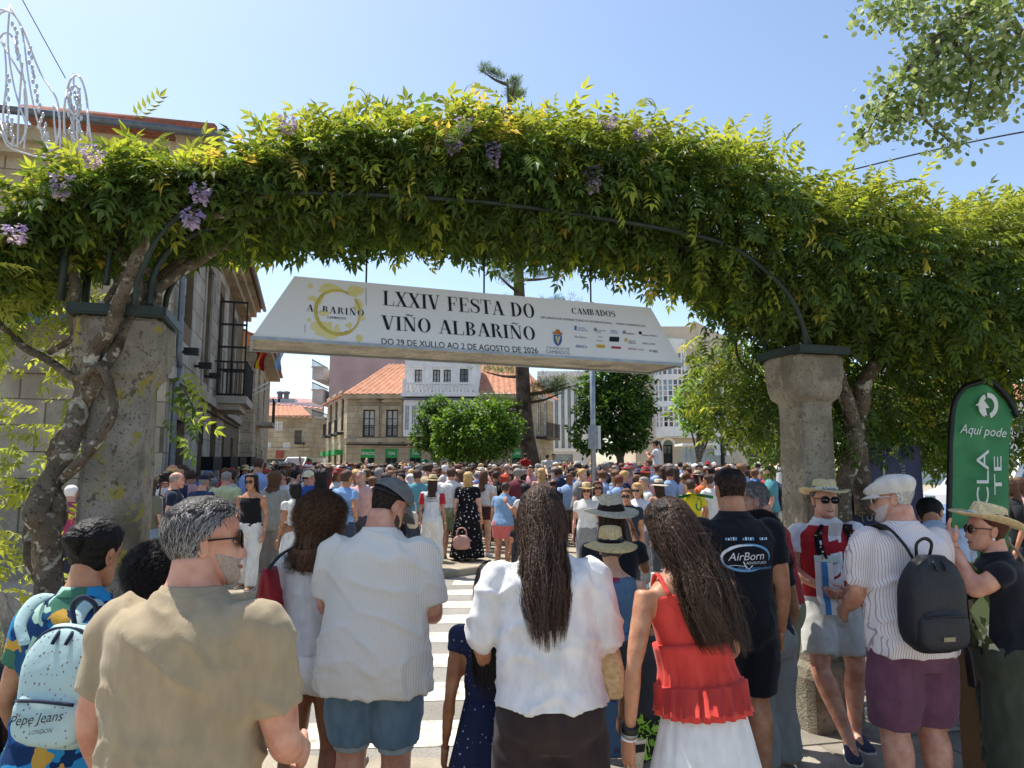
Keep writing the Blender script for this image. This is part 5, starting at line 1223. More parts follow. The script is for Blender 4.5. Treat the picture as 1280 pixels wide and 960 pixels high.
def merge_leaves(name, Pp, D, sc, col, parent, off, mat, temps, g):
  M = orient(D, g); ti = g.integers(0, len(temps), len(Pp)); Vs = []; Fs = []; Cs = []; base = 0
  for k, (V, F) in enumerate(temps):
    idx = np.where(ti == k)[0]
    if not len(idx): continue
    W = np.einsum('nij,vj->nvi', M[idx], V) * sc[idx][:, None, None] + Pp[idx][:, None, :]; nV = len(V)
    Vs.append(W.reshape(-1, 3)); Fs.append((F[None] + (np.arange(len(idx)) * nV)[:, None, None] + base).reshape(-1, 3)); base += nV * len(idx); Cs.append(np.repeat(col[idx], nV, 0))
  V = np.concatenate(Vs) - off; o = mesh_np(name, V, np.concatenate(Fs), mat, parent, col=np.concatenate(Cs)); return o
g = np.random.default_rng(11)
u, v, z, d, top = scatter(14000, g); Pw = place(u, v, z); D = uvz_dir(d)
# short upright shoots along the crest, hanging sprays along the arch soffit, a curtain by the right pillar and leaves by the left trunk
def more(n, f): a = [f() for _ in range(n)]; return [np.array(q) for q in zip(*a)]
ex = []
for _ in range(900):
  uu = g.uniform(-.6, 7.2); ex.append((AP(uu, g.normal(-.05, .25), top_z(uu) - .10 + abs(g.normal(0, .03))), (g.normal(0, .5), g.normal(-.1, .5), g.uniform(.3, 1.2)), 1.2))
for _ in range(900):
  uu = g.uniform(.35, 4.3); ex.append((AP(uu, g.uniform(-.3, .5), bot_z(uu) + g.uniform(-.02, .14)), (g.normal(0, .5), g.normal(0, .5), -g.uniform(.3, 1.1)), -.6))
for _ in range(2300):   # right mass hanging behind and right of the pillar
  uu = g.uniform(4.4, 7.2); q = g.uniform() ** 1.0; lo = 1.8 if uu > 4.7 else 2.0; ex.append((AP(uu, g.uniform(.25, 1.1), bot_z(uu) + .1 - (bot_z(uu) - lo) * q), (g.normal(0, .6), g.normal(-.3, .5), -g.uniform(.0, .9)), -.5))
for _ in range(150):   # loose sprays left of the right pillar, sunlight painted as a lighter tint
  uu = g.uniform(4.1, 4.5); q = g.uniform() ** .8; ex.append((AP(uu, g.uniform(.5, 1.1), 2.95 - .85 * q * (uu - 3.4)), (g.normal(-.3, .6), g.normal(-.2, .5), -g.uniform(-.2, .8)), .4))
for _ in range(260):   # left of the mossy pillar, likewise given a sunlit tint
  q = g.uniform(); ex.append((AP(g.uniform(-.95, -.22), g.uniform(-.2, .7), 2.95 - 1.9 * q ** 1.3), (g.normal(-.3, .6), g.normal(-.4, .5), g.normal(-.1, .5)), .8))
for _ in range(14): ex.append((AP(g.uniform(.18, .34), g.uniform(.0, .3), g.uniform(1.9, 2.4)), (.5, -.5, -.6), 0))
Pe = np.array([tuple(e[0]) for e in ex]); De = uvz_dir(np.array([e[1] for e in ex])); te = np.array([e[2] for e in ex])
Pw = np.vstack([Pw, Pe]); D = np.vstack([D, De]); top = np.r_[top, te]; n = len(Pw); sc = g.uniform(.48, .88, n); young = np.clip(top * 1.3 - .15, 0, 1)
col = tintcol(n, .3, g); tw = (sstep(.1, 1.0, top) * g.uniform(.3, 1, n))[:, None]; col = col * (1 - tw) + tw * np.array(s2l('979a4c')) * g.uniform(.75, 1.1, n)[:, None]; yy = g.uniform(0, 1, n) < .12 * young + .004; col[yy] = np.array(s2l('98a048')) * .85  # crest tint: young growth plus backlit brightness painted into the leaf colour
for k, cx in enumerate((.75, 1.9, 2.35)):   # young bronze shoots in a few places
  near = (np.abs((Pw[:, 0] - AP(cx, 0, 0).x)) < .22) & (top > .3) & (g.uniform(0, 1, n) < .16); col[near] = np.array(s2l('a89758'))
camd = np.linalg.norm(Pw - np.array([0, 0, CAM_H]), axis=1); ax = np.argsort(camd + g.uniform(0, .9, n)); sel = ax[:290]; rest = np.setdiff1d(np.arange(n), sel)
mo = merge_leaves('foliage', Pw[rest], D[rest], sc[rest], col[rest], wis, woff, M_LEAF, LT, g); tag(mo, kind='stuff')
lm = {}
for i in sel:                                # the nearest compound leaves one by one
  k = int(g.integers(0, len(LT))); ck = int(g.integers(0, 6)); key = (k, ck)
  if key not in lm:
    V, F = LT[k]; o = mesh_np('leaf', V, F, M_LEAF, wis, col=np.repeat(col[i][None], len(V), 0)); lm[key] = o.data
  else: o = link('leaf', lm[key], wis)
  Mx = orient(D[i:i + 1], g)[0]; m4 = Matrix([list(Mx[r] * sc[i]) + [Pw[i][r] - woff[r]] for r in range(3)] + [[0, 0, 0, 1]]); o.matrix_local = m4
# stems
def stem(pts, rad, name='stem', n=9, wob=.015, seed=0):
  q = catmull(np.array([tuple(p) for p in pts]), 6); q = q + np.stack([vnoise(q * 6 + seed + 9 * k, seed) for k in range(3)], 1) * wob
  r0 = np.interp(np.linspace(0, 1, len(q)), np.linspace(0, 1, len(rad)), rad) * (1 + .16 * vnoise(q * 11 + seed, 3)); V, F = tube(q, r0, n, 1); m = MB(); m.add(V - woff, F); return m.build(name, M_BARK, wis, True)
pp = lambda *a: [P(x, y, d) for x, y, d in a]
stem(pp((66, 985, 3.75), (70, 900, 3.75), (66, 800, 3.75), (64, 720, 3.75), (52, 660, 3.7), (44, 640, 3.65), (62, 600, 3.7), (84, 560, 3.75), (98, 505, 3.8), (114, 450, 3.8), (140, 405, 3.75), (160, 340, 3.75), (185, 290, 3.8), (230, 250, 3.9), (330, 240, 4.1)), [.07, .07, .065, .06, .055, .05, .045, .036, .032, .03, .022], 'trunk', 12, .025, 1)
stem(pp((92, 940, 3.9), (82, 840, 3.9), (66, 740, 3.85), (42, 700, 3.8), (50, 640, 3.85), (66, 600, 3.9), (72, 560, 3.9), (100, 520, 3.85), (128, 470, 3.8), (150, 420, 3.85), (172, 360, 3.9), (150, 300, 3.9), (190, 245, 4.0)), [.05, .05, .045, .04, .036, .032, .03, .025], 'trunk', 10, .02, 2)
stem(pp((52, 690, 3.8), (72, 640, 3.75), (62, 600, 3.72), (96, 540, 3.8), (100, 470, 3.85), (96, 420, 3.9), (92, 340, 3.9), (70, 260, 3.9)), [.05, .045, .04, .035, .03, .03, .03], 'stem', 9, .02, 3)
stem(pp((60, 610, 3.8), (100, 580, 3.7), (140, 520, 3.72), (128, 460, 3.75), (88, 470, 3.8), (30, 430, 3.9), (0, 400, 4.0), (-30, 380, 4.0)), [.03, .028, .025, .022, .02, .016], 'stem', 8, .02, 4)
stem(pp((150, 410, 3.85), (200, 380, 3.95), (170, 330, 3.9), (120, 400, 3.85), (60, 440, 3.9)), [.022, .02, .02, .018, .015], 'stem', 8, .015, 5)
stem(pp((170, 390, 3.95), (230, 335, 4.1), (300, 300, 4.25), (400, 285, 4.4), (520, 292, 4.6), (640, 300, 4.8), (760, 320, 5.0), (880, 350, 5.2)), [.03, .032, .035, .03, .03, .026, .024, .02], 'branch', 9, .03, 6)
stem(pp((160, 380, 4.1), (240, 310, 4.2), (330, 272, 4.35), (460, 262, 4.5), (560, 272, 4.7), (700, 285, 4.9), (860, 310, 5.2)), [.026, .026, .03, .028, .024, .02, .02], 'branch', 9, .04, 7)
stem(pp((220, 250, 3.75), (262, 268, 3.8), (340, 246, 3.95), (420, 248, 4.1), (520, 260, 4.3)), [.02, .022, .026, .022, .016], 'branch', 9, .02, 8)
for k in range(16):
  a0 = g.uniform(.3, 4.2); stem([AP(a0, g.uniform(-.3, .3), bot_z(a0) + .15 + g.uniform(-.05, .2)), AP(a0 + .35, g.uniform(-.35, .3), bot_z(a0 + .35) + .12 + g.uniform(-.08, .25)), AP(a0 + .8, g.uniform(-.3, .3), bot_z(a0 + .8) + .15 + g.uniform(-.05, .3))], [.012, .014, .009], 'branch', 6, .04, 20 + k)
Rt = [((1055, 960, 5.75), (1062, 800, 5.75), (1050, 640, 5.7), (1066, 560, 5.7), (1052, 480, 5.6), (1020, 400, 5.5), (960, 350, 5.4), (880, 320, 5.3)), ((1245, 960, 6.6), (1240, 700, 6.6), (1232, 520, 6.6), (1222, 450, 6.5), (1190, 400, 6.3), (1130, 360, 6.1), (1040, 330, 5.8)), ((1250, 960, 6.7), (1252, 640, 6.7), (1246, 480, 6.6), (1262, 420, 6.6), (1290, 380, 6.6)), ((1236, 560, 6.6), (1212, 470, 6.5), (1240, 410, 6.5), (1210, 350, 6.3), (1150, 320, 6.2)), ((1080, 640, 5.8), (1072, 540, 5.75), (1086, 470, 5.7), (1130, 420, 5.8), (1180, 380, 6.0))]
for k, q in enumerate(Rt): stem(pp(*q), [.08, .075, .07, .06, .045, .03, .02][:], 'trunk' if k < 3 else 'stem', 10, .03, 50 + k)
for k in range(14):
  uu = g.uniform(4.2, 7.0); stem([AP(uu, .45, bot_z(uu) + .2), AP(uu + g.normal(0, .25), .5, bot_z(uu) - .25), AP(uu + g.normal(0, .35), .55, bot_z(uu) - .6)], [.014, .011, .005], 'branch', 5, .03, 70 + k)
# thin tendrils above the crest
for px, py, d_, s_ in ((455, 118, 4.4, 1), (582, 112, 4.6, -1), (272, 170, 4.1, -1), (818, 128, 4.9, 1)):
  a = P(px, py + 14, d_); m = MB(); V, F = tube([a, a + Vector((.01 * s_, 0, .06)), a + Vector((-.02 * s_, 0, .11)), a + Vector((-.07 * s_, 0, .12))], [.003, .0025, .002, .0015], 5, 4); m.add(V - woff, F); m.build('tendril', M_BARK, wis, True)
# flower clusters
M_FLOW = leafmat('wisteria_flower', .35, .5)
for (px, py, d_, L_) in ((76, 232, 3.55, .13), (116, 197, 3.6, .09), (20, 293, 3.6, .08), (250, 243, 3.75, .1), (240, 275, 3.8, .09), (617, 195, 4.25, .13), (742, 225, 4.45, .15), (580, 158, 4.25, .08), (566, 182, 4.2, .08), (360, 156, 4.0, .08), (760, 155, 4.6, .07), (802, 172, 4.65, .1)):
  c = np.array(on_plane(px, py, PL + nP * -.60, nP)); nf = 90; t = g.uniform(0, 1, nf); r_ = .05 * np.sqrt(1 - t * .85) * g.uniform(.4, 1, nf); th = g.uniform(0, 6.28, nf); q = c + np.stack([r_ * np.cos(th), r_ * np.sin(th), L_ * (.5 - t)], 1)
  Vp = np.array([(0, 0, 0), (.011, .008, .004), (0, .02, -.003), (-.011, .008, .004)]); Fp = np.array([(0, 1, 2), (0, 2, 3)]); dd = np.stack([np.cos(th), np.sin(th), g.normal(-.3, .5, nf)], 1)
  cc = np.array(s2l('7d70b8'))[None] * (1 - t[:, None]) + np.array(s2l('b3a5cf'))[None] * t[:, None]
  merge_leaves('flower_cluster', q, dd, g.uniform(.8, 1.4, nf), cc, wis, woff, M_FLOW, [(Vp, Fp)], g)

# ------------------------------------------------------------------ banner box hung under the arch
bn = empty('banner_box', tuple(AP(2.2, -.25, 2.58))); tag(bn, 'white hopper-shaped festival sign box hanging under the arch', 'sign'); boff = Vector(bn.location)
M_BAN = pm('banner_vinyl', 'e4e3e0', 'dad9d6', 1.2, .55, .02, 8); M_INK = pm('banner_ink', '1d1c20', '17161a', 5, .6); M_BANB = granite('mottled_tray', 'a9a294', '8b8577', 6, 0, 40, .2, dark='6e685c')  # tray underside gets a darker, brownish mottled tone
bl = P(315, 421, 4.12); br_ = on_plane(853, 455, bl, nP + eP * -.03)
bB = Vector((0, 0, 0))
eBn = (br_ - bl).normalized(); nBn = Vector((-eBn.y, eBn.x, 0)).normalized()
zA_, zB_ = bl.z, br_.z
H_b = .425; dep = .46; inset = .20; back_in = .16
upv = (nBn * back_in + Vector((0, 0, H_b)))
tl = bl + eBn * .225 + upv; tr_ = br_ - eBn * .15 + upv
bbl = bl + nBn * dep + eBn * -.02; bbr = br_ + nBn * dep; tbl = bl + eBn * .225 + nBn * (dep - back_in) + Vector((0, 0, H_b)); tbr = br_ - eBn * .15 + nBn * (dep - back_in) + Vector((0, 0, H_b))
def quadm(name, pts, mat):
  m = MB(); m.add([tuple(Vector(p) - boff) for p in pts], [tuple(range(len(pts)))]); return m.build(name, mat, bn)
quadm('front_panel', [bl, br_, tr_, tl], M_BAN); quadm('back_panel', [bbr, bbl, tbl, tbr], M_BAN); quadm('end_panel', [bbl, bl, tl, tbl], M_BAN); quadm('end_panel', [br_, bbr, tbr, tr_], M_BAN)
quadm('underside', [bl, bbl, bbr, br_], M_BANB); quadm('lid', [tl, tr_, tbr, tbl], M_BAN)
mb = MB()
for a, b in ((bl, br_), (bbl, bbr), (bl, bbl), (br_, bbr)): mb.bar(a - boff + Vector((0, 0, -.004)), b - boff + Vector((0, 0, -.004)), .018, .018)
mb.build('rim', M_STEEL, bn)
for t in (.18, .5, .82):
  a = tl.lerp(tr_, t) + nBn * .06; mb = MB(); mb.tube([a - boff, a - boff + Vector((0, 0, .55))], .006, 6, 1); mb.build('hanger', M_IRON, bn)
nF = (tl - bl).cross(br_ - bl).normalized()
if nF.y > 0: nF = -nF
def B3(px, py): return on_plane(px, py, bl, nF)
def lay2d(V2, F, p0, p1, width2d, cap_px=None, mat=None, name='lettering', off=.003, capscale=None):
  """lay 2D art (x from 0..width2d, y up) so that x spans pixel p0->p1 on the panel"""
  a = B3(*p0); b = B3(*p1); ex_ = (b - a); k = ex_.length / width2d; ex_.normalize(); ey_ = nF.cross(ex_); ey_ = ey_ if ey_.z > 0 else -ey_; ky = (capscale if capscale else k)
  m = MB(); m.add([tuple(a + ex_ * (x * k) + ey_ * (y * ky) + nF * off - boff) for x, y in V2], F); return m.build(name, mat or M_INK, bn)
# narrow didone capitals built from strokes
class G2:
  def __init__(s): s.V = []; s.F = []
  def poly(s, pts): i = len(s.V); s.V += [tuple(p) for p in pts]; s.F.append(tuple(range(i, i + len(pts))))
  def rect(s, x0, x1, y0, y1): s.poly([(x0, y0), (x1, y0), (x1, y1), (x0, y1)])
  def serif(s, xc, y, w_=.30, h=.035): s.rect(xc - w_ / 2, xc + w_ / 2, y, y + h)
  def diag(s, x0, y0, x1, y1, w_): s.poly([(x0 - w_ / 2, y0), (x0 + w_ / 2, y0), (x1 + w_ / 2, y1), (x1 - w_ / 2, y1)])
  def ringy(s, cx, cy, rx, ry, tx, ty, a0=0, a1=360, n=28):
    i = len(s.V)
    for k in range(n + 1):
      a = R(a0 + (a1 - a0) * k / n); s.V += [(cx + rx * math.cos(a), cy + ry * math.sin(a)), (cx + (rx - tx) * math.cos(a), cy + (ry - ty) * math.sin(a))]
    for k in range(n): q = i + 2 * k; s.F.append((q, q + 2, q + 3, q + 1))
  def sweep(s, pts, wid, n=5):
    q = catmull(np.array(pts), n); w_ = np.interp(np.linspace(0, 1, len(q)), np.linspace(0, 1, len(wid)), wid); V, F = strip2d(q, w_); i = len(s.V); s.V += [tuple(v) for v in V]; s.F += [tuple(j + i for j in f) for f in F]
def glyph(c, hv=.15, hl=.032):
  g_ = G2()
  if c == ' ': return g_, .34
  if c == 'I': g_.rect(.09, .09 + hv, 0, 1); g_.serif(.165, 0); g_.serif(.165, 1 - .035); return g_, .36
  if c == 'L': g_.rect(.09, .09 + hv, 0, 1); g_.serif(.165, .965); g_.rect(.02, .60, 0, hl); g_.poly([(.56, 0), (.60, 0), (.62, .30), (.595, .30)]); return g_, .66
  if c == 'X': g_.diag(.54, 0, .13, 1, .17); g_.diag(.10, 0, .56, 1, .04); g_.serif(.10, 0, .26); g_.serif(.55, 0, .32); g_.serif(.13, .965, .32); g_.serif(.57, .965, .24); return g_, .70
  if c == 'V': g_.diag(.34, 0, .12, 1, .16); g_.diag(.36, 0, .58, 1, .038); g_.serif(.12, .965, .32); g_.serif(.58, .965, .24); return g_, .70
  if c in 'FE':
    g_.rect(.09, .09 + hv, 0, 1); g_.rect(.02, .56, 1 - hl, 1); g_.poly([(.53, 1), (.56, 1), (.58, .70), (.555, .70)]); g_.rect(.2, .42, .5, .53); g_.poly([(.40, .515), (.42, .38), (.44, .38), (.44, .66), (.42, .66)])
    if c == 'E': g_.rect(.02, .58, 0, hl); g_.poly([(.55, 0), (.58, 0), (.60, .30), (.575, .30)])
    else: g_.serif(.165, 0)
    return g_, .64
  if c == 'S': g_.sweep([(.50, .78), (.42, .95), (.27, .975), (.13, .88), (.12, .70), (.28, .56), (.46, .42), (.50, .22), (.40, .05), (.24, .03), (.10, .12), (.06, .28)], [.03, .03, .03, .08, .14, .17, .16, .12, .05, .03, .03, .03]); g_.rect(.49, .515, .68, .98); g_.rect(.05, .075, .02, .32); return g_, .60
  if c == 'T': g_.rect(.25, .25 + hv, 0, 1); g_.rect(.03, .62, 1 - hl, 1); g_.poly([(.03, 1), (.06, 1), (.05, .70), (.025, .70)]); g_.poly([(.59, 1), (.62, 1), (.625, .70), (.60, .70)]); g_.serif(.325, 0); return g_, .66
  if c == 'A': g_.diag(.10, 0, .34, 1, .038); g_.diag(.58, 0, .36, 1, .16); g_.rect(.2, .5, .32, .35); g_.serif(.10, 0, .22); g_.serif(.58, 0, .30); return g_, .72
  if c == 'D': g_.rect(.09, .09 + hv, 0, 1); g_.serif(.14, 0, .24); g_.serif(.14, .965, .24); g_.ringy(.25, .5, .43, .5, .16, .035, -90, 90, 18); return g_, .74
  if c == 'O': g_.ringy(.36, .5, .33, .515, .15, .03); return g_, .74
  if c == 'C': g_.ringy(.38, .5, .34, .515, .15, .03, 42, 318); g_.rect(.615, .645, .62, 1.0); return g_, .72
  if c in 'NÑ':
    g_.rect(.10, .135, 0, 1); g_.rect(.58, .615, 0, 1); g_.diag(.56, 0, .14, 1, .16); g_.serif(.115, 0, .22); g_.serif(.60, .965, .22); g_.serif(.10, .965, .18)
    if c == 'Ñ': g_.sweep([(.17, 1.10), (.26, 1.19), (.36, 1.14), (.45, 1.11), (.54, 1.20)], [.03, .06, .07, .06, .03])
    return g_, .74
  if c in 'BR':
    g_.rect(.09, .09 + hv, 0, 1); g_.serif(.14, 0, .24); g_.serif(.14, .965, .24); g_.ringy(.26, .755, .27, .245, .13, .03, -90, 90, 14)
    if c == 'B': g_.ringy(.26, .265, .31, .265, .15, .03, -90, 90, 14)
    else: g_.sweep([(.36, .52), (.44, .40), (.50, .16), (.58, .02), (.66, .03)], [.04, .13, .14, .09, .03])
    return g_, .66 if c == 'B' else .68
  if c == 'M': g_.rect(.10, .135, 0, 1); g_.rect(.68, .68 + hv, 0, 1); g_.diag(.42, 0, .14, 1, .15); g_.diag(.43, 0, .70, 1, .035); g_.serif(.115, 0, .2); g_.serif(.755, 0, .28); g_.serif(.755, .965, .26); g_.serif(.1, .965, .18); return g_, .90
  return g_, .4
def serif_line(s_, track=.02):
  V = []; F = []; x = 0
  for c in s_:
    g_, adv = glyph(c); i = len(V); V += [(a + x, b) for a, b in g_.V]; F += [tuple(j + i for j in f) for f in g_.F]; x += adv + track
  return np.array(V), F, x
def banner_serif(s_, p0, p1, cap_px, mat=None, track=.02):
  V, F, w_ = serif_line(s_, track); a = B3(*p0); b = B3(p0[0], p0[1] - cap_px); lay2d(V, F, p0, p1, w_, mat=mat, capscale=(b - a).length)
def banner_sans(s_, p0, p1, cap_px, mat=None):
  V, F = text2d(s_, 'LEFT'); V = V - np.array([V[:, 0].min(), 0]); w_ = V[:, 0].max(); cap = .73; a = B3(*p0); b = B3(p0[0], p0[1] - cap_px); lay2d(V, F, p0, p1, w_, mat=mat, capscale=(b - a).length / cap)
banner_serif('LXXIV FESTA DO', (478.5, 381.6), (670, 398), 18.2); banner_serif('VIÑO ALBARIÑO', (477, 411.8), (671, 425.6), 17.5)
banner_sans('DO 29 DE XULLO AO 2 DE AGOSTO DE 2026', (477, 430.6), (672.7, 442.2), 8.0)
banner_serif('CAMBADOS', (714.7, 392.2), (770, 396.6), 7.2); banner_sans('DECLARADA DE INTERESE TURISTICO INTERNACIONAL  -  WWW.CAMBADOS.GAL', (676, 398), (807, 409), 2.6)
M_GOLD = pm('gold_print', 'c9b653', 'b5a040', 8, .6); M_GOLD2 = pm('pale_gold_print', 'd9cf92', 'd3c680', 8, .6)
ca = (422, 390.6)
def blob(cx, cy, rx, ry, seed, rough=.25, n=26):
  th = np.arange(n) * 2 * np.pi / n; rr = 1 + rough * np.array([math.sin(3 * t + seed) * .5 + math.sin(7 * t + seed * 2) * .35 + math.sin(11 * t + 3 * seed) * .25 for t in th]); return [(cx + rx * rr[i] * math.cos(t), cy + ry * rr[i] * math.sin(t)) for i, t in enumerate(th)]
def pix_poly(name, pts, mat, off):
  m = MB(); m.add([tuple(B3(x, y) + nF * off - boff) for x, y in pts], [tuple(range(len(pts)))]); return m.build(name, mat, bn)
for cx, cy, rx, ry, sd in ((412, 361, 14, 6, 1), (444, 364, 10, 7, 2), (402, 410, 13, 9, 3), (413, 418, 12, 6, 4), (390, 373, 5, 3, 5), (421, 412, 4, 6, 6), (448, 381, 5, 7, 7), (449, 423, 4, 5, 8), (386, 400, 2.2, 2, 9), (398, 377, 5, 4, 10), (436, 407, 4, 3, 11), (452, 398, 5, 3, 12), (388, 358, 3, 3, 13), (405, 392, 6, 3, 14)): pix_poly('splash_mark', blob(cx, cy, rx, ry, sd), M_GOLD2, .0016 + .0001 * sd)
for r0, r1, a0, a1, mt in ((29.5, 26, 130, 310, M_GOLD), (29, 27, -50, 40, M_GOLD), (29, 26.5, 60, 130, M_GOLD), (26.5, 25.6, 160, 300, M_GOLD)):
  m = MB(); n_ = 40; V = []
  for k in range(n_ + 1):
    t = R(a0 + (a1 - a0) * k / n_); w_ = .6 + .4 * math.sin(k * .9) ** 2
    for r_ in (r0, r0 - (r0 - r1) * w_ * 1.4): V.append(tuple(B3(ca[0] + r_ * math.cos(t), ca[1] - r_ * math.sin(t) + .066 * r_ * math.cos(t)) + nF * .0034 - boff))
  m.add(V, [(2 * k, 2 * k + 2, 2 * k + 3, 2 * k + 1) for k in range(n_)]); m.build('ring_mark', mt, bn)
banner_serif('ALBARIÑO', (383, 389), (456.5, 395.5), 8.2, track=.10); banner_sans('CAMBADOS', (409, 398.2), (432.5, 399.9), 3.2)
for x, y0, y1 in ((457.3, 360, 382), (381, 406, 416)): pix_poly('rule', [(x, y0), (x + .5, y0), (x + .5, y1), (x, y1)], M_INK, .003)
M_BLUE = pm('print_blue', '3f6fa8', '355f94', 8, .6); M_RED = pm('print_red', 'a8434a', '8f3a40', 8, .6); M_YEL = pm('print_yellow', 'd6b23f', 'c9a535', 8, .6); M_OR = pm('print_orange', 'bf7a3d', 'a9652f', 8, .6); M_GRY = pm('print_grey', '8b8b8e', '7e7e82', 8, .6)
# town crest
pix_poly('crest', [(691.6, 418.5), (702.2, 419.4), (702.3, 426), (700.6, 430.5), (697.2, 433), (693.6, 430), (691.8, 425.3)], M_BLUE, .003)
pix_poly('crest_figure', [(694, 421), (696, 420.5), (697, 428), (698, 420.7), (700.3, 421.5), (699, 425), (697.3, 431), (695, 425)], M_GOLD2, .0045)
pix_poly('crest_crown', [(691.3, 418), (690.8, 414.5), (693.3, 415.7), (694.5, 412.8), (696.8, 411.6), (699.2, 413.2), (700.6, 416.3), (702.9, 415.4), (702.4, 418.9)], M_OR, .0045)
banner_sans('CONCELLO DE', (683, 436.2), (712, 438.2), 3.2, M_GRY); banner_sans('CAMBADOS', (683, 441.6), (712, 443.4), 4.2, M_GRY)
for s_, x0, y0, x1, cap, mt in (('XUNTA', 722, 411, 732, 2, M_BLUE), ('DE GALICIA', 722, 413.6, 735, 2, M_BLUE), ('Deputacion', 745.5, 414, 757, 2.2, M_GRY), ('DO', 745.5, 416.6, 751, 2, M_GRY), ('TURISMO', 763, 414.5, 771, 2, M_BLUE), ('RIAS BAIXAS', 763, 417, 772.5, 2, M_BLUE), ('Paradores', 782, 418, 793, 2.6, M_INK), ('Salnes Martin', 803, 420, 821, 2.2, M_INK), ('Rias Baixas', 718.5, 422.5, 733, 3.2, M_GRY), ('CONSELLO', 747, 422, 753, 2, M_GRY), ('REGULADOR', 746, 427, 754, 2, M_GRY), ('Caixa de', 786, 427, 794, 2, M_INK), ('Albarino', 785, 429.5, 795, 2.2, M_INK), ('MARTIN CODAX', 803, 430.5, 819, 2.2, M_INK), ('ABANCA', 719.5, 434.5, 734, 3.6, M_BLUE), ('XESTION', 785, 437.5, 796, 3, M_RED), ('RIVAS', 798, 438, 805, 2, M_RED), ('0 NBC', 812, 440.3, 823, 3.2, M_INK)):
  banner_sans(s_, (x0, y0), (x1, y0 + (x1 - x0) * .062), cap, mt)
for pts, mt in ((((718, 407.3), (720.6, 407.5), (720.6, 413), (718, 412.8)), M_BLUE), (((745.5, 430.6), (756, 431.2), (756, 435.2), (745.5, 434.6)), M_YEL), (((764, 433), (776, 433.7), (776, 436.4), (764, 435.7)), M_RED), (((762, 421), (774, 421.5), (773.4, 427.6), (761.6, 427)), M_INK), (((798.5, 414.5), (802, 414.7), (802, 418.3), (798.5, 418)), M_INK)): pix_poly('logo_mark', pts, mt, .003)
for cx, cy, mt in ((744, 412.2, M_GRY), (782.5, 425, M_GOLD), (780, 415.5, M_GRY)): pix_poly('logo_mark', blob(cx, cy, 1.9, 2.4, 1, .1), mt, .003)
banner_sans('BODEGAS', (747, 434), (754.6, 434.4), 1.9, M_INK)
# ------------------------------------------------------------------ trees
M_TLEAF = leafmat('tree_leaf', .4, .45)
QL = np.array([(0, 0, 0), (.32, .45, .06), (0, 1, -.08), (-.32, .45, .06)]); QF = np.array([(0, 1, 2), (0, 2, 3)])
def tree(label, base, trunk_h, lobes, n, leaf, cols, tr=.16, limbs=7, seed=1, cat='tree', droop=0.0, name='broadleaf_tree', shell=.55):
  g = np.random.default_rng(seed); o = empty(name, tuple(base)); tag(o, label, cat); off = np.array(base)
  m = MB(); lz = np.mean([l[2] for l in lobes]); m.tube([(0, 0, -.1), (.03, 0, trunk_h * .5), (0, .03, trunk_h), (.05, 0, lz)], [tr * 1.25, tr, tr * .85, tr * .35], 10, 4)
  m.build('trunk', M_BARK, o, True)
  for k in range(limbs):
    l = lobes[k % len(lobes)]; m = MB(); st = Vector((0, 0, trunk_h * g.uniform(.75, 1.15))); en = Vector(l[:3]) + Vector(g.normal(0, .3, 3)) * l[3] * .6; m.tube([st, st.lerp(en, .5) + Vector((0, 0, .2)), en], [tr * .45, tr * .28, tr * .08], 7, 4); m.build('limb', M_BARK, o, True)
  vol = np.array([l[3] * l[4] for l in lobes]); li = g.choice(len(lobes), n, p=vol / vol.sum()); L_ = np.array(lobes)[li]
  dv = g.normal(0, 1, (n, 3)); dv /= np.linalg.norm(dv, axis=1)[:, None]; rr = (shell + (1 - shell) * g.uniform(0, 1, n)) ; rr *= 1 + .38 * vnoise(dv * 3.4 + li[:, None] * 5, seed)
  q = L_[:, :3] + dv * rr[:, None] * np.stack([L_[:, 3], L_[:, 3], L_[:, 4]], 1)
  cl = vnoise(q * 2.2, seed) ; keep = cl > -.30; q = q[keep]; dv = dv[keep]; m_ = len(q)
  dd = dv + g.normal(0, .6, (m_, 3)); dd[:, 2] -= droop
  c = np.array([s2l(x) for x in cols])[g.integers(0, len(cols), m_)] * g.uniform(.75, 1.2, m_)[:, None]
  mo = merge_leaves('crown', q, dd, leaf * g.uniform(.7, 1.3, m_), c, o, np.zeros(3), M_TLEAF, [(QL, QF)], g); tag(mo, kind='stuff'); return o
def tb(px, d): x = gx(px, d); return (x, d, gz(x, d))
def lob(px, py, d, rx, rz, base, dy=0): p = P(px, py, d); return (p.x - base[0], dy, p.z - base[2], rx, rz)
b_ = tb(603, 31)
tree('low dense rounded tree with bright green leaves in front of the corner house', b_, 1.9, [lob(562, 542, 31, .85, 1.05, b_), lob(580, 525, 31, .9, .85, b_, -.4), lob(605, 520, 31, 1.0, .75, b_), lob(630, 526, 31, .85, .85, b_), lob(598, 548, 31, 1.2, .9, b_, -.6), lob(634, 548, 31, .6, .8, b_), lob(575, 560, 31, .8, .55, b_), lob(618, 556, 31, .9, .6, b_, -.2)], 15000, .16, ['56752c', '42611f', '6d8a3a', '35501c'], seed=3, droop=.4)
b_ = tb(546, 38)
tree('dark leafy tree half hidden behind the bright rounded tree', b_, 2.0, [lob(540, 528, 38, .95, 1.1, b_), lob(532, 548, 38, .75, .9, b_), lob(548, 508, 38, .7, .6, b_), lob(545, 555, 38, .7, .8, b_)], 6000, .18, ['4a6638', '3a5530', '5d7848'], seed=4)
b_ = tb(776, 30)
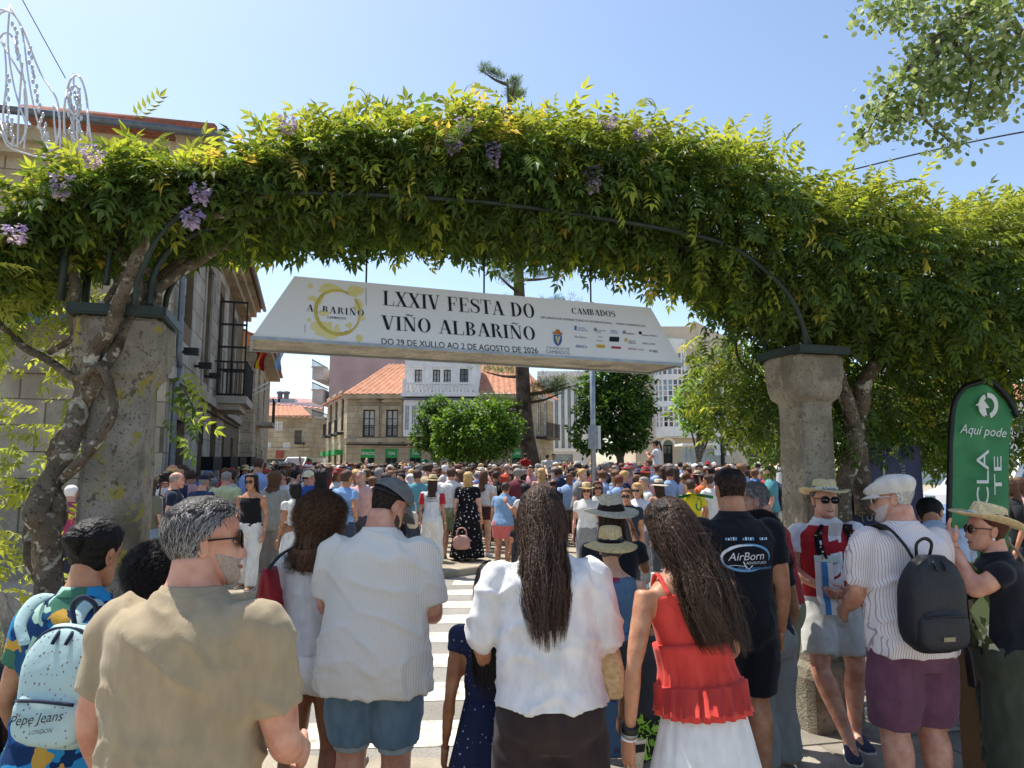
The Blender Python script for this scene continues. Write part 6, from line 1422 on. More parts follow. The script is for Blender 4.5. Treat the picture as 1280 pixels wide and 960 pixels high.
tree('tall dark green tree with straight trunk beside the steel sign pole', b_, 2.0, [lob(762, 480, 30, 1.1, .9, b_), lob(785, 478, 30, 1.0, .9, b_), lob(745, 505, 30, .95, .9, b_), lob(795, 512, 30, .85, .9, b_), lob(770, 515, 30, 1.1, 1.0, b_, -.5), lob(735, 545, 30, .7, .75, b_), lob(790, 545, 30, .8, .6, b_), lob(760, 548, 30, .8, .6, b_)], 13000, .2, ['43602c', '355022', '557238', '2c431c'], tr=.17, seed=5)
b_ = tb(874, 38)
tree('young light green tree beside the ornate lamp post', b_, 2.2, [lob(876, 480, 38, .9, .8, b_), lob(868, 500, 38, 1.2, .9, b_), lob(890, 505, 38, 1.0, .9, b_), lob(872, 525, 38, 1.1, .8, b_), lob(888, 535, 38, .8, .6, b_), lob(905, 520, 38, .8, .7, b_), lob(862, 515, 38, .6, .6, b_)], 7000, .2, ['6d8a3c', '5a7a30', '83a04e'], tr=.16, seed=6)
# pine: rough trunk, whorled boughs with needle tufts
bx = tb(665, 34); pine = empty('pine_tree', bx); tag(pine, 'tall pine with thick rough trunk and dark needle boughs above the crowd', 'tree')
M_PBARK = granite('pine_bark', '6a5a4c', '4c4037', 4, 0, 20, 1.0, dark='352c26')
top_p = P(634, 92, 34); dxp = top_p.x - bx[0]; Hp = top_p.z - bx[2]; m = MB(); m.tube([(.1, 0, -.2), (.02, 0, 1.5), (-.35, 0, 4.2), (dxp * .6, 0, Hp * .6), (dxp, 0, Hp - .3)], [.55, .42, .36, .22, .05], 12, 5); m.build('trunk', M_PBARK, pine, True)
gp = np.random.default_rng(5); tips = []
def bough(z, az, L_, rise):
  cx = np.interp(z, [0, 4.2, Hp * .6, Hp], [0, -.35, dxp * .6, dxp]); a = Vector((cx, 0, z)); dirv = Vector((math.cos(az), math.sin(az), 0)); m = MB(); pts = [a, a + dirv * L_ * .5 + Vector((0, 0, rise * .3)), a + dirv * L_ + Vector((0, 0, rise))]
  m.tube(pts, [.09, .06, .02], 7, 4); m.build('bough', M_PBARK, pine, True)
  for t in np.linspace(.25, 1, 10):
    p = np.array(pts[0]) * (1 - t) + np.array(pts[2]) * t + np.array([0, 0, .15])
    for _ in range(5): tips.append(p + gp.normal(0, 1, 3) * np.array([.28, .28, .13]) * L_ * .42)
for k in range(26):
  z = 5.0 + (Hp - 5.6) * (k / 25) ** .9; bough(z, k * 2.4, np.interp(z, [5, 9, Hp], [2.6, 2.6, 1.25]), .5)
bough(4.4, math.pi, 2.0, .25); bough(4.6, 0, 1.8, .5); bough(4.2, math.pi * 1.1, 1.7, .0); bough(5.0, -.3, 2.2, .5)
tp = np.array(tips); n_ = 22; NT = (np.array([(0, 0, 0), (.022, .5, 0), (0, 1, 0), (-.022, .5, 0)]), np.array([(0, 1, 2), (0, 2, 3)]))
q = np.repeat(tp, n_, 0) + gp.normal(0, .05, (len(tp) * n_, 3)); dd = gp.normal(0, 1, q.shape); dd[:, 2] = np.abs(dd[:, 2]) + .1
mo = merge_leaves('needles', q, dd, gp.uniform(.22, .4, len(q)), np.array([s2l('47583a'), s2l('37482e'), s2l('5a6b4a')])[gp.integers(0, 3, len(q))], pine, np.zeros(3), M_TLEAF, [NT], gp); tag(mo, kind='stuff')
# poplar overhanging from the right
bpx = (6.4, 7.6, .03); pop = empty('poplar_tree', bpx); tag(pop, 'grey-green poplar whose leafy bough hangs into the upper right sky', 'tree')
m = MB(); m.tube([(0, 0, -.1), (.05, 0, 2.5), (0, 0, 5), (-.1, .1, 8), (0, 0, 10)], [.22, .19, .16, .1, .04], 10, 4); m.build('trunk', M_BARK, pop, True)
def wp(px, py, d): return P(px, py, d) - Vector(bpx)
limbs = [[Vector((0, 0, 4.6)), wp(1262, 20, 7.2), wp(1180, 40, 7.0), wp(1130, 90, 6.9), wp(1105, 125, 6.9), wp(1085, 165, 6.8)], [wp(1180, 40, 7.0), wp(1160, 100, 6.9), wp(1150, 140, 6.9), wp(1190, 180, 6.9)], [Vector((0, 0, 5.2)), wp(1270, -40, 7.4), wp(1190, -30, 7.3), wp(1120, 5, 7.2), wp(1090, 15, 7.2)], [wp(1262, 20, 7.2), wp(1250, 90, 7.1), wp(1240, 140, 7.1)], [Vector((0, 0, 6)), Vector((-1, .3, 7.5)), Vector((-2, 0, 8))], [Vector((0, 0, 6)), Vector((1.2, .3, 7.5)), Vector((2, -.4, 8))], [wp(1180, 40, 7.0), wp(1215, 80, 7.0), wp(1205, 140, 6.95)]]
lp = []; gq = np.random.default_rng(9)
for k, l in enumerate(limbs):
  m = MB(); m.tube(l, list(np.linspace(.04 if k else .05, .006, len(l))), 7, 4); m.build('limb', M_BARK, pop, True); c = catmull(np.array([tuple(v) for v in l]), 10); c = c[len(c) // 4:]
  reps = 34 if k < 4 or k == 6 else 60
  for p in c:
    for _ in range(reps // 2): lp.append(p + np.clip(gq.normal(0, 1, 3), -1.7, 1.7) * (.14 if k < 4 or k == 6 else .5) * np.array([1.1, 1, .8]) + np.array([.05, 0, .0]))
for (x0, y0, s_, nn) in ((1220, 30, .26, 420), (1255, 70, .22, 300), (1170, 70, .2, 260), (1110, 150, .13, 150), (1190, 110, .14, 160), (1240, 130, .12, 70), (1195, 185, .06, 26), (1110, 20, .12, 70), (1250, 0, .25, 250), (1150, 15, .15, 120), (1075, 170, .05, 22)):
  c = np.array(wp(x0, y0, 7.0))
  for _ in range(nn): lp.append(c + np.clip(gq.normal(0, 1, 3), -1.6, 1.6) * s_ * np.array([1, .9, .75]))
lp = np.array(lp); th = np.arange(8) * 2 * np.pi / 8; RL = np.vstack([[0, .5, 0], np.stack([.42 * np.sin(th), .5 - .5 * np.cos(th), .05 * np.sin(th * 2)], 1)]); RF = np.array([(0, 1 + k, 1 + (k + 1) % 8) for k in range(8)])
dd = gq.normal(0, .7, lp.shape); dd[:, 2] -= .7
M_POP = leafmat('poplar_leaf', .42, .5); M_POP.node_tree.nodes['Mix'].inputs[7].default_value = (1.5, 1.5, .9, 1)
mo = merge_leaves('crown', lp, dd, gq.uniform(.045, .08, len(lp)), np.array([s2l('8d9a6c'), s2l('7a8a58'), s2l('a3ad8a'), s2l('5f7040')])[gq.integers(0, 4, len(lp))], pop, np.zeros(3), M_POP, [(RL, RF)], gq); tag(mo, kind='stuff')
# overhead cable on the right, and two on the left
def cable(label, pts, r_, mat=BLACK):
  b0 = Vector(pts[0]); m = MB(); m.tube([Vector(p) - b0 for p in pts], r_, 6, 5); o = m.build('overhead_cable', mat, None, True, tuple(b0)); tag(o, label, 'cable')
cable('dark overhead cable crossing the sky below the poplar leaves', [P(1000, 228, 11), P(1070, 211, 10.6), P(1170, 187, 10), P(1290, 163, 9.2), P(1500, 130, 8.4)], .011)
cable('thin wire rising to the upper left above the light ornaments', [P(82, 98, 9.6), P(50, 40, 9.3), P(22, -12, 9.1), P(0, -60, 9)], .006)
# festive light ornaments
M_TUBE = pm('rope_light', 'd5d6d8', 'c2c3c6', 30, .35, .2, 60); M_BULB = pm('bulb_glass', 'c9cdd2', 'b4b8be', 20, .2)
def ornament(label, d, strokes, beads=()):
  p0 = P(strokes[0][0][0], strokes[0][0][1], d); o = empty('light_ornament', tuple(p0)); tag(o, label, 'ornament', 'street light ornaments hung from wires')
  for st in strokes:
    m = MB(); m.tube([P(x, y, d + .1 * math.sin(y * .3)) - p0 for x, y in st], .0125, 6, 4); m.build('rope_light', M_TUBE, o, True)
  for (x0, y0, x1, y1, n) in beads:
    m = MB()
    for t in np.linspace(0, 1, n):
      c = P(x0 + (x1 - x0) * t, y0 + (y1 - y0) * t, d + rng.uniform(-.06, .06)) - p0; m.lathe([(.003, -.04), (.018, -.015), (.02, .015), (.004, .04)], 7, c=tuple(c + Vector((rng.uniform(-.03, .03), 0, 0))))
    tag(m.build('bulb_string', M_BULB, o, True), kind='stuff')
def ell(cx, cy, rx, ry, a0=0, a1=360, n=16): return [(cx + rx * math.cos(R(a0 + (a1 - a0) * k / n)), cy - ry * math.sin(R(a0 + (a1 - a0) * k / n))) for k in range(n + 1)]
ornament('large heart-shaped wire light ornament cut by the picture edge', 9.0, [[(12, 5), (30, 40), (50, 90), (70, 122), (75, 150)], [(-20, 175), (0, 165), (15, 186), (70, 196), (75, 150)], ell(8, 60, 22, 46, 10, 170), ell(8, 75, 14, 34, 0, 180), [(30, 50), (36, 100), (44, 140), (55, 175), (64, 188), (74, 165), (73, 140), (68, 132)], [(22, 60), (33, 120), (33, 160), (24, 180), (12, 180), (5, 165), (0, 150), (-6, 130)], [(5, 45), (8, 100), (4, 140), (6, 170)], [(28, 78), (24, 130), (22, 184)], [(30, 110), (32, 150), (30, 186)], [(12, 8), (10, 55), (18, 110), (34, 160)], [(67, 130), (68, 155), (71, 180)], [(0, 50), (18, 80), (32, 104)], [(-10, 20), (0, 12), (14, 14)]], [(36, 60, 60, 186, 22), (10, 95, 8, 170, 14), (18, 30, 24, 70, 8), (14, 150, 14, 178, 6), (48, 155, 62, 186, 10)])
ornament('narrow oval wire light ornament hanging over the wisteria', 8.6, [ell(95, 150, 15, 56, -60, 200), [(80, 130), (81, 170), (86, 205)], [(109, 140), (113, 170), (118, 200)], [(86, 110), (92, 150), (90, 190)], [(98, 112), (96, 160), (100, 195)], [(92, 92), (92, 110)], ell(93, 125, 7, 18)], [(88, 112, 90, 200, 18), (98, 112, 104, 198, 18), (93, 110, 94, 190, 14)])
# ------------------------------------------------------------------ foreground people
def hat_straw(mat, band=None, z=.062, tilt=0.0, yaw=0, roll=0, y=0, R0=.084, crown=.105, brim=.075, droop=0., pinch=0., up=0., band2=None, text=None, taper=.84):
  def f(s, root):
    m = MB(); hat_brim(m, R0, crown, brim, droop, 1, taper, pinch, up); q = MB(); q.add(hx(s, xf(m.arr(), tilt, z, yaw, roll, y)), m.F); o = q.build('hat', mat, root, True)
    if band:
      m = MB(); hat_band(m, R0, .030); q = MB(); q.add(hx(s, xf(m.arr(), tilt, z, yaw, roll, y)), m.F); q.build('hat_band', band, o, True)
    if band2:
      m = MB(); hat_band(m, R0, .020, 1.036); V = m.arr() + np.array([0, 0, .005]); q = MB(); q.add(hx(s, xf(V, tilt, z, yaw, roll, y)), m.F); q.build('hat_band', band2, o, True)
    if text:
      V2, F2 = text2d(text); V2 = V2 * .026; a = V2[:, 0] / (R0 * 1.06); V = np.stack([R0 * 1.05 * np.sin(a), R0 * 1.18 * 1.05 * np.cos(a) - .002, V2[:, 1] + .008], 1)
      q = MB(); q.add(hx(s, xf(V, tilt, z, yaw, roll, y)), F2); q.build('hat_lettering', pm('navy_print', '23324f', '1d2a44', 5, .7), o)
  return f
def hat_cap(mat, visor=True, z=.045, tilt=0.0, yaw=0.0, strap=False):
  def f(s, root):
    n, k = 32, 12; V = []; F = []
    for i in range(k + 1):
      t = i / k * math.pi / 2
      for j in range(n):
        a = 2 * math.pi * j / n; r = math.cos(t) ** .8; V.append((.091 * r * math.cos(a) + 0, .110 * r * math.sin(a) - .004, .090 * math.sin(t) ** 1.0 + (.004 * (math.cos(a * 6) * r) if i > 2 else 0)))
    F = [(i * n + j, i * n + (j + 1) % n, (i + 1) * n + (j + 1) % n, (i + 1) * n + j) for i in range(k) for j in range(n)]
    i0 = len(V)
    for lay in (0, 1):
      for t in (0, .5, 1):
        for j in range(13):
          a = R(25 + 130 * j / 12); r = 1 + t * .75 * math.sin(R(180 * j / 12)) ** .5; V.append((.085 * math.cos(a) * (1 + .12 * t), .102 * math.sin(a) - .004 + t * .072 * math.sin(math.pi * j / 12) ** .6, .004 - .02 * t * t - .014 * (abs(math.cos(a)) * t) - .004 * lay))
    for lay in (0, 1):
      for t in range(2):
        for j in range(12): q = i0 + lay * 39 + t * 13 + j; F.append((q, q + 1, q + 14, q + 13))
    for j in range(12): q = i0 + 26 + j; F.append((q, q + 1, q + 40, q + 39))
    m = MB(); m.add(hx(s, xf(V, tilt, z, yaw)), F); o = m.build('cap', mat, root, True)
    b = MB(); b.lathe([(.008, 0), (.007, .004), (.002, .006)], 10, c=(0, -.004, .088)); q = MB(); q.add(hx(s, xf(b.arr(), tilt, z, yaw)), b.F); q.build('cap_button', mat, o, True)
    if strap:
      b = MB(); V, F = tube([(.05 * math.cos(R(a)) * 1.9, -.004 + .104 * math.sin(R(a)), -.008 - .012 * math.sin(R(a - 180))) for a in range(200, 341, 20)], .006, 6, 2); b.add(hx(s, xf(V, tilt, z, yaw)), F); b.build('cap_strap', BLACK, o, True)
  return f
def flat_cap(mat, z=.03, tilt=0.0, yaw=0):
  def f(s, root):
    n, k = 36, 14; V = []
    prof = [(.083, .0), (.087, .012), (.094, .03), (.096, .05), (.090, .068), (.074, .083), (.048, .092), (.02, .096), (.002, .097)]
    for r, zz in prof:
      for j in range(n):
        a = 2 * math.pi * j / n; fr = max(0, math.sin(a)); V.append((r * math.cos(a), r * 1.24 * math.sin(a) + .016 * fr * (r / .09) * (1 - zz / .1 * .3) - .004, zz - .045 * fr ** 1.5 * (zz / .09) * (r / .09) * .9))
    F = [(i * n + j, i * n + (j + 1) % n, (i + 1) * n + (j + 1) % n, (i + 1) * n + j) for i in range(len(prof) - 1) for j in range(n)]
    i0 = len(V)
    for lay in (0, 1):
      for t in (0, 1):
        for j in range(13): a = R(30 + 120 * j / 12); V.append((.084 * math.cos(a) * 1.04, .103 * math.sin(a) + t * .045 * math.sin(math.pi * j / 12) ** .6, .006 - .018 * t - .004 * lay))
    for lay in (0, 1):
      for j in range(12): q = i0 + lay * 26 + j; F.append((q, q + 1, q + 14, q + 13))
    m = MB(); m.add(hx(s, xf(V, tilt, z, yaw)), F); m.build('cap', mat, root, True)
  return f
def bag_top(name, label, cat, root_pt): o = empty(name, tuple(root_pt)); tag(o, label, cat); return o
def rounded_block(w_, h_, d_, bulge=.25, n=20, m=12, e=4.0):
  """soft box: x width, y depth, z height, origin at base centre"""
  rings = []
  for i in range(m + 1):
    t = i / m; k = (1 - abs(2 * t - 1) ** 5) ** .35 if 0 < t < 1 else .55; top = 1 - .22 * sstep(.65, 1, t); rings.append(ring(t * h_, w_ / 2 * max(k, .55) * top, d_ / 2 * max(k, .5) * (1 - .35 * sstep(.55, 1, t)), 0, n=n * 2, e=e))
  return loft(rings)
def to_world(root, p): return root.matrix_basis @ Vector(p)
def strap_tube(parent, pts, r_, mat, name='strap', off=Vector((0, 0, 0)), flat=.35): V, F = tube(pts, r_, 8, 5, flat); m = MB(); m.add(V, F); return m.build(name, mat, parent, True)

# 1 man in the beige T-shirt
s1 = make_person('broad grey-haired man in a plain beige T-shirt and sunglasses, seen from behind', 243, 1.98, 1.72, yaw=-12, b=1.13, tone='pink', hair=('short', 'pepper'), strands=5200, glasses='dark', beard='grey', seed=3, vox=.010,
  pose=dict(lean=3, head=(-52, -4, 0), arms={'L': ((.176, -.02, .64), (.168, .05, .50)), 'R': ((.186, .01, .622), (.13, .135, .56))}),
  top=dict(mat=cloth('a8977a', bump=.2), hem=.47, ease=.03, loose=.75, sleeve=.72, sl_ease=.028, amp=.0055), bottom=dict(mat=cloth('b09a76'), length=.06, ease=.02), shoes='tan', face=True)
# 2 woman in the tropical shirt
s2 = make_person('woman with slick black hair in a blue tropical-print shirt carrying a floral backpack', 106, 2.42, 1.635, yaw=-6, sex='f', b=.97, tone='tan', hair=('bun', 'black'), strands=0, seed=5,
  pose=dict(lean=4, head=(-6, 3, 3), arms={'L': ((.15, -.02, .63), (.15, .06, .5)), 'R': ((.155, .02, .628), (.06, .12, .585))}),
  top=dict(mat=pattern('tropical_print', 'cells', ['142a50', '1b4f86', '17345c', '2b84b4', '1d4f72', '3f6f5a', 'c29640', '1f66a0', '173a68', '2f88b8', '9fc0b0', '1d5f98'], 13), hem=.52, ease=.026, loose=.6, sleeve=.6, sl_ease=.026, amp=.005), bottom=dict(mat=cloth('e2ddd4'), length=.40, ease=.02), shoes='white')
# 16 low woman with black curls between them
make_person('bare-shouldered woman with black curly hair, mostly hidden behind the beige T-shirt man', 196, 2.95, 1.475, yaw=-30, sex='f', tone='olive', hair=('curly', 'black'), strands=3000, seed=6, top=dict(mat=pattern('dark_dots', 'spots', ['1d1c22', '8a8484'], 40, thr=(.5,)), hem=.5, ease=.012, sleeve=0, low_top=.79, loose=.4), bottom=dict(mat=cloth('2b2b30'), length=.06), shoes='black')
# 3 woman with brown curls
s3 = make_person('woman with brown curly bob in a white T-shirt and white shorts, red tote on shoulder', 400, 3.62, 1.655, yaw=-4, sex='f', b=1.04, tone='brown', hair=('curly', 'brown'), strands=4200, seed=7,
  pose=dict(head=(-14, 4, 0), arms={'L': ((.165, -.03, .64), (.12, .09, .60))}), top=dict(mat=cloth('dcdad6'), hem=.545, ease=.022, loose=.65, sleeve=.42, sl_ease=.03, amp=.004), bottom=dict(mat=cloth('e6e3de'), length=.435, ease=.024, flare=1.12), shoes='white')
# 4 man in grey cap and crinkled shirt
s4 = make_person('man in grey cap and loose crinkled off-white shirt with blue denim shorts, looking down', 473, 3.36, 1.775, yaw=-8, b=1.06, tone='pink', hair=('buzz', 'dark'), strands=600, beard='dark', seed=8, vox=.010,
  pose=dict(lean=5, head=(-38, 30, 4), arms={'L': ((.165, .0, .645), (.10, .12, .62)), 'R': ((.172, .0, .635), (.11, .125, .60))}),
  top=dict(mat=pattern('crinkle_cotton', 'stripe', ['e2ddd2', 'd4cec2'], 36, thr=(.2,)), hem=.455, ease=.034, loose=.95, flare=.10, sleeve=.86, sl_ease=.034, amp=.0055), bottom=dict(mat=cloth('6c8496', c2='5c7486'), length=.325, ease=.024, flare=1.04), shoes='white', hat=hat_cap(pm('grey_cap', '6e6f6e', '5f605f', 30, .8, .2), tilt=-.10, z=.040, strap=True))
for k in 'LR':          # turned-up denim cuffs
  c = s4.hp[k].lerp(s4.kn[k], .805); d = (s4.kn[k] - s4.hp[k]).normalized(); r = .075; V, F = tube_open([c - d * .02, c, c + d * .028], [r * .99, r * 1.05, r * 1.06], 24, 3); m = MB(); m.add(V, F); m.build('cuff', cloth('a9b4b8'), s4.root, True)
# 8 girl in the navy dress
make_person('girl with long black hair in a navy patterned dress, half hidden behind the white T-shirt', 617, 2.98, 1.42, yaw=5, sex='f', b=.9, tone='brown', hair=('long', 'black', .46), seed=9,
  top=dict(kind='dress', mat=pattern('navy_print', 'spots', ['1d2440', '1d2440', '8f97ab'], 46, thr=(.50, .52)), hem=.58, ease=.012, sleeve=.3, loose=.3, name='bodice', skirt=dict(top=.62, hem=.10, flare=.42, pleat=12, amp=.014)), shoes='tan')
# 5 girl in the white T-shirt
s5 = make_person('girl with long straight dark hair in an oversized white T-shirt and brown wide trousers', 686, 2.78, 1.735, yaw=2, sex='f', b=1.02, tone='tan', hair=('long', 'dark', .45, dict(wave=.006, back=.165, spread=.85, flare=.85)), strands=2200, seed=10, vox=.010,
  pose=dict(lean=3, side=-2, head=(-10, 8, -3), arms={'L': ((.165, .0, .66), (.13, .10, .55)), 'R': ((.165, -.01, .655), (.10, .13, .585))}),
  top=dict(mat=cloth('e8e6e4'), hem=.535, ease=.040, loose=.9, sleeve=1.02, sl_ease=.040, amp=.006, flare=.0), bottom=dict(mat=cloth('3a2f2b', c2='31272a'), length=.05, ease=.035, flare=1.5, amp=.003, waist=.545), shoes='black')
# 6 girl in the red top
s6 = make_person('girl with long dark wavy hair in a red frilled top and white tiered skirt', 868, 2.70, 1.70, yaw=14, sex='f', b=.88, tone='tan', hair=('long', 'dark', .46, dict(wave=.009, back=.155, spread=.86, flare=1.05)), strands=2500, seed=11, vox=.010,
  pose=dict(lean=6, side=-4, head=(12, 10, -6), arms={'L': ((.165, -.045, .645), (.155, -.02, .50)), 'R': ((.150, .03, .64), (.08, .13, .60))}),
  top=[dict(mat=cloth('d6493f', c2='c23c35'), hem=.655, ease=.008, loose=.15, sleeve=0, low_top=.785, amp=.002, name='top')], bottom=dict(kind='skirt', mat=cloth('e4e2e0', bump=.4), top=.60, hem=.06, ease=.008, flare=.42, pleat=16, amp=.010), shoes='tan')
V, F = skirt_mesh(s6, top=.68, hem=.54, ease=.028, flare=.15, pleat=22, amp=.009, seed=4)
put(s6, s6.root, 'peplum', s6.bend(V) * 0 + V, F, cloth('d6493f', c2='c23c35'))
for sd in (-1, 1):
  pts = [s6.bend(np.array([[sd * .055 * s6.h, .055 * s6.h, .775 * s6.h]]))[0], s6.bend(np.array([[sd * .062 * s6.h, .0, .826 * s6.h]]))[0], s6.bend(np.array([[sd * .06 * s6.h, -.05 * s6.h, .78 * s6.h]]))[0]]; strap_tube(s6.root, pts, .010, cloth('d6493f', c2='c23c35'), 'shoulder_strap', flat=.4)
d_ = (s6.wr['L'] - s6.el['L']).normalized()
for t, r, mt, nm in ((.90, .031, BLACK, 'wristband'), (.945, .030, M_STEEL, 'wristband'), (1.03, .029, WHITE, 'bracelet')):
  c = s6.el['L'].lerp(s6.wr['L'], t); w_ = .012 if nm == 'wristband' else .003; V, F = tube([c - d_ * w_, c, c + d_ * w_], [r * s6.h / 1.73 * .98, r * s6.h / 1.73, r * s6.h / 1.73 * .98], 16, 2); m = MB(); m.add(V, F); m.build(nm, mt, s6.root, True)
# 7 two women in straw hats
s7 = make_person('short woman in a yellow straw hat with black ribbon and blue rose-print dress', 762, 4.32, 1.43, yaw=-6, sex='f', b=1.12, tone='pale', hair=('short', 'grey'), seed=12,
  hat=hat_straw(STRAW, cloth('1b1b1d'), z=.055, tilt=.12, R0=.092, crown=.115, brim=.10, droop=.035, taper=.86), pose=dict(head=(4, 4, 0)),
  top=dict(kind='dress', mat=pattern('rose_print', 'spots', ['5c7690', '47617d', '8a2f4a', 'a03450'], 13, thr=(.58, .63, .72)), hem=.56, ease=.018, sleeve=0, low_top=.81, loose=.5, name='bodice', skirt=dict(top=.62, hem=.16, flare=.30, pleat=9, amp=.012)), shoes='tan')
make_person('woman in a grey woven hat with black band behind the shorter straw hat', 764, 4.72, 1.60, yaw=4, sex='f', b=1.05, tone='olive', hair=('bob', 'dark'), seed=13, hat=hat_straw(STRAW2, cloth('1b1b1d'), z=.058, tilt=.10, R0=.088, crown=.118, brim=.105, droop=.012, pinch=.012),
  pose=dict(arms={'R': ((.17, .05, .70), (.12, .12, .86))}), hands={'R': dict(curl=.5)}, top=dict(mat=cloth('2a2c35'), hem=.5, ease=.018, sleeve=.5), bottom=dict(mat=cloth('2e3240'), length=.06), shoes='black')
make_person('small child in bright green patterned shorts behind the red top girl', 806, 3.75, 1.12, yaw=0, b=.92, tone='brown', hair=('short', 'dark'), seed=14, vox=.014, top=dict(mat=cloth('3b3a3c'), hem=.5, ease=.014), bottom=dict(mat=pattern('lime_print', 'blotch', ['2b2f2a', '93c83e', '2b2f2a', 'a6d84e'], 16), length=.31, ease=.02), shoes='tan')
# 9 man in the black T-shirt
def airborn(s, root):
  W_ = pm('print_white', 'e2e6ea', 'cfd4da', 20, .7); B_ = pm('print_sky', '6fa8d0', '5f98c2', 20, .7)
  h = s.h; zc = .715 * h; cx = .012; wd = .30
  def arc(rx, ry, a0, a1, w0, mt, n=40, nm='shirt_print'):
    t = np.radians(np.linspace(a0, a1, n)); pts = np.stack([rx * np.cos(t), ry * np.sin(t)], 1); V, F = strip2d(pts, np.array(w0) if not np.isscalar(w0) else w0); wrap_print(s, nm, V, F, mt, cx, zc, 1.0)
  k = np.linspace(0, 1, 40)
  arc(.135, .068, 205, 75, list(.004 + .012 * np.sin(k * np.pi) ** .8), W_); arc(.138, .072, 105, -15, list(.003 + .010 * np.sin(k * np.pi)), B_); arc(.140, .070, 188, 300, list(.003 + .010 * np.sin(k * np.pi)), B_)
  for tx, x, z, sz, mt in (('AirBorn', .0, -.012, .062, W_), ('ADVENTURES', .055, -.034, .020, W_), ('ESCUELA DE PARAPENTE', .05, -.064, .0185, B_)):
    V, F = text2d(tx); V = V @ np.array([[1, 0], [.18, 1]]); wrap_print(s, 'shirt_lettering', V, F, mt, cx + x, zc + z, sz, tilt=.03 if sz > .05 else 0)
  for x0, n in ((-.115, 5), (-.02, 5), (.075, 4)):
    for i in range(n):
      hh = rng.uniform(.012, .018); V = np.array([(0, 0), (.009, 0), (.009, hh), (0, hh)]) + np.array([x0 + i * .0135, .094]); wrap_print(s, 'shirt_print', V, [(0, 1, 2, 3)], W_ if i % 2 else B_, cx, zc, 1.0)
  V, F = strip2d(np.array([(-.02, -.02), (-.005, -.05), (.01, -.062), (.03, -.04)]), .006); wrap_print(s, 'shirt_print', V, F, W_, cx, zc, 1.0); V, F = strip2d(np.array([(-.12, -.045), (-.06, -.040), (.0, -.046)]), .003); wrap_print(s, 'shirt_print', V, F, W_, cx, zc, 1.0)
s9 = make_person('dark-haired man in a black T-shirt with a parachute club print and black shorts', 914, 4.15, 1.815, yaw=4, b=1.10, tone='tan', hair=('buzz', 'dark'), strands=2600, seed=15,
  pose=dict(head=(4, 2, 0), arms={'L': ((.15, .03, .63), (.10, .13, .58))}), top=dict(mat=cloth('16181f', c2='12141a'), hem=.50, ease=.018, loose=.55, sleeve=.62, sl_ease=.022, amp=.0035), bottom=dict(mat=cloth('131419', c2='0f1015'), length=.30, ease=.022), shoes='grey', extra=airborn)
# 10 grey-haired man in red waistcoat in profile, and the dark curly head in front of him
s10 = make_person('grey-haired man in glasses and red waistcoat in profile, bending towards a dark head', 966, 4.75, 1.73, yaw=62, b=1.05, tone='pink', hair=('short', 'grey'), strands=2000, glasses='clear', seed=16, face=True, pose=dict(lean=8, head=(14, 12, 0), arms={'R': ((.15, .02, .64), (.10, .12, .57)), 'L': ((.15, .02, .64), (.10, .12, .57))}),
  top=[dict(mat=cloth('d8d8dc'), hem=.48, ease=.014, sleeve=.55, sl_ease=.022), dict(mat=cloth('a3232b', c2='8e1e25'), hem=.545, ease=.026, sleeve=0, loose=.5, low_top=.822, name='waistcoat')], bottom=dict(mat=cloth('8a8a6c'), length=.30, ease=.026), shoes='grey')
make_person('person with bushy black hair in front of the grey-haired man in red waistcoat', 952, 4.42, 1.52, yaw=30, sex='f', tone='olive', hair=('curly', 'black'), strands=3000, seed=17, top=dict(mat=cloth('23252c'), hem=.5, sleeve=.5, ease=.014), bottom=dict(mat=cloth('8f9290'), length=.06, ease=.03, flare=1.3), shoes='grey', pose=dict(head=(20, 10, 0)))
# 11 man with the hat leaning on the pillar
def badges(s, root):
  h = s.h; g_ = random.Random(3); dk = cloth('17171a')
  for sd in (-1, 1):
    q = [(sd * .045, .822), (sd * .060, .78), (sd * .058, .72), (sd * .030, .655)]; V, F = strip2d(np.array(q) * h, .05); wrap_print(s, 'neck_scarf', V, F, dk, 0, 0, 1.0, .012, -1)
    for i in range(13):
      t = g_.uniform(.05, .9); x = np.interp(t, [0, .33, .66, 1], [a for a, b in q]) * h + g_.uniform(-.016, .016); z = np.interp(t, [0, .33, .66, 1], [b for a, b in q]) * h; r = g_.uniform(.005, .009); a = np.arange(8) * 2 * np.pi / 8
      wrap_print(s, 'pin_badge', np.stack([x + r * np.cos(a), z + r * np.sin(a)], 1), [tuple(range(8))], pm('pin_%d' % (i % 4), ['c9b45a', 'c8ccd0', 'd8d6d0', '9aa4ad'][i % 4], None, 10, .35, metal=.3), 0, 0, 1.0, .016, -1)
  wrap_print(s, 'name_badge', np.array([(-.052, .682), (.035, .682), (.035, .706), (-.052, .706)]) * h + np.array([-.05, 0]), [(0, 1, 2, 3)], pm('badge_card', 'c9d6cc', 'b9c8bd', 10, .5), 0, 0, 1.0, .02, -1)
  for x0, x1, mt, o_ in ((-.062, .0, WHITE, .022), (-.041, -.020, pm('ribbon_blue', '3f86bd', '3779ad', 10, .6), .024)):
    zz = np.linspace(.682, .49, 10); V = np.vstack([np.stack([np.full(10, x0) * h - .035 + .03 * (.682 - zz), zz * h], 1), np.stack([np.full(10, x1) * h - .035 + .03 * (.682 - zz), zz * h], 1)]); wrap_print(s, 'ribbon', V, [(i, i + 1, 11 + i, 10 + i) for i in range(9)], mt, 0, 0, 1.0, o_ + .012, -1)
  V, F = strip2d(np.array([(0, .832), (0, .78), (0, .70), (.0, .60), (0, .50)]) * h, np.array([.09, .08, .075, .07, .07])); wrap_print(s, 'shirt_front', V, F, cloth('dcdce0'), 0, 0, 1.0, .006, -1)
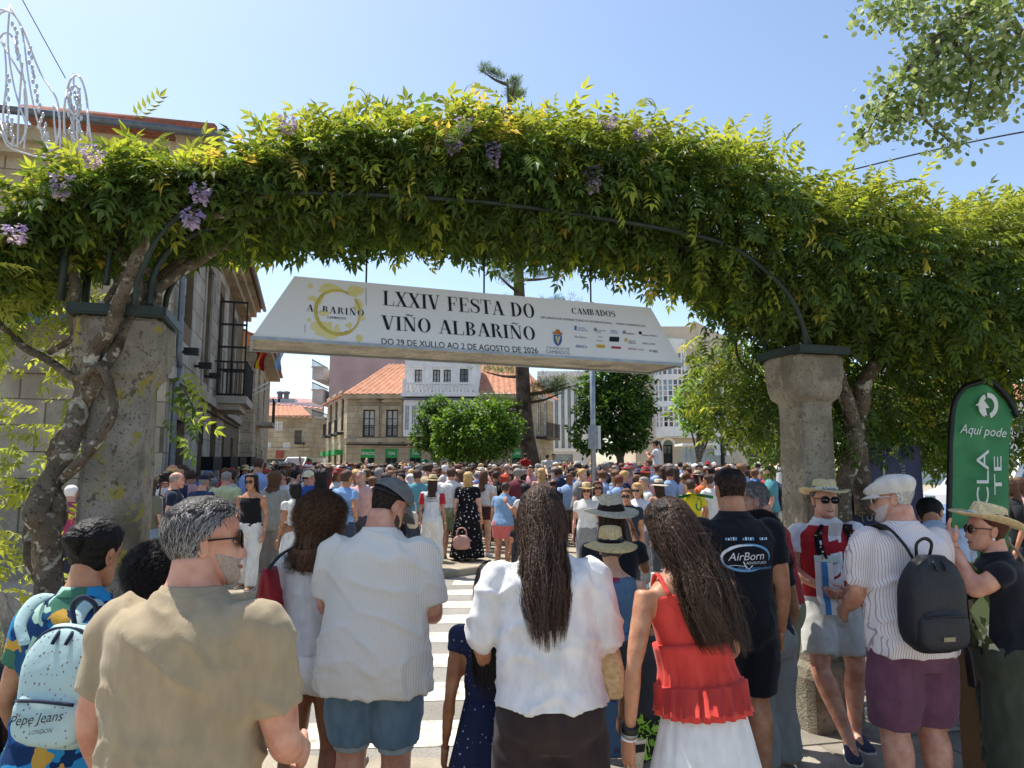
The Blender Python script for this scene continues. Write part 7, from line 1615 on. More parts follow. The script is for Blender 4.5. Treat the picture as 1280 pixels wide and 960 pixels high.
s11 = make_person('smiling man in straw hat, sunglasses and red waistcoat with badges leaning on the granite pillar', 1033, 4.98, 1.715, yaw=172, b=1.02, tone='pink', hair=('short', 'grey'), glasses='dark', face=True, seed=18, vox=.010,
  hat=hat_straw(pm('pale_straw', 'e2d2a8', 'cdb98a', 60, .85, .5, 130), pm('cream_band', 'ded9cc', 'd0cabb', 20, .8), z=.060, tilt=.06, R0=.086, crown=.092, brim=.075, up=.02, droop=.006, pinch=.01, text='ABANCA'),
  pose=dict(lean=-3, side=2, head=(6, 2, -3), arms={'L': ((.150, .01, .635), (.030, .115, .575)), 'R': ((.152, .0, .632), (-.005, .12, .560))}, legs={'L': ((.060, .03, .285), (.050, .02, .045)), 'R': ((.078, .07, .290), (.005, .14, .045))}),
  hands={'L': dict(curl=.6, d=Vector((.9, .35, -.15))), 'R': dict(curl=.6, d=Vector((-.9, .3, -.1)))},
  top=[dict(mat=cloth('dadadf'), hem=.49, ease=.012, sleeve=.5, sl_ease=.022), dict(mat=cloth('a8242c', c2='931f27'), hem=.545, ease=.024, sleeve=0, loose=.5, low_top=.820, name='waistcoat')], bottom=dict(mat=cloth('c9c9c4'), length=.325, ease=.028, flare=1.08), shoes='navy', extra=badges)
# 12 man in the white flat cap with the backpack
s12 = make_person('man in white flat cap and striped short-sleeved shirt with plum shorts, wearing a black backpack', 1124, 3.76, 1.78, yaw=10, b=1.12, tone='pink', hair=('buzz', 'white'), strands=1200, glasses='clear', beard='white', face=True, seed=19, vox=.010,
  hat=flat_cap(cloth('d3cfc6', bump=.5), z=.028, tilt=-.05), pose=dict(lean=2, head=(50, 4, 0), arms={'L': ((.158, .02, .64), (.12, .115, .585)), 'R': ((.180, -.015, .635), (.165, .075, .515))}),
  top=dict(mat=pattern('fine_stripe', 'stripe', ['e4dcd8', 'ab979e'], 31, thr=(.05,)), hem=.485, ease=.028, loose=.75, sleeve=.8, sl_ease=.032, amp=.005), bottom=dict(mat=cloth('70485a', c2='633f50'), length=.29, ease=.03, flare=1.08), shoes='black')
# 13 woman with the ribboned hat
s13 = make_person('woman in straw hat with blue ribbon, black top and olive trousers shading her eyes', 1240, 3.78, 1.60, yaw=62, sex='f', b=1.22, tone='pink', hair=('short', 'auburn'), glasses='dark', face=True, seed=20, vox=.010,
  hat=hat_straw(pm('pale_straw', 'e2d2a8', 'cdb98a', 60, .85, .5, 130), pm('cream_band', 'e4e4e4', 'd0cabb', 20, .8), z=.058, tilt=.24, R0=.088, crown=.098, brim=.078, droop=-.006, up=.02, band2=pm('ribbon_blue', '6f9fd0', '5f8fc2', 10, .6)),
  pose=dict(lean=2, head=(14, -4, 0), arms={'L': ((.155, .075, .735), (.085, .115, .865)), 'R': ((.16, .045, .63), (.09, .13, .60))}), hands={'L': dict(curl=.3, n=Vector((.3, -.9, .2))), 'R': dict(curl=.4)},
  top=dict(mat=cloth('1b1d25', c2='15171e'), hem=.535, ease=.018, loose=.45, sleeve=.34, sl_ease=.016), bottom=dict(mat=cloth('454a3c', c2='3b4033'), length=.175, ease=.036, flare=1.18, amp=.006), shoes='black')
V, F = strip2d(np.array([(.10, .832), (.10, .76), (.10, .66), (.10, .53)]) * s13.h * .9, np.array([.07, .10, .11, .11]));
wrap_print(s13, 'camouflage_panel', V, F, pattern('camouflage', 'cells', ['5a6b42', '7f8a5f', '3f4d31', 'c9c4b0'], 12), 0, .083 * s13.h, 1.0, .010, -1)
m = MB(); V = np.array([(0.0, 0, 0)]); m.lathe([(.002, -.009), (.008, -.004), (.008, .004), (.002, .009)], 10, c=(-.078, -.006, -.042)); q = MB(); q.add(hx(s13, m.arr()), m.F); q.build('earring', WHITE, s13.root, True)
# 14 man bending at the counter
make_person('man in pale blue T-shirt and jeans bending forward beneath the green flag', 1172, 5.05, 1.72, yaw=-20, tone='tan', hair=('short', 'black'), seed=21, vox=.012, pose=dict(lean=34, head=(-25, 12, 0), arms={'L': ((.15, .10, .60), (.12, .2, .5)), 'R': ((.15, .10, .60), (.12, .2, .5))}), top=dict(mat=cloth('b9c4d6'), hem=.5, ease=.016), bottom=dict(mat=cloth('3b4a63'), length=.05, ease=.02), shoes='grey')

# ------------------------------------------------------------------ bags and backpacks (things of their own)
def backpack(label, s, mat, strapmat, local, w_, h_, d_, tilt=0, yaw=0, textm=None, word=None, piping=None, script=None, patch=True, straps=True):
  base = s.root.matrix_basis @ Vector(local); o = empty('backpack', tuple(base)); o.rotation_euler = (tilt, 0, s.root.rotation_euler.z + yaw); tag(o, label, 'backpack')
  V, F = rounded_block(w_, h_, d_); V = V + np.array([0, -d_ / 2, 0]); m = MB(); m.add(V, F); m.build('body', mat, o, True)
  V, F = rounded_block(w_ * .86, h_ * .46, d_ * .55); m = MB(); m.add(V + np.array([0, -d_ * .86, h_ * .04]), F); pk = m.build('pocket', mat, o, True)
  m = MB(); V, F = tube([(-w_ * .36, -d_ * 1.06, h_ * .40), (0, -d_ * 1.15, h_ * .42), (w_ * .36, -d_ * 1.06, h_ * .40)], .005, 6, 5); m.add(V, F); m.build('zip', strapmat, pk, True)
  m = MB(); V, F = tube([(-w_ * .46, -d_ * .6, h_ * .30), (-w_ * .44, -d_ * .72, h_ * .72), (-w_ * .28, -d_ * .70, h_ * .93), (0, -d_ * .66, h_ * .985), (w_ * .28, -d_ * .70, h_ * .93), (w_ * .44, -d_ * .72, h_ * .72), (w_ * .46, -d_ * .6, h_ * .30)], .006, 6, 6); m.add(V, F); m.build('zip', strapmat, o, True)
  m = MB(); V, F = tube([(-.035, -.03, h_ * .97), (-.04, -.04, h_ + .05), (0, -.045, h_ + .075), (.04, -.04, h_ + .05), (.035, -.03, h_ * .97)], .009, 8, 5, .6); m.add(V, F); m.build('grab_handle', strapmat, o, True)
  for x in (-.02, .025): m = MB(); V, F = tube([(x, -d_ * .72, h_ * .955), (x + .004, -d_ * .86, h_ * .90), (x + .002, -d_ * .9, h_ * .86)], .006, 6, 3); m.add(V, F); m.build('zip_pull', strapmat, o, True)
  if patch: m = MB(); m.box(-.03, .03, -d_ * 1.165, -d_ * 1.14, h_ * .16, h_ * .205); m.build('patch', pm('brass_patch', '8f8a74', '7d7864', 20, .4, metal=.5), o)
  return o
bp = backpack('black backpack with brass patch on the striped shirt', s12, pm('black_nylon', '22252c', '1b1d23', 60, .55, .3, 90), BLACK, (-.075, -.165, .935), .30, .44, .16, tilt=.06)
def back_straps(o, s, pts_list, r_, mat):
  inv = (Matrix.Translation(o.location) @ o.rotation_euler.to_matrix().to_4x4()).inverted()
  for pts in pts_list:
    q = [inv @ (s.root.matrix_basis @ Vector(p)) for p in pts]; V, F = tube(q, r_, 8, 6, .28); m = MB(); m.add(V, F); m.build('strap', mat, o, True)
h12 = s12.h
back_straps(bp, s12, [[(-.10, -.19, 1.34), (-.135, -.165, 1.42), (-.15, -.07, 1.487), (-.15, .06, 1.45), (-.15, .15, 1.3)], [(.05, -.19, 1.02), (.155, -.18, .92), (.165, -.19, .82), (.17, -.19, .74)]], .028, BLACK)
bp2 = backpack('pale blue floral backpack with navy trim slung low on the tropical shirt', s2, pattern('ditsy_print', 'spots', ['a9c4c4', 'a9c4c4', '8a5a64', '5f6f6a'], 62, thr=(.46, .52, .58)), cloth('232b40'), (.165, -.16, .985), .26, .33, .14, tilt=-.05, yaw=-.1, patch=False)
back_straps(bp2, s2, [[(-.02, -.18, 1.25), (-.06, -.155, 1.31), (-.085, -.06, 1.36), (-.09, .05, 1.335), (-.09, .12, 1.2)], [(.17, -.18, 1.25), (.12, -.155, 1.30), (.09, -.06, 1.35), (.09, .05, 1.33)]], .018, pattern('ditsy_print', 'spots', ['a9c4c4', 'a9c4c4', '8a5a64', '5f6f6a'], 62, thr=(.46, .52, .58)))
for tx, x, z, sz in (('Pepe Jeans', .0, .085, .040), ('LONDON', .02, .06, .017)):
  V2, F2 = text2d(tx); V2 = V2 @ np.array([[1, .16], [.3, 1]]); m = MB(); m.add([(x + sz * a, -.174, z + sz * b) for a, b in V2], F2); m.build('lettering', cloth('20242f'), bp2)
tote = empty('tote_bag', tuple(s3.root.matrix_basis @ Vector((-.20, -.02, 1.03)))); tag(tote, 'red leather tote bag hanging from the curly-haired woman by a black strap', 'bag')
M_REDL = pm('red_leather', '9a1f2b', '861923', 12, .45, .1); rings = [ring(z, w_, d_, 0, n=28, e=3) for z, w_, d_ in ((0, .07, .13), (.01, .075, .14), (.12, .065, .16), (.24, .035, .175), (.28, .02, .17))]; V, F = loft(rings); m = MB(); m.add(V, F); m.build('body', M_REDL, tote, True)
m = MB(); V, F = tube([(0, .15, .26), (.04, .10, .33), (.085, .02, .365), (.04, -.08, .33), (0, -.15, .26)], .014, 8, 6, .4); m.add(V, F); m.build('strap', BLACK, tote, True)
bk = empty('woven_bag', tuple(s5.root.matrix_basis @ Vector((.215, .02, .93)))); tag(bk, 'small woven straw bag under the white T-shirt girl elbow', 'bag'); V, F = loft([ring(z, w_, d_, 0, n=24, e=3) for z, w_, d_ in ((0, .055, .03), (.01, .06, .04), (.10, .065, .04), (.17, .05, .02))]); m = MB(); m.add(V, F); m.build('body', STRAW, bk, True); m = MB(); V, F = tube([(-.04, 0, .16), (-.03, 0, .3), (0, -.03, .36), (.03, 0, .3), (.04, 0, .16)], .006, 6, 5); m.add(V, F); m.build('handle', STRAW, bk, True)
ph = empty('mobile_phone', tuple(s6.root.matrix_basis @ (s6.wr['L'] + Vector((.035, .03, -.10))))); ph.rotation_euler = (.15, .1, .6); tag(ph, 'phone in a spotted cream case held by the red top girl', 'phone'); V, F = loft([ring(z, .036 * k, .005, 0, n=24, e=6) for z, k in ((-.075, .9), (-.07, 1), (.07, 1), (.075, .9))]); m = MB(); m.add(V, F); m.build('case', pattern('spot_case', 'spots', ['cfc4ad', '3a3430'], 90, thr=(.5,)), ph, True)
m = MB(); m.box(-.026, .026, -.009, -.005, .035, .062); m.build('camera_block', BLACK, ph)
cb_ = empty('crossbody_bag', tuple(s13.root.matrix_basis @ Vector((.13, -.17, .80)))); tag(cb_, 'clear plastic bag on a tan strap at the back of the ribbon hat woman', 'bag'); V, F = rounded_block(.14, .22, .09); m = MB(); m.add(V, F); m.build('body', pm('clear_vinyl', '6f7376', '585c5f', 12, .12, spec=.8), cb_, True)
m = MB(); V, F = tube([(.0, .04, .2), (.02, .06, .40), (-.05, .13, .585), (-.12, .26, .50), (-.16, .30, .3)], .009, 6, 6, .35); m.add(V, F); m.build('strap', pm('tan_leather', '9a7a5c', '876a4f', 10, .6), cb_, True)
# ------------------------------------------------------------------ street furniture and props
def at_ground(px, d): x = gx(px, d); return Vector((x, d, gz(x, d)))
# loudspeakers on stands along the stone front
for i, (px, d, w_, lab) in enumerate(((265, 17.5, .34, 'nearest black loudspeaker on a stand along the stone building'), (287, 20.5, .34, 'second black loudspeaker from the corner along the stone building'), (299, 22.5, .30, 'third black loudspeaker from the corner along the stone building'), (311, 24.5, .40, 'farthest black loudspeaker on a stand along the stone building'))):
  b = at_ground(px, d); o = empty('loudspeaker', tuple(b)); o.rotation_euler.z = -.25; tag(o, lab, 'loudspeaker', 'loudspeakers beside the stone building'); m = MB(); z0 = P(px, 588, d).z - b.z; z1 = P(px, 571, d).z - b.z
  m.add([(-w_ / 2, -.2, z0), (w_ / 2, -.2, z0), (w_ * .35, .2, z0), (-w_ * .35, .2, z0), (-w_ / 2, -.2, z1), (w_ / 2, -.2, z1), (w_ * .35, .2, z1), (-w_ * .35, .2, z1)], [(0, 3, 2, 1), (4, 5, 6, 7), (0, 1, 5, 4), (1, 2, 6, 5), (2, 3, 7, 6), (3, 0, 4, 7)]); m.build('cabinet', BLACK, o)
  m = MB(); m.box(-w_ * .44, w_ * .44, -.215, -.202, z0 + .02, z1 - .02); m.build('grille', M_IRON, o); m = MB(); m.tube([(0, 0, 0.02), (0, 0, z0)], .022, 8, 1); m.build('stand', M_IRON, o, True)
  for k in range(3): a = k * 2.1; m = MB(); m.tube([(0, 0, .7), (.4 * math.cos(a), .4 * math.sin(a), .02)], .014, 6, 1); m.build('leg', M_IRON, o, True)
# steel sign pole in the middle
b = at_ground(742, 14.6); o = empty('sign_pole', tuple(b)); tag(o, 'slim galvanised steel pole with traffic plates seen from behind', 'sign'); m = MB(); m.tube([(0, 0, -.05), (0, 0, P(735, 378, 14.6).z - b.z)], .052, 12, 1); m.build('pole', M_STEEL, o, True)
for x0, x1, y0, y1, dz in ((735, 747, 532, 561, -.06), (744, 751.5, 532, 561, .10)):
  a = P(x0, y1, 14.6) - b; c = P(x1, y0, 14.6) - b; m = MB(); m.box(a.x, c.x, dz, dz + .015, a.z, c.z); m.build('plate', M_STEEL if dz < 0 else WHITE, o)
for z in (P(742, 538, 14.6).z, P(742, 555, 14.6).z): m = MB(); m.lathe([(.062, -.02), (.062, .02)], 12, c=(0, 0, z - b.z)); m.build('clamp', M_ZINC, o)
# ornate lamp post with white banners
d = 27; b = at_ground(904, d); o = empty('street_lamp', tuple(b)); tag(o, 'ornate black cast-iron lamp post carrying two white banners', 'lamp'); zz = lambda y: P(904, y, d).z - b.z
m = MB(); m.lathe([(.16, 0), (.16, .3), (.10, .45), (.085, .9), (.075, zz(520)), (.095, zz(518)), (.095, zz(515)), (.05, zz(513)), (.045, zz(500)), (.07, zz(498)), (.03, zz(494))], 14); m.build('post', M_IRON, o, True)
for sx in (-1, 1):
  m = MB(); m.tube([(0, 0, zz(505)), (sx * .22, 0, zz(510)), (sx * .34, 0, zz(502)), (sx * .26, 0, zz(494)), (sx * .30, 0, zz(490))], .022, 6, 5); m.build('scroll_arm', M_IRON, o, True)
m = MB(); m.lathe([(.10, zz(494)), (.15, zz(492)), (.20, zz(484))], 8); m.build('lantern', pm('lantern_glass', 'b9bdb8', 'a5a9a4', 5, .2), o); m = MB(); m.lathe([(.23, zz(484)), (.20, zz(481)), (.10, zz(478)), (.04, zz(474)), (.06, zz(472)), (.01, zz(468))], 12); m.build('lantern_cap', M_IRON, o, True)
for x0, x1, y0, y1 in ((893.5, 901, 519, 569), (907, 913, 519, 569)):
  a = P(x0, y1, d) - b; c = P(x1, y0, d) - b; m = MB(); n_ = 8
  V = []
  for j in range(n_ + 1):
    z = a.z + (c.z - a.z) * j / n_
    for x in (a.x, c.x): V += [(x, -.03 + .03 * math.sin(j), z), (x, .0 + .03 * math.sin(j), z)]
  F = []
  for j in range(n_):
    q = 4 * j; F += [(q, q + 2, q + 6, q + 4), (q + 1, q + 5, q + 7, q + 3), (q, q + 4, q + 5, q + 1), (q + 2, q + 3, q + 7, q + 6)]
  m.add(V, F); m.build('banner', WHITE, o); m = MB(); m.bar((0, 0, c.z), ((a.x if x0 < 900 else c.x), 0, c.z), .03); m.build('banner_arm', M_IRON, o)
# wall lantern near the pine
# flags over the balcony
def hang_flag(label, px, py, d, cols, w_=.5, h_=.75):
  p = P(px, py, d); o = empty('flag', tuple(p)); tag(o, label, 'flag'); n = 12
  for k, (c, a0, a1) in enumerate(cols):
    V = []; F = []
    for j in range(9):
      for i in range(3):
        u = a0 + (a1 - a0) * i / 2; t = j / 8; V.append((w_ * u * (1 - .25 * t) + .05 * math.sin(t * 5 + u * 3), .07 * math.sin(u * 9 + t * 2), -h_ * t - .15 * u))
    F = [(j * 3 + i, j * 3 + i + 1, (j + 1) * 3 + i + 1, (j + 1) * 3 + i) for j in range(8) for i in range(2)]; m = MB(); m.add(V, F); m.build('stripe', c, o, True)
hang_flag('red and yellow flag hanging from the balcony building', 319, 437, 24.5, [(cloth('b3242b'), 0, .3), (cloth('d8a826'), .3, .55), (cloth('b3242b'), .55, 1.0)], .42, .62)
hang_flag('white and pale blue flag hanging beside the red one', 344, 437, 25.5, [(cloth('d7dde4'), 0, .35), (cloth('86b3d6'), .35, .65), (cloth('d7dde4'), .65, 1)], .30, .65)
# green feather flag
d = 5.75; fl_o = empty('feather_flag', tuple(at_ground(1190, d))); tag(fl_o, 'tall green feather flag with recycling arrow and white lettering', 'flag'); fo = Vector(fl_o.location)
M_FG = pm('flag_green', '3d8a56', '347a4b', 6, .6, .1, 20)
left = [(1187, 720), (1188, 640), (1190, 560), (1192, 520), (1197, 498), (1208, 484), (1222, 479)]; right = [(1262, 720), (1261, 640), (1259, 580), (1264, 535), (1269, 520), (1259, 502), (1242, 485)]
def band(o, L_, R_, mat, name, dy=0, n=6):
  V = []; F = []
  for (a, b) in zip(L_, R_):
    for i in range(n + 1):
      t = i / n; p = P(a[0] + (b[0] - a[0]) * t, a[1] + (b[1] - a[1]) * t, d + dy) - fo; V.append((p.x, p.y + .02 * math.sin(t * 6 + a[1] * .03), p.z))
  F = [(j * (n + 1) + i, j * (n + 1) + i + 1, (j + 1) * (n + 1) + i + 1, (j + 1) * (n + 1) + i) for j in range(len(L_) - 1) for i in range(n)]; m = MB(); m.add(V, F); return m.build(name, mat, o, True)
band(fl_o, left, right, M_FG, 'cloth'); m = MB(); m.tube([P(x - 2, y, d) - fo for x, y in left] + [P(1236, 476, d) - fo, P(1250, 486, d) - fo, P(1264, 504, d) - fo, P(1271, 521, d) - fo], .022, 7, 3); m.build('sleeve', M_IRON, fl_o, True); m = MB(); m.tube([P(1185, 720, d) - fo, (P(1185, 720, d) - fo).x * Vector((1, 0, 0)) + Vector((0, 0, 0.02))], .014, 7, 1); m.build('pole', M_IRON, fl_o, True)
m = MB(); m.lathe([(.25, 0), (.25, .05), (.05, .08)], 16, c=tuple((P(1185, 720, d) - fo) * Vector((1, 0, 0)).x if False else ((P(1185, 720, d) - fo).x, 0, 0))); m.build('foot_plate', M_IRON, fl_o)
def flag_text(s_, px, py, cap, ang=0, mat=WHITE, shear=0., dy=-.05, wmax=None):
  V, F = text2d(s_, 'LEFT'); V = V - np.array([V[:, 0].min(), 0]); V = V @ np.array([[1, 0], [shear, 1]]); k = cap / .73; c, sn = math.cos(ang), math.sin(ang)
  if wmax: V[:, 0] *= wmax / (V[:, 0].max() * k)
  m = MB(); m.add([tuple(P(px + k * (x * c - y * sn), py - k * (x * sn + y * c), d + dy) - fo) for x, y in V], F); m.build('lettering', mat, fl_o)
flag_text('Aquí pode', 1200, 541, 12, -.10, shear=.2, wmax=58); flag_text('RECICLA', 1236, 712, 16, math.pi / 2, wmax=150); flag_text('AR TE', 1254, 690, 10, math.pi / 2 + .02, wmax=120)
m = MB()
for k, (a0, a1, r0) in enumerate(((-75, 95, 16), (110, 250, 15))):
  V = []
  for j in range(15):
    t = R(a0 + (a1 - a0) * j / 14)
    for r_ in (r0, r0 * .62): V.append(tuple(P(1235 + r_ * .8 * math.cos(t), 507 - r_ * math.sin(t), d - .05) - fo))
  m.add(V, [(2 * j, 2 * j + 2, 2 * j + 3, 2 * j + 1) for j in range(14)])
m.add([tuple(P(x, y, d - .052) - fo) for x, y in ((1219, 507), (1229, 499), (1237, 510), (1232, 510), (1234, 520), (1224, 514), (1224, 507))], [tuple(range(7))]); m.build('recycling_arrow', WHITE, fl_o)
# blue tourist information board
d = 5.9; ib = empty('information_board', tuple(at_ground(1104, d))); tag(ib, 'dark blue tourist information board under the wisteria beside the pillar', 'sign'); io = Vector(ib.location)
a = P(1062, 700, d) - io; c = P(1150, 557, d) - io; m = MB(); m.box(a.x, c.x, 0, .05, a.z, c.z); m.build('board', pm('navy_board', '232c5a', '1c2449', 4, .4), ib)
for x in (a.x + .05, c.x - .05): m = MB(); m.box(x - .03, x + .03, .05, .11, -.02, c.z); m.build('post', M_STEEL, ib)
M_SIL = pm('silver_print', 'a7a994', '93957f', 5, .4)
def ib_text(s_, cx, cy, r_, a0, a1, size):
  m = MB()
  for i, ch in enumerate(s_):
    if ch == ' ': continue
    t = R(a0 + (a1 - a0) * i / (len(s_) - 1)); V, F = text2d(ch); c_, sn = math.cos(t - math.pi / 2), math.sin(t - math.pi / 2); X = cx + r_ * math.cos(t); Y = cy - r_ * math.sin(t)
    m.add([tuple(P(X + size * (x * c_ - y * sn), Y - size * (x * sn + y * c_), d - .006) - io) for x, y in V], F)
  m.build('lettering', M_SIL, ib)
ib_text('INFORMACION TURISTICA', 1105, 590, 22, 195, -15, 7)
m = MB(); V, F = text2d('i'); m.add([tuple(P(1105 + 34 * x, 596 - 34 * y, d - .006) - io) for x, y in V], F); m.build('lettering', M_SIL, ib); ib_text('TURISMO', 1105, 800, 150, 100, 80, 12)
# wooden counter at the right edge
ct = empty('wooden_counter', (2.95, 3.95, .03)); ct.rotation_euler.z = .12; tag(ct, 'brown board counter at the lower right edge behind the ribbon hat woman', 'counter'); M_WD = pm('brown_board', '8a6a45', '74583a', 4, .7, .15, 20, stretch=(1, 1, .3))
for k in range(4): m = MB(); m.box(-.42 + k * .28, -.145 + k * .28, -.3, -.27, .02, .80); m.build('panel', M_WD, ct)
m = MB(); m.box(-.46, .75, -.34, .35, .805, .84); m.build('top', pm('counter_top', '2a2b2e', '232427', 10, .5), ct); m = MB(); m.box(-.43, -.40, -.265, .3, .02, .80); m.build('side_panel', M_WD, ct)
for x, hgt in ((-.2, .22), (.0, .26), (.18, .2)):
  bo = empty('glass_bottle', tuple(Matrix.Rotation(.12, 3, 'Z') @ Vector((x, -.1, 0)) + Vector((2.95, 3.95, .87)))); tag(bo, {.22: 'middle-sized', .26: 'tallest', .2: 'shortest'}[hgt] + ' clear bottle on the brown board counter', 'bottle', 'bottles on the counter'); m = MB(); m.lathe([(.036, 0), (.038, .02), (.038, hgt * .6), (.014, hgt * .8), (.014, hgt)], 14); m.build('bottle_glass', pm('bottle_glass', '8a9490', '767f7c', 6, .08, trans=.6, spec=.8), bo, True); m = MB(); m.lathe([(.016, hgt), (.016, hgt + .02)], 10); m.build('cap', WHITE, bo)
# black scooter at the left edge
sc_ = empty('motor_scooter', (-1.88, 2.55, .03)); sc_.rotation_euler.z = R(24); tag(sc_, 'black motor scooter with clear windscreen and mirror at the left edge', 'scooter')
def sb(name, mat, *tubes, boxes=()):
  m = MB()
  for pts, r_ in tubes: m.tube(pts, r_, 10, 5)
  for b in boxes: m.box(*b)
  return m.build(name, mat, sc_, True)
PAINT = pm('black_gloss_paint', '1c1d20', '16171a', 6, .22, coat=.5)
V, F = loft([ring(z, w_, d_, y, n=24, e=2.6) for z, w_, d_, y in ((.22, .12, .5, -.05), (.35, .17, .62, -.1), (.55, .18, .55, -.18), (.68, .17, .48, -.25), (.74, .12, .42, -.28))]); m = MB(); m.add(V, F); m.build('body', PAINT, sc_, True)
V, F = loft([ring(z, w_, d_, y, n=24, e=2.6) for z, w_, d_, y in ((.74, .12, .40, -.25), (.80, .15, .42, -.26), (.84, .13, .40, -.26), (.86, .06, .3, -.26))]); m = MB(); m.add(V, F); m.build('seat', pm('black_vinyl', '17171a', '111114', 20, .5, .2), sc_, True)
V, F = loft([ring(z, w_, d_, y, n=24, e=2.4) for z, w_, d_, y in ((.3, .18, .06, .48), (.6, .20, .09, .46), (.85, .17, .10, .42), (1.0, .11, .09, .38), (1.04, .03, .04, .37))]); m = MB(); m.add(V, F); m.build('front_shield', PAINT, sc_, True)
for y in (-.62, .66):
  w_ = empty('wheel', (0, y, .26)); w_.parent = sc_; w_.rotation_euler = (0, math.pi / 2, 0); m = MB(); m.lathe([(.17, -.05), (.24, -.06), (.26, 0), (.24, .06), (.17, .05)], 28); m.build('tyre', pm('rubber', '1a1a1a', '121212', 30, .9), w_, True); m = MB(); m.lathe([(.02, -.05), (.17, -.03), (.17, .03), (.02, .05)], 20); m.build('rim', M_ZINC, w_, True)
sb('handlebar', M_IRON, ([(-.36, .30, 1.02), (-.2, .36, 1.03), (0, .40, 1.0), (.2, .36, 1.03), (.36, .30, 1.02)], .016)); sb('grip', BLACK, ([(.25, .335, 1.03), (.38, .29, 1.02)], .022)); sb('grip', BLACK, ([(-.25, .335, 1.03), (-.38, .29, 1.02)], .022)); sb('fork', M_ZINC, ([(.07, .42, .8), (.08, .6, .3)], .022), ([(-.07, .42, .8), (-.08, .6, .3)], .022))
for sx in (-1, 1):
  sb('mirror_stem', M_IRON, ([(sx * .25, .34, 1.04), (sx * .30, .36, 1.14), (sx * .34, .35, 1.20)], .008)); m = MB(); V, F = loft([ring(z, w_, d_, 0, n=20, e=2.5) for z, w_, d_ in ((-.045, .03, .01), (-.03, .055, .022), (.03, .06, .025), (.045, .03, .01))]); m.add(V + np.array([sx * .36, .36, 1.235]), F); m.build('mirror', BLACK, sc_, True)
V = [];
for j in range(9):
  for i in range(9): u = i / 8 - .5; t = j / 8; V.append((u * .34 * (1 - .35 * t * t), .50 - .25 * u * u - .12 * t, 1.0 + .30 * t * (1 - .6 * u * u)))
F = [(j * 9 + i, j * 9 + i + 1, (j + 1) * 9 + i + 1, (j + 1) * 9 + i) for j in range(8) for i in range(8)]; m = MB(); m.add(V, F); m.build('windscreen', pm('smoked_screen', 'b9bec2', 'a7acb0', 4, .05, trans=.7, spec=.8), sc_, True)
sb('foot_board', PAINT, boxes=((-.2, .2, .0, .42, .22, .26),)); sb('exhaust', M_STEEL, ([(.16, -.3, .3), (.2, -.6, .32), (.2, -.8, .36)], .04)); sb('brake_cable', BLACK, ([(-.3, .32, 1.02), (-.25, .5, .9), (-.1, .46, .8)], .006), ([(.3, .32, 1.02), (.25, .5, .9), (.1, .46, .8)], .006))
# parked vehicles far right and at the street end
def car(label, px, d, yaw, mat, van=False, L_=4.2, W_=1.75, H_=1.45):
  b = at_ground(px, d); o = empty('van' if van else 'car', tuple(b), yaw); tag(o, label, 'van' if van else 'car')
  prof = [(-.5, .30, .55), (-.5, .52, .62), (-.47, .62, .64)] if False else None
  if van: side = [(-.5, .25), (-.5, .80), (-.47, .98), (.18, 1.0), (.34, .62), (.49, .52), (.5, .25)]
  else: side = [(-.5, .28), (-.49, .58), (-.42, .66), (-.30, .98), (.10, 1.0), (.27, .66), (.47, .56), (.5, .28)]
  V = []; n = len(side)
  for sx, k in ((-1, 1), (1, 1)):
    for x, z in side: V.append((sx * W_ / 2 * (.86 if z > .8 else 1), x * L_, z * H_))
  F = [tuple(range(n - 1, -1, -1)), tuple(range(n, 2 * n))] + [(i, (i + 1) % n, n + (i + 1) % n, n + i) for i in range(n)]; m = MB(); m.add(V, F); m.build('body', mat, o)
  for sx in (-1, 1):
    m = MB(); x = sx * (W_ / 2 + .004); k = .93
    if van: pts = [(.02, .66), (.02, .94), (.15, .95), (.27, .66)]
    else: pts = [(-.34, .68), (-.26, .93), (.08, .95), (.22, .68)]
    m.add([(x * (.99 if z < .8 else .875), y * L_, z * H_) for y, z in pts], [tuple(range(len(pts)))]); m.build('side_window', M_GLASS, o)
    for y in (-.32, .32): w_ = MB(); V, F = tube([(x - sx * .18, y * L_, .31), (x + sx * .01, y * L_, .31)], .31, 18, 1); w_.add(V, F); t = w_.build('wheel', pm('rubber', '1a1a1a', '121212', 30, .9), o); w_ = MB(); V, F = tube([(x, y * L_, .31), (x + sx * .02, y * L_, .31)], .18, 14, 1); w_.add(V, F); w_.build('rim', M_STEEL, t)
    m = MB(); m.box(x - sx * .35 - .12, x - sx * .35 + .12, L_ * .49, L_ * .505, .42 * H_, .5 * H_); m.build('headlight', M_GLASS2, o)
  m = MB(); ys, zs = ((.20, .345), (.96, .64)) if van else ((.11, .265), (.97, .68)); kx = W_ / 2 * .82
  m.add([(-kx * .95, ys[0] * L_ + .03, zs[0] * H_), (kx * .95, ys[0] * L_ + .03, zs[0] * H_), (kx, ys[1] * L_ + .03, zs[1] * H_), (-kx, ys[1] * L_ + .03, zs[1] * H_)], [(0, 1, 2, 3)]); m.build('windscreen', M_GLASS, o)
PW = pm('white_car_paint', 'd8dadb', 'cdcfd0', 3, .25, coat=.6); PB = pm('blue_car_paint', '4a5f86', '42567b', 3, .25, coat=.6); PRd = pm('red_car_paint', 'a33038', '932a31', 3, .25, coat=.6)
car('white van parked at the far end of the street', 378, 57, 2.9, PW, True, 4.8, 1.9, 2.2); car('white van seen beyond the green feather flag', 1272, 19, 1.9, PW, True, 4.8, 1.9, 1.95); car('blue car parked in front of the white van at the edge', 1280, 15.0, 1.75, PB); car('white car parked beyond the crowd on the right', 938, 40, 1.6, PW); car('red car parked behind the white car on the right', 962, 44, 1.6, PRd)
# umbrella-like yellow and green spots in the crowd are hats, see below

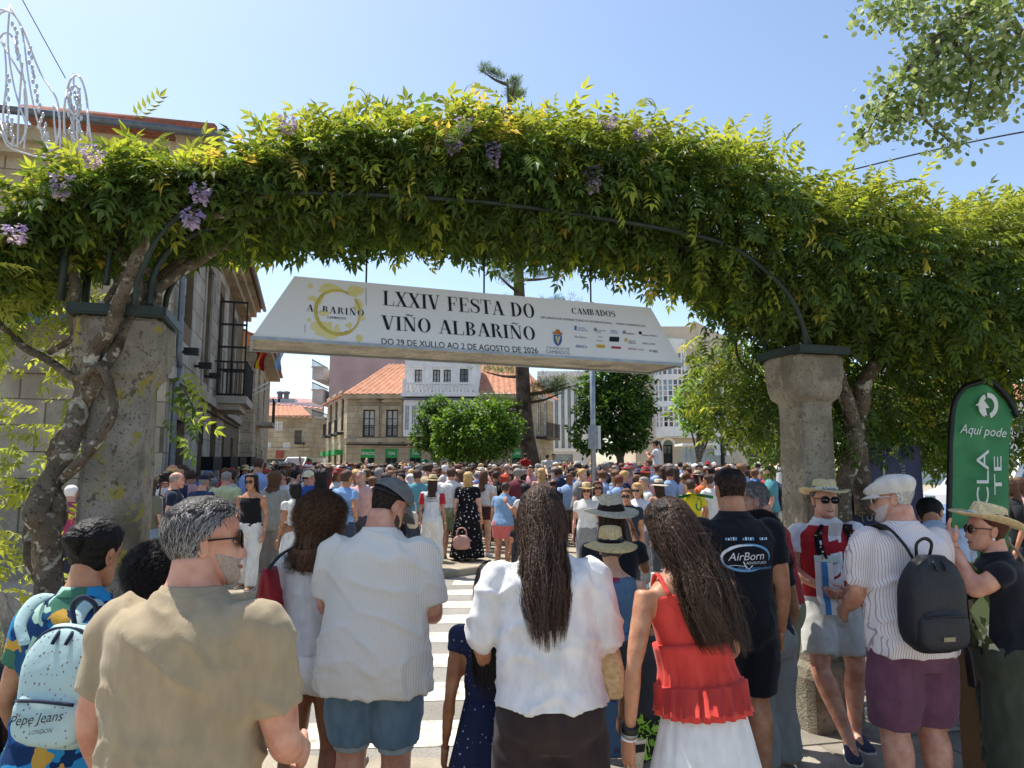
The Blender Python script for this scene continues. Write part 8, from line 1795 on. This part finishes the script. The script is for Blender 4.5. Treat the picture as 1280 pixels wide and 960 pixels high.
# ------------------------------------------------------------------ people in the middle distance
C = cloth
def mid(label, px, d, h, yaw, sex, tone, hair, topc, botc, length=.3, seed=1, vox=.02, **kw):
  top = topc if isinstance(topc, (dict, list)) else dict(mat=C(topc) if isinstance(topc, str) else topc, hem=.5, ease=.016, sleeve=.5); bot = botc if isinstance(botc, dict) or botc is None else dict(mat=C(botc) if isinstance(botc, str) else botc, length=length, ease=.02)
  return make_person(label, px, d, h, yaw, sex, kw.pop('b', 1.0), tone, hair, top, bot, kw.pop('shoes', 'white'), seed=seed, vox=vox, group='people standing at the front of the crowd', **kw)
GLD = dict(glasses='dark', face=True)
mid('man in a magenta polo shirt behind the vine trunk', 90, 9.6, 1.63, 10, 'm', 'pink', ('buzz', 'white'), 'a8405e', '2b2f3a', .05, 31, b=1.12, vox=.016)
mid('woman in olive shirt and denim shorts beside the mossy pillar', 189, 10.6, 1.60, -10, 'f', 'pale', ('long', 'brown', .3), dict(mat=C('7a7a62'), hem=.52, ease=.02, sleeve=.8), '8fa6b8', .43, 32)
mid('woman in white T-shirt with a bun carrying a brown backpack', 208, 10.9, 1.70, -30, 'f', 'tan', ('bun', 'black'), 'd5d8d6', '3a3d44', .3, 33)
mid('balding man in a navy polo in profile near the mossy pillar', 219, 10.1, 1.69, -70, 'm', 'pink', ('bald_ring', 'grey'), '20263a', '3b3d44', .3, 34, b=1.08, face=True)
mid('man in a navy beret-like cap looking away', 254, 11.4, 1.64, -20, 'm', 'pink', ('buzz', 'grey'), '2c3e5e', '3a3a40', .06, 35, hat=hat_cap(C('1f2738')))
mid('grey-haired man in a pale yellow shirt', 283, 12.2, 1.69, 0, 'm', 'pink', ('buzz', 'grey'), 'cdd0a0', '5a5a52', .06, 36, b=1.1)
mid('tall man in a pale blue shirt towering over the others', 322, 13.0, 1.94, -6, 'm', 'tan', ('buzz', 'dark'), dict(mat=C('93a9d4'), hem=.48, ease=.024, sleeve=1.6), '3a3f4a', .05, 37, b=1.08)
mid('woman in black camisole and white trousers walking towards the camera', 316, 10.55, 1.655, 172, 'f', 'tan', ('bob', 'dark'), dict(mat=C('17171b'), hem=.53, ease=.010, sleeve=0, low_top=.78, loose=.5), dict(mat=C('dedbd4'), length=.03, ease=.018, flare=1.25), seed=38, vox=.013, shoes='tan', pose=dict(legs={'L': ((.055, .03, .285), (.05, .05, .045)), 'R': ((.062, -.02, .285), (.075, -.07, .05))}, arms={'R': ((.145, .0, .63), (.12, .11, .55))}), **GLD)
mid('man in a loose grey shirt and trousers beside the walking woman', 343, 11.6, 1.67, -14, 'm', 'olive', ('curly', 'brown'), dict(mat=C('9a9a90'), hem=.44, ease=.03, sleeve=1.5, loose=.8), dict(mat=C('8c857a'), length=.04, ease=.03), seed=39)
mid('man with dark sunglasses and white shirt facing the camera', 353, 12.0, 1.71, 150, 'm', 'pink', ('short', 'dark'), dict(mat=C('d8d8d4'), hem=.46, ease=.02, sleeve=1.6), '8c857a', .05, 40, **GLD)
mid('woman with a long black braid in a white dress with tan shoulder bag', 371, 10.7, 1.655, 40, 'f', 'olive', ('long', 'black', .62, dict(spread=.6)), dict(kind='dress', mat=C('dddad2'), hem=.57, ease=.016, sleeve=.35, name='bodice', skirt=dict(top=.62, hem=.1, flare=.28, pleat=9, amp=.012)), None, seed=41, vox=.015, glasses='dark')
mid('man in bright blue shirt, cream cap and sunglasses facing the camera', 387, 12.4, 1.70, 160, 'm', 'pink', ('buzz', 'grey'), '2f5fb0', '3a3d44', .3, 42, hat=hat_cap(C('d9d2ac')), **GLD)
mid('woman with black curls next to the curly-haired woman', 402, 11.5, 1.70, 10, 'f', 'olive', ('curly', 'black'), '2b3a5c', '2a2a2e', .06, 43)
mid('man in a sky blue shirt with hands on hips', 432, 11.2, 1.70, -30, 'm', 'tan', ('short', 'dark'), '7fa4cf', '3c4252', .05, 44, pose=dict(arms={'R': ((.20, -.06, .65), (.12, .03, .57)), 'L': ((.20, -.06, .65), (.12, .03, .57))}))
mid('bearded man in a pink shirt facing the camera', 452, 12.2, 1.70, 170, 'm', 'pink', ('buzz', 'grey'), 'd8a89c', '50525a', .3, 45, beard='grey', b=1.12, face=True)
mid('woman in straw hat, red-sleeved white T-shirt and white trousers', 541, 12.7, 1.60, -4, 'f', 'tan', ('long', 'dark', .3), dict(mat=C('d9d9dc'), hem=.55, ease=.012, sleeve=.5), dict(mat=C('e2dfd8'), length=.04, ease=.03, flare=1.3), seed=46, vox=.014, hat=hat_straw(STRAW, cloth('1b1b1d'), z=.062, R0=.085, brim=.07), shoes='black',
  extra=lambda s, r: [put(s, r, 'red_sleeve', *(lambda q: (q[0], q[1]))(tube_open([s.sh[k] + Vector((0, 0, .01)), s.sh[k].lerp(s.el[k], .3), s.sh[k].lerp(s.el[k], .62)], [.052, .056, .055], 16, 4)), cloth('b32a33')) for k in 'LR'] and [wrap_print(s, 'back_print', *(lambda q: (q[0], q[1]))(text2d(t)), C('3a3a40'), 0, (.76 - .025 * i) * s.h, .042) for i, t in enumerate(('FESTA DO', 'ALBARINO', 'CAMBADOS'))])
mid('man in a teal T-shirt behind the red-sleeved woman', 522, 13.8, 1.72, 20, 'm', 'tan', ('short', 'dark'), '5f9aa4', '4a5566', .05, 47)
mid('stocky man in white T-shirt and olive shorts', 564, 14.0, 1.75, -4, 'm', 'pink', ('short', 'dark'), dict(mat=C('dcdad6'), hem=.5, ease=.02, sleeve=.55), dict(mat=C('7c8668'), length=.31, ease=.026), seed=48, b=1.15, vox=.015, shoes='grey')
FLOR = pattern('black_floral', 'spots', ['16161a', '16161a', 'd8d6d0'], 17, thr=(.55, .58))
mid('blonde woman in a long black dress with white flowers', 585, 13.8, 1.67, -6, 'f', 'pale', ('bob', 'blond'), dict(kind='dress', mat=FLOR, hem=.58, ease=.018, sleeve=.6, name='bodice', b_=0) if False else dict(kind='dress', mat=FLOR, hem=.58, ease=.018, sleeve=.6, name='bodice', skirt=dict(top=.62, hem=.04, flare=.26, pleat=9, amp=.014)), None, seed=49, b=1.12, vox=.015)
mid('woman in white top and brown shorts with bare legs', 604, 14.4, 1.70, -12, 'f', 'pale', ('long', 'brown', .34), dict(mat=C('d9d6d0'), hem=.58, ease=.012, sleeve=.45), dict(mat=C('4a2e28'), length=.42, ease=.016), seed=50, vox=.015)
mid('person in blue T-shirt and coral shorts leaning forward', 629, 13.2, 1.62, -20, 'f', 'tan', ('bun', 'dark'), dict(mat=C('7f9fc0'), hem=.5, ease=.024, sleeve=.5), dict(mat=C('d8706c'), length=.36, ease=.024), seed=51, b=1.12, vox=.015, pose=dict(lean=10))
mid('woman with black hair in white blouse touching a shoulder', 657, 12.8, 1.58, 30, 'f', 'tan', ('bob', 'black'), dict(mat=C('dddad4'), hem=.52, ease=.018, sleeve=.5), '55504a', .06, 52, vox=.015, pose=dict(arms={'L': ((.17, .05, .70), (.17, .16, .78))}))
mid('small child with a mop of black hair', 648, 11.6, 1.05, 0, 'f', 'olive', ('curly', 'black'), '23232a', '2a2a30', .1, 53)
mid('bald man in an orange-red shirt', 634, 19, 1.83, 20, 'm', 'pink', ('bald_ring', 'grey'), 'd0553c', '3a3d44', .05, 54, b=1.1)
mid('woman in a dark floral blouse under the rounded tree', 620, 18, 1.62, 0, 'f', 'tan', ('bob', 'dark'), FLOR, '2a2a30', .05, 55)
mid('blonde woman with hair to her shoulders by the white blouse', 677, 16.5, 1.72, 10, 'f', 'pale', ('bob', 'blond'), 'c9a08a', '55504a', .05, 56)
mid('woman in straw hat and sunglasses facing the camera beside the grey hat', 733, 11.8, 1.60, 170, 'f', 'pink', ('bob', 'lightbrown'), 'd8d5cf', '8a8a8a', .05, 57, hat=hat_straw(STRAW, cloth('b89a5c'), z=.060, R0=.086, brim=.055), **GLD)
mid('dark-haired woman in sunglasses just right of the straw hat woman', 747, 12.6, 1.63, 175, 'f', 'tan', ('bob', 'brown'), 'c9c3bb', '55555a', .05, 58, **GLD)
mid('short-haired man with sunglasses low behind the grey hat', 783, 10.4, 1.56, 160, 'm', 'tan', ('short', 'brown'), '2d3340', '3a3a40', .05, 59, **GLD)
mid('blonde woman in white blouse and sunglasses facing the camera', 797, 11.4, 1.62, 150, 'f', 'pink', ('bob', 'blond'), dict(mat=C('dcd6dc'), hem=.5, ease=.02, sleeve=1.4), '8a8a8a', .05, 60, **GLD)
mid('grey-haired man in white shirt in profile near the blonde woman', 806, 13.4, 1.70, 100, 'm', 'pink', ('short', 'grey'), 'd8d8d6', '50525a', .05, 61)
mid('woman in a floppy cream hat in front of the yellow jersey', 824, 12.6, 1.64, 20, 'f', 'tan', ('bob', 'dark'), 'b98a72', '50525a', .05, 62, hat=hat_straw(pm('cream_felt', 'd5c9b0', 'c2b498', 30, .9, .2), C('8a7a60'), z=.058, R0=.088, brim=.08, droop=.02))
def ten(s, r):
  V, F = text2d('10'); wrap_print(s, 'shirt_number', V, F, C('2f7a4a'), 0, .665 * s.h, .20 * s.h)
  V, F = strip2d(np.array([(-.2, .805), (-.05, .83), (.05, .83), (.2, .805)]) * s.h, .05); wrap_print(s, 'shoulder_yoke', V, F, C('2f7a4a'), 0, 0, 1.0, .01)
mid('person in a yellow and green football shirt numbered ten', 863, 12.6, 1.66, 12, 'm', 'tan', ('short', 'dark'), dict(mat=C('dcc92f', c2='cdb924'), hem=.46, ease=.022, sleeve=.6), '2f4a8a', .3, 63, vox=.014, extra=ten, pose=dict(arms={'R': ((.19, -.02, .66), (.20, .06, .54))}))
mid('man in a white polo beside the yellow football shirt', 886, 13.6, 1.74, 40, 'm', 'tan', ('short', 'dark'), 'dddbd2', '26304e', .05, 64, pose=dict(arms={'R': ((.16, .02, .64), (.1, .1, .58))}))
mid('bearded man in a black T-shirt facing the camera behind the white polo', 874, 17, 1.80, 175, 'm', 'olive', ('short', 'black'), '18191e', '25262a', .05, 65, beard='dark', face=True)
mid('man in grey tank top and dark cap with a shoulder strap', 792, 19, 1.88, 10, 'm', 'tan', ('buzz', 'grey'), dict(mat=C('9a9ea4'), hem=.5, ease=.012, sleeve=0, low_top=.815), '3a3d44', .05, 66)
mid('tall man in a pale blue T-shirt below the raised woman', 812, 18.5, 1.95, 60, 'm', 'pink', ('buzz', 'brown'), '9fb3cf', '3a3d44', .05, 67, b=1.1)
mid('woman with a black ponytail in white T-shirt raised above the crowd', 822, 20.0, 1.62, 55, 'f', 'tan', ('ponytail', 'black'), 'd9d8d4', '3a4a72', .06, 68, dz=.85, pose=dict(head=(0, 16, 0), arms={'L': ((.14, .08, .66), (.05, .16, .74)), 'R': ((.14, .08, .66), (.05, .16, .74))}))
sq = empty('stone_bench', (gx(822, 20.0), 20.05, gz(gx(822, 20), 20))); tag(sq, 'low granite block the raised woman stands on, hidden in the crowd', 'bench'); m = MB(); m.box(-.6, .6, -.25, .25, 0, .85); m.build('block', M_KERB, sq)
mid('person in a red shirt standing on the raised rim by the pine trunk', 657, 32, 1.68, 20, 'm', 'tan', ('short', 'dark'), 'b5262c', '2f3a5a', .05, 69, dz=.55)
mid('man in white T-shirt standing on the raised rim right of the pine', 684, 32.5, 1.70, 0, 'm', 'tan', ('short', 'dark'), 'd8d6d2', '3a3d44', .05, 70, dz=.5)
mid('person in pale shirt standing on the raised rim next to the white T-shirt', 692, 32.8, 1.72, 180, 'm', 'tan', ('short', 'black'), 'cfcac6', '3a3d44', .05, 71, dz=.5)
for px in (657, 688):
  x = gx(px, 32.5); o = empty('planter_rim', (x, 32.5, gz(x, 32.5))); tag(o, 'stone planter rim %s of the pine trunk' % ('left' if px < 665 else 'right'), 'planter'); m = MB(); m.box(-.45 if px < 665 else -.35, .3 if px < 665 else .55, -.8, .6, 0, .52); m.build('block', M_KERB, o)
mid('man in a green T-shirt standing by the shop door of the corner house', 531, 47, 1.75, 180, 'm', 'tan', ('short', 'dark'), '1f6a4a', '2a2d34', .05, 72, dz=.55, vox=.03)
o = empty('door_step', (gx(531, 47), 47.0, gz(gx(531, 47), 47))); tag(o, 'raised stone step at the shop door of the corner house', 'step'); m = MB(); m.box(-1, 1, -.4, 2.6, 0, .55); m.build('block', M_KERB, o)
# small bags of the middle distance
def small_bag(label, px, py, d, w_, h_, mat, name='handbag'):
  p = P(px, py, d); o = empty(name, (p.x, p.y, p.z - h_ / 2)); tag(o, label, 'bag'); V, F = rounded_block(w_, h_, .12); m = MB(); m.add(V, F); m.build('body', mat, o, True); m = MB(); V, F = tube([(-w_ * .3, 0, h_ * .95), (-w_ * .2, 0, h_ * 1.45), (w_ * .2, 0, h_ * 1.45), (w_ * .3, 0, h_ * .95)], .012, 6, 4); m.add(V, F); m.build('handle', mat, o, True)
small_bag('pale pink handbag held between the olive shorts and the floral dress', 577, 678, 13.55, .32, .26, pm('pink_leather', 'c79a90', 'b5887e', 10, .5))
small_bag('brown leather backpack of the woman with the bun', 205, 633, 10.7, .26, .34, pm('brown_leather', '7a4234', '68382c', 10, .5), 'backpack')
small_bag('tan shoulder bag on the white dress', 358, 662, 10.6, .22, .18, pm('tan_leather', '9a6a4c', '875a3f', 10, .6))
small_bag('white handbag beside the teal T-shirt', 516, 650, 13.2, .2, .3, pm('cream_leather', 'd0c8b0', 'c2b9a0', 10, .6))

# ------------------------------------------------------------------ the crowd behind
def low_person(seed, hairst='short', hat=None, arms=None, sex='m', long_=False, lean=0, lo=False):
  s = skeleton(1.7, sex, 1.0 + .1 * ((seed * 37) % 3 - 1), lean=lean, arms=arms, head=((seed * 53) % 60 - 30, (seed * 29) % 14 - 3, 0)); V = []; F = []; MI = []; n = 0
  def ad(Vq, Fq, mi):
    nonlocal n
    V.append(np.asarray(Vq)); F.extend([tuple(int(i) + n for i in f) for f in Fq]); MI.extend([mi] * len(Fq)); n += len(Vq)
  hv, hf = head_mesh(16 if lo else 20, 10 if lo else 16); ad(hx(s, hv), hf, 0)
  if hairst != 'none':
    hv, hf = hair_shell('long' if long_ else hairst, .016 if not long_ else .022, seed, 16 if lo else 22, 10 if lo else 18, .5); ad(hx(s, hv), hf, 1)
  if long_:
    h2 = MB(); phi = np.linspace(-1.6, 1.6, 9); q = long_paths(phi, .30); S = q.shape[1]; q = q[:, ::3]; S = q.shape[1]; ad(hx(s, q.reshape(-1, 3)), [(i * S + j, (i + 1) * S + j, (i + 1) * S + j + 1, i * S + j + 1) for i in range(8) for j in range(S - 1)], 1)
  if hat:
    m = MB();
    if hat == 'straw': hat_brim(m, .086, .10, .07, .01, seed); Vh = xf(m.arr(), .05, .06)
    else:
      m.lathe([(.092, 0), (.092, .03), (.075, .07), (.03, .09), (.002, .092)], 14); Vh = xf(m.arr() * np.array([1, 1.2, 1]), 0, .05); b = MB(); b.box(-.06, .06, .08, .17, -.002, .006); Vh = np.vstack([Vh, xf(b.arr(), 0, .05)]); m.F += [tuple(i + m.n for i in f) for f in b.F]
    ad(hx(s, Vh), m.F, 4)
  zs = np.linspace(.842, .49, 10); zs = zs[::3] if lo else zs; rg = [ring(z * s.h, *(np.array(torso_at(s, z)) + np.array([.014, .016, 0])), n=9 if lo else 14) for z in zs]; a, f = loft(rg); ad(s.bend(a), f, 2)
  rg = [ring(z * s.h, *torso_at(s, z), n=7 if lo else 10) for z in (.82, .86, .90)]; a, f = loft(rg); ad(s.bend(a), f, 0)
  for k in 'LR':
    p = arm_pts(s, k); r = arm_radii(s); nn = 5 if lo else 8; a, f = tube(p[:3], [x + .014 for x in r[:3]], nn, 1); ad(a, f, 2); a, f = tube(p[2:], r[2:], nn, 1); ad(a, f, 0); d_ = (s.wr[k] - s.el[k]).normalized(); a, f = tube([s.wr[k], s.wr[k] + d_ * .09, s.wr[k] + d_ * .17], [.022, .036, .012], nn, 1); ad(a, f, 0)
    a, f = tube(leg_pts(s, k)[::2 if lo else 1], [x + .012 for x in leg_radii(s)[::2 if lo else 1]], nn, 1); ad(a, f, 3)
  me = bpy.data.meshes.new('person'); me.from_pydata(np.concatenate(V).tolist(), [], F);
  for _ in range(5): me.materials.append(None)
  me.polygons.foreach_set('material_index', MI); me.polygons.foreach_set('use_smooth', [True] * len(F)); me.update(); return me
UP1 = {'R': ((.16, .09, .80), (.10, .16, .95))}; UP2 = {'R': ((.17, .10, .78), (.07, .20, .90)), 'L': ((.17, .10, .78), (.07, .20, .90))}; UPL = {'L': ((.15, .08, .88), (.13, .10, 1.04))}
VARA = [(1,), (2,), (3, 'bald_ring'), (4, 'short', None, None, 'f', True), (5, 'short', None, None, 'f', True), (6, 'bun', None, None, 'f'), (7, 'short', 'straw', None, 'f', True), (8, 'short', 'straw'), (9, 'short', 'cap'), (10, 'short', None, UP1), (11, 'short', None, UP2, 'f', True), (12, 'short', None, UPL), (13, 'short', None, None, 'f'), (14, 'short', None, None, 'm', False, 6)]
KND = ['m', 'm', 'm', 'f', 'f', 'f', 'hat', 'hat', 'cap', 'm', 'f', 'm', 'f', 'm']
VAR = [(k, low_person(*a)) for k, a in zip(KND, VARA)]
WEI = [14, 14, 5, 13, 12, 9, 5, 5, 6, 1.5, 1.2, .8, 10, 8]
TOPS = [('white', 'd8d6d2', 17), ('cream', 'cdc5b2', 7), ('black', '1c1d22', 12), ('navy', '25304c', 9), ('grey', '8a8c90', 8), ('pale blue', '93abcc', 8), ('blue', '3f68a8', 6), ('red', 'b0302f', 6), ('pink', 'cf9a9a', 6), ('beige', 'b8a586', 7), ('green', '4f7050', 4), ('yellow', 'cdb04a', 2), ('orange', 'cc6a3c', 2), ('teal', '4f8d92', 2), ('burgundy', '6a2a38', 4)]
HAIRS = [('dark', 30), ('black', 16), ('brown', 22), ('lightbrown', 10), ('grey', 14), ('white', 5), ('blond', 8), ('auburn', 3)]
BOTS = ['2b2f3a', '3f4a66', '5a5850', 'c9c3b6', '26262a', '7a6a58']; HATS = ['d0b983', 'c9bfa4', 'd9d4c6', '2a2d38', 'b5343a', '6a7a9a', 'e0dccf']
cr = random.Random(21); taken = [(o.location.x, o.location.y) for o in bpy.data.objects if o.name.startswith('person') and o.parent is None]
def wpick(l): return cr.choices(l, weights=[x[-1] for x in l])[0]
def left_limit(y): return CA[0] + (y - CA[1]) * (-.283) + .75 if y > 14 else -6.6
OBST = [(bx[0], bx[1], .9), (*tb(603, 31)[:2], .5), (*tb(776, 30)[:2], .45), (*tb(874, 38)[:2], .4), (*tb(546, 38)[:2], .4), (gx(742, 14.6), 14.6, .3), (gx(904, 27), 27, .4), (gx(688, 32.5), 32.5, .8), (gx(657, 32.5), 32.5, .7), (gx(822, 20), 20, .65)] + [(gx(p_, d_), d_, .6) for p_, d_ in ((265, 17.5), (287, 20.5), (299, 22.5), (311, 24.5))]
cand = []
tries = 0; spots = list(taken)
grid_ = {}
def occupy(x, y): grid_.setdefault((int(x // .6), int(y // .6)), []).append((x, y))
for a, b in spots: occupy(a, b)
def free(x, y, r):
  i, j = int(x // .6), int(y // .6)
  for di in (-1, 0, 1):
    for dj in (-1, 0, 1):
      for a, b in grid_.get((i + di, j + dj), ()):
        if (a - x) ** 2 + (b - y) ** 2 < r * r: return False
  for a, b, c in OBST:
    if (a - x) ** 2 + (b - y) ** 2 < (c + .25) ** 2: return False
  return True
YMAX = 46
while len(cand) < 1050 and tries < 60000:
  tries += 1; y = 11.6 + (YMAX - 11.6) * cr.random() ** 1.25; lo = max(left_limit(y), gx(150, y)); hi = min(gx(975, y), 14); x = cr.uniform(lo, hi); px = 640 + x / y * 900
  if px > 505 and px < 720 and y < 15.2: continue
  if px >= 720 and y < 13.2: continue
  if 390 < px < 520 and y < 12.8: continue
  if px < 330 and y < 11.8: continue
  if y < far_edge(x) + .3: continue
  if y > 33 and px > 560:
    if cr.random() < .4: continue
  if not free(x, y, .50): continue
  occupy(x, y); cand.append((x, y, px))
cand.sort(key=lambda c: c[1])
def zone(px, y):
  if px < 335: return 'along the stone building'
  if px < 405: return 'in the street opening'
  if px < 530: return 'before the corner house'
  if px < 650: return 'below the rounded tree'
  if px < 720: return 'around the pine trunk'
  if px < 815: return 'below the tall dark tree'
  return 'before the glass bay building'
_cm = {}
def cmat(kind, hexc):
  k = (kind, hexc)
  if k not in _cm: _cm[k] = pm('%s_%s' % (kind, hexc), hexc, None, 14, .9, .2, 20)
  return _cm[k]
NIND = 245
stuffV = []; stuffF = []; stuffC = []; sn = 0
vcache = {}
for i, (x, y, px) in enumerate(cand):
  k = cr.choices(range(len(VAR)), weights=WEI)[0]; kind, me = VAR[k]; tn, th_, _w = wpick(TOPS); hc = wpick(HAIRS)[0]; hh = cr.gauss(1.66, .07) if kind == 'f' else cr.gauss(1.71, .08); hh = max(1.45, min(1.86, hh)); sc_k = hh / 1.7
  yaw = cr.gauss(0, .5) if cr.random() < .72 else cr.uniform(-3.14, 3.14); tone = cr.choice(['tan', 'pink', 'olive', 'tan', 'pale', 'brown']); hat_c = cr.choice(HATS); bt = cr.choice(BOTS); z = gz(x, y)
  if i < NIND:
    o = link('person', me); o.location = (x, y, z); o.rotation_euler = (0, 0, yaw); o.scale = (sc_k * cr.uniform(.96, 1.1), sc_k, sc_k)
    for si, mt in enumerate((skin(tone), hairmat(hc), cmat('top', th_), cmat('bottom', bt), cmat('hat', hat_c))): o.material_slots[si].link = 'OBJECT'; o.material_slots[si].material = mt
    hd = {'hat': 'straw hat', 'cap': 'cap'}.get(kind); bn_ = {'2b2f3a': 'dark', '3f4a66': 'denim', '5a5850': 'khaki', 'c9c3b6': 'cream', '26262a': 'black', '7a6a58': 'tan'}[bt]; sz_ = 'tall ' if hh > 1.77 else 'short ' if hh < 1.6 else ''; ps = {9: ' raising one arm', 10: ' holding up a phone', 11: ' raising an arm', 13: ' leaning forward'}.get(k, ''); ln_ = {3: 'long ', 4: 'long ', 5: 'pinned ', 2: 'thinning '}.get(k, 'short '); fc = ' turned to the camera' if abs(yaw) > 2.2 else ''; desc = '%sperson in %s top with %s%s %s%s' % (sz_, tn, hd if hd else ln_ + hc.replace('lightbrown', 'light brown') + ' hair', ps, zone(px, y), fc)
    desc = desc if len(desc.split()) < 17 else desc.replace(ps, '').replace(fc, '') if len(desc.replace(fc, '').split()) > 16 else desc.replace(fc, ''); tag(o, desc, 'person', 'dense crowd filling the square')
  else:
    if k not in vcache:
      me = low_person(*VARA[k], **dict(lo=True)); n = len(me.vertices); co = np.empty(n * 3, np.float32); me.vertices.foreach_get('co', co); mi = np.array([p.material_index for p in me.polygons]); fs = [tuple(p.vertices) for p in me.polygons]
      vm = np.zeros(n, int)
      for f_, m_ in zip(fs, mi): vm[list(f_)] = m_
      tri = [(f_[0], f_[j], f_[j + 1]) for f_ in fs for j in range(1, len(f_) - 1)]; vcache[k] = (co.reshape(-1, 3), np.array(tri), vm)
    co, tri, vm = vcache[k]; c_, s_ = math.cos(yaw), math.sin(yaw); Rm = np.array([[c_, -s_, 0], [s_, c_, 0], [0, 0, 1]]); stuffV.append((co * sc_k) @ Rm.T + np.array([x, y, z])); stuffF.append(tri + sn); sn += len(co)
    pal = np.array([s2l({'tan': 'c08a68', 'pink': 'd39f84', 'olive': 'b07d5c', 'pale': 'dcb094', 'brown': '9a6848'}[tone]), s2l({'black': '1a1513', 'dark': '2e211b', 'brown': '4b3426', 'lightbrown': '73543b', 'grey': '8a8580', 'white': 'd8d5d0', 'blond': 'c2a06a', 'auburn': '6a3c28'}[hc]), s2l(th_), s2l(bt), s2l(hat_c)]); stuffC.append(pal[vm])
if stuffV:
  m_ = bpy.data.materials.new('crowd_clothes_and_skin'); m_.use_nodes = True; at_ = m_.node_tree.nodes.new('ShaderNodeAttribute'); at_.attribute_name = 'tint'; m_.node_tree.links.new(at_.outputs['Color'], m_.node_tree.nodes['Principled BSDF'].inputs['Base Color']); m_.node_tree.nodes['Principled BSDF'].inputs['Roughness'].default_value = .85
  o = mesh_np('distant_crowd', np.concatenate(stuffV), np.concatenate(stuffF), m_, smooth=True, col=np.concatenate(stuffC)); tag(o, 'distant mass of people packed at the far side of the square', 'crowd', kind='stuff')
# people at the far right beyond the flag
for px, d_, tn in ((1262, 9.5, 'black'), (1274, 10.5, 'pink')):
  o = link('person', VAR[3][1]); x = gx(px, d_); o.location = (x, d_, gz(x, d_)); o.rotation_euler.z = 1.2
  for si, mt in enumerate((skin('tan'), hairmat('brown'), cmat('top', '1c1d22' if tn == 'black' else 'cf9a9a'), cmat('bottom', '2b2f3a'), cmat('hat', 'd0b983'))): o.material_slots[si].link = 'OBJECT'; o.material_slots[si].material = mt
  tag(o, 'woman in a %s top walking past the parked cars at the right edge' % tn, 'person', 'passers-by at the right edge')
bpy.data.scenes.remove(TMP)
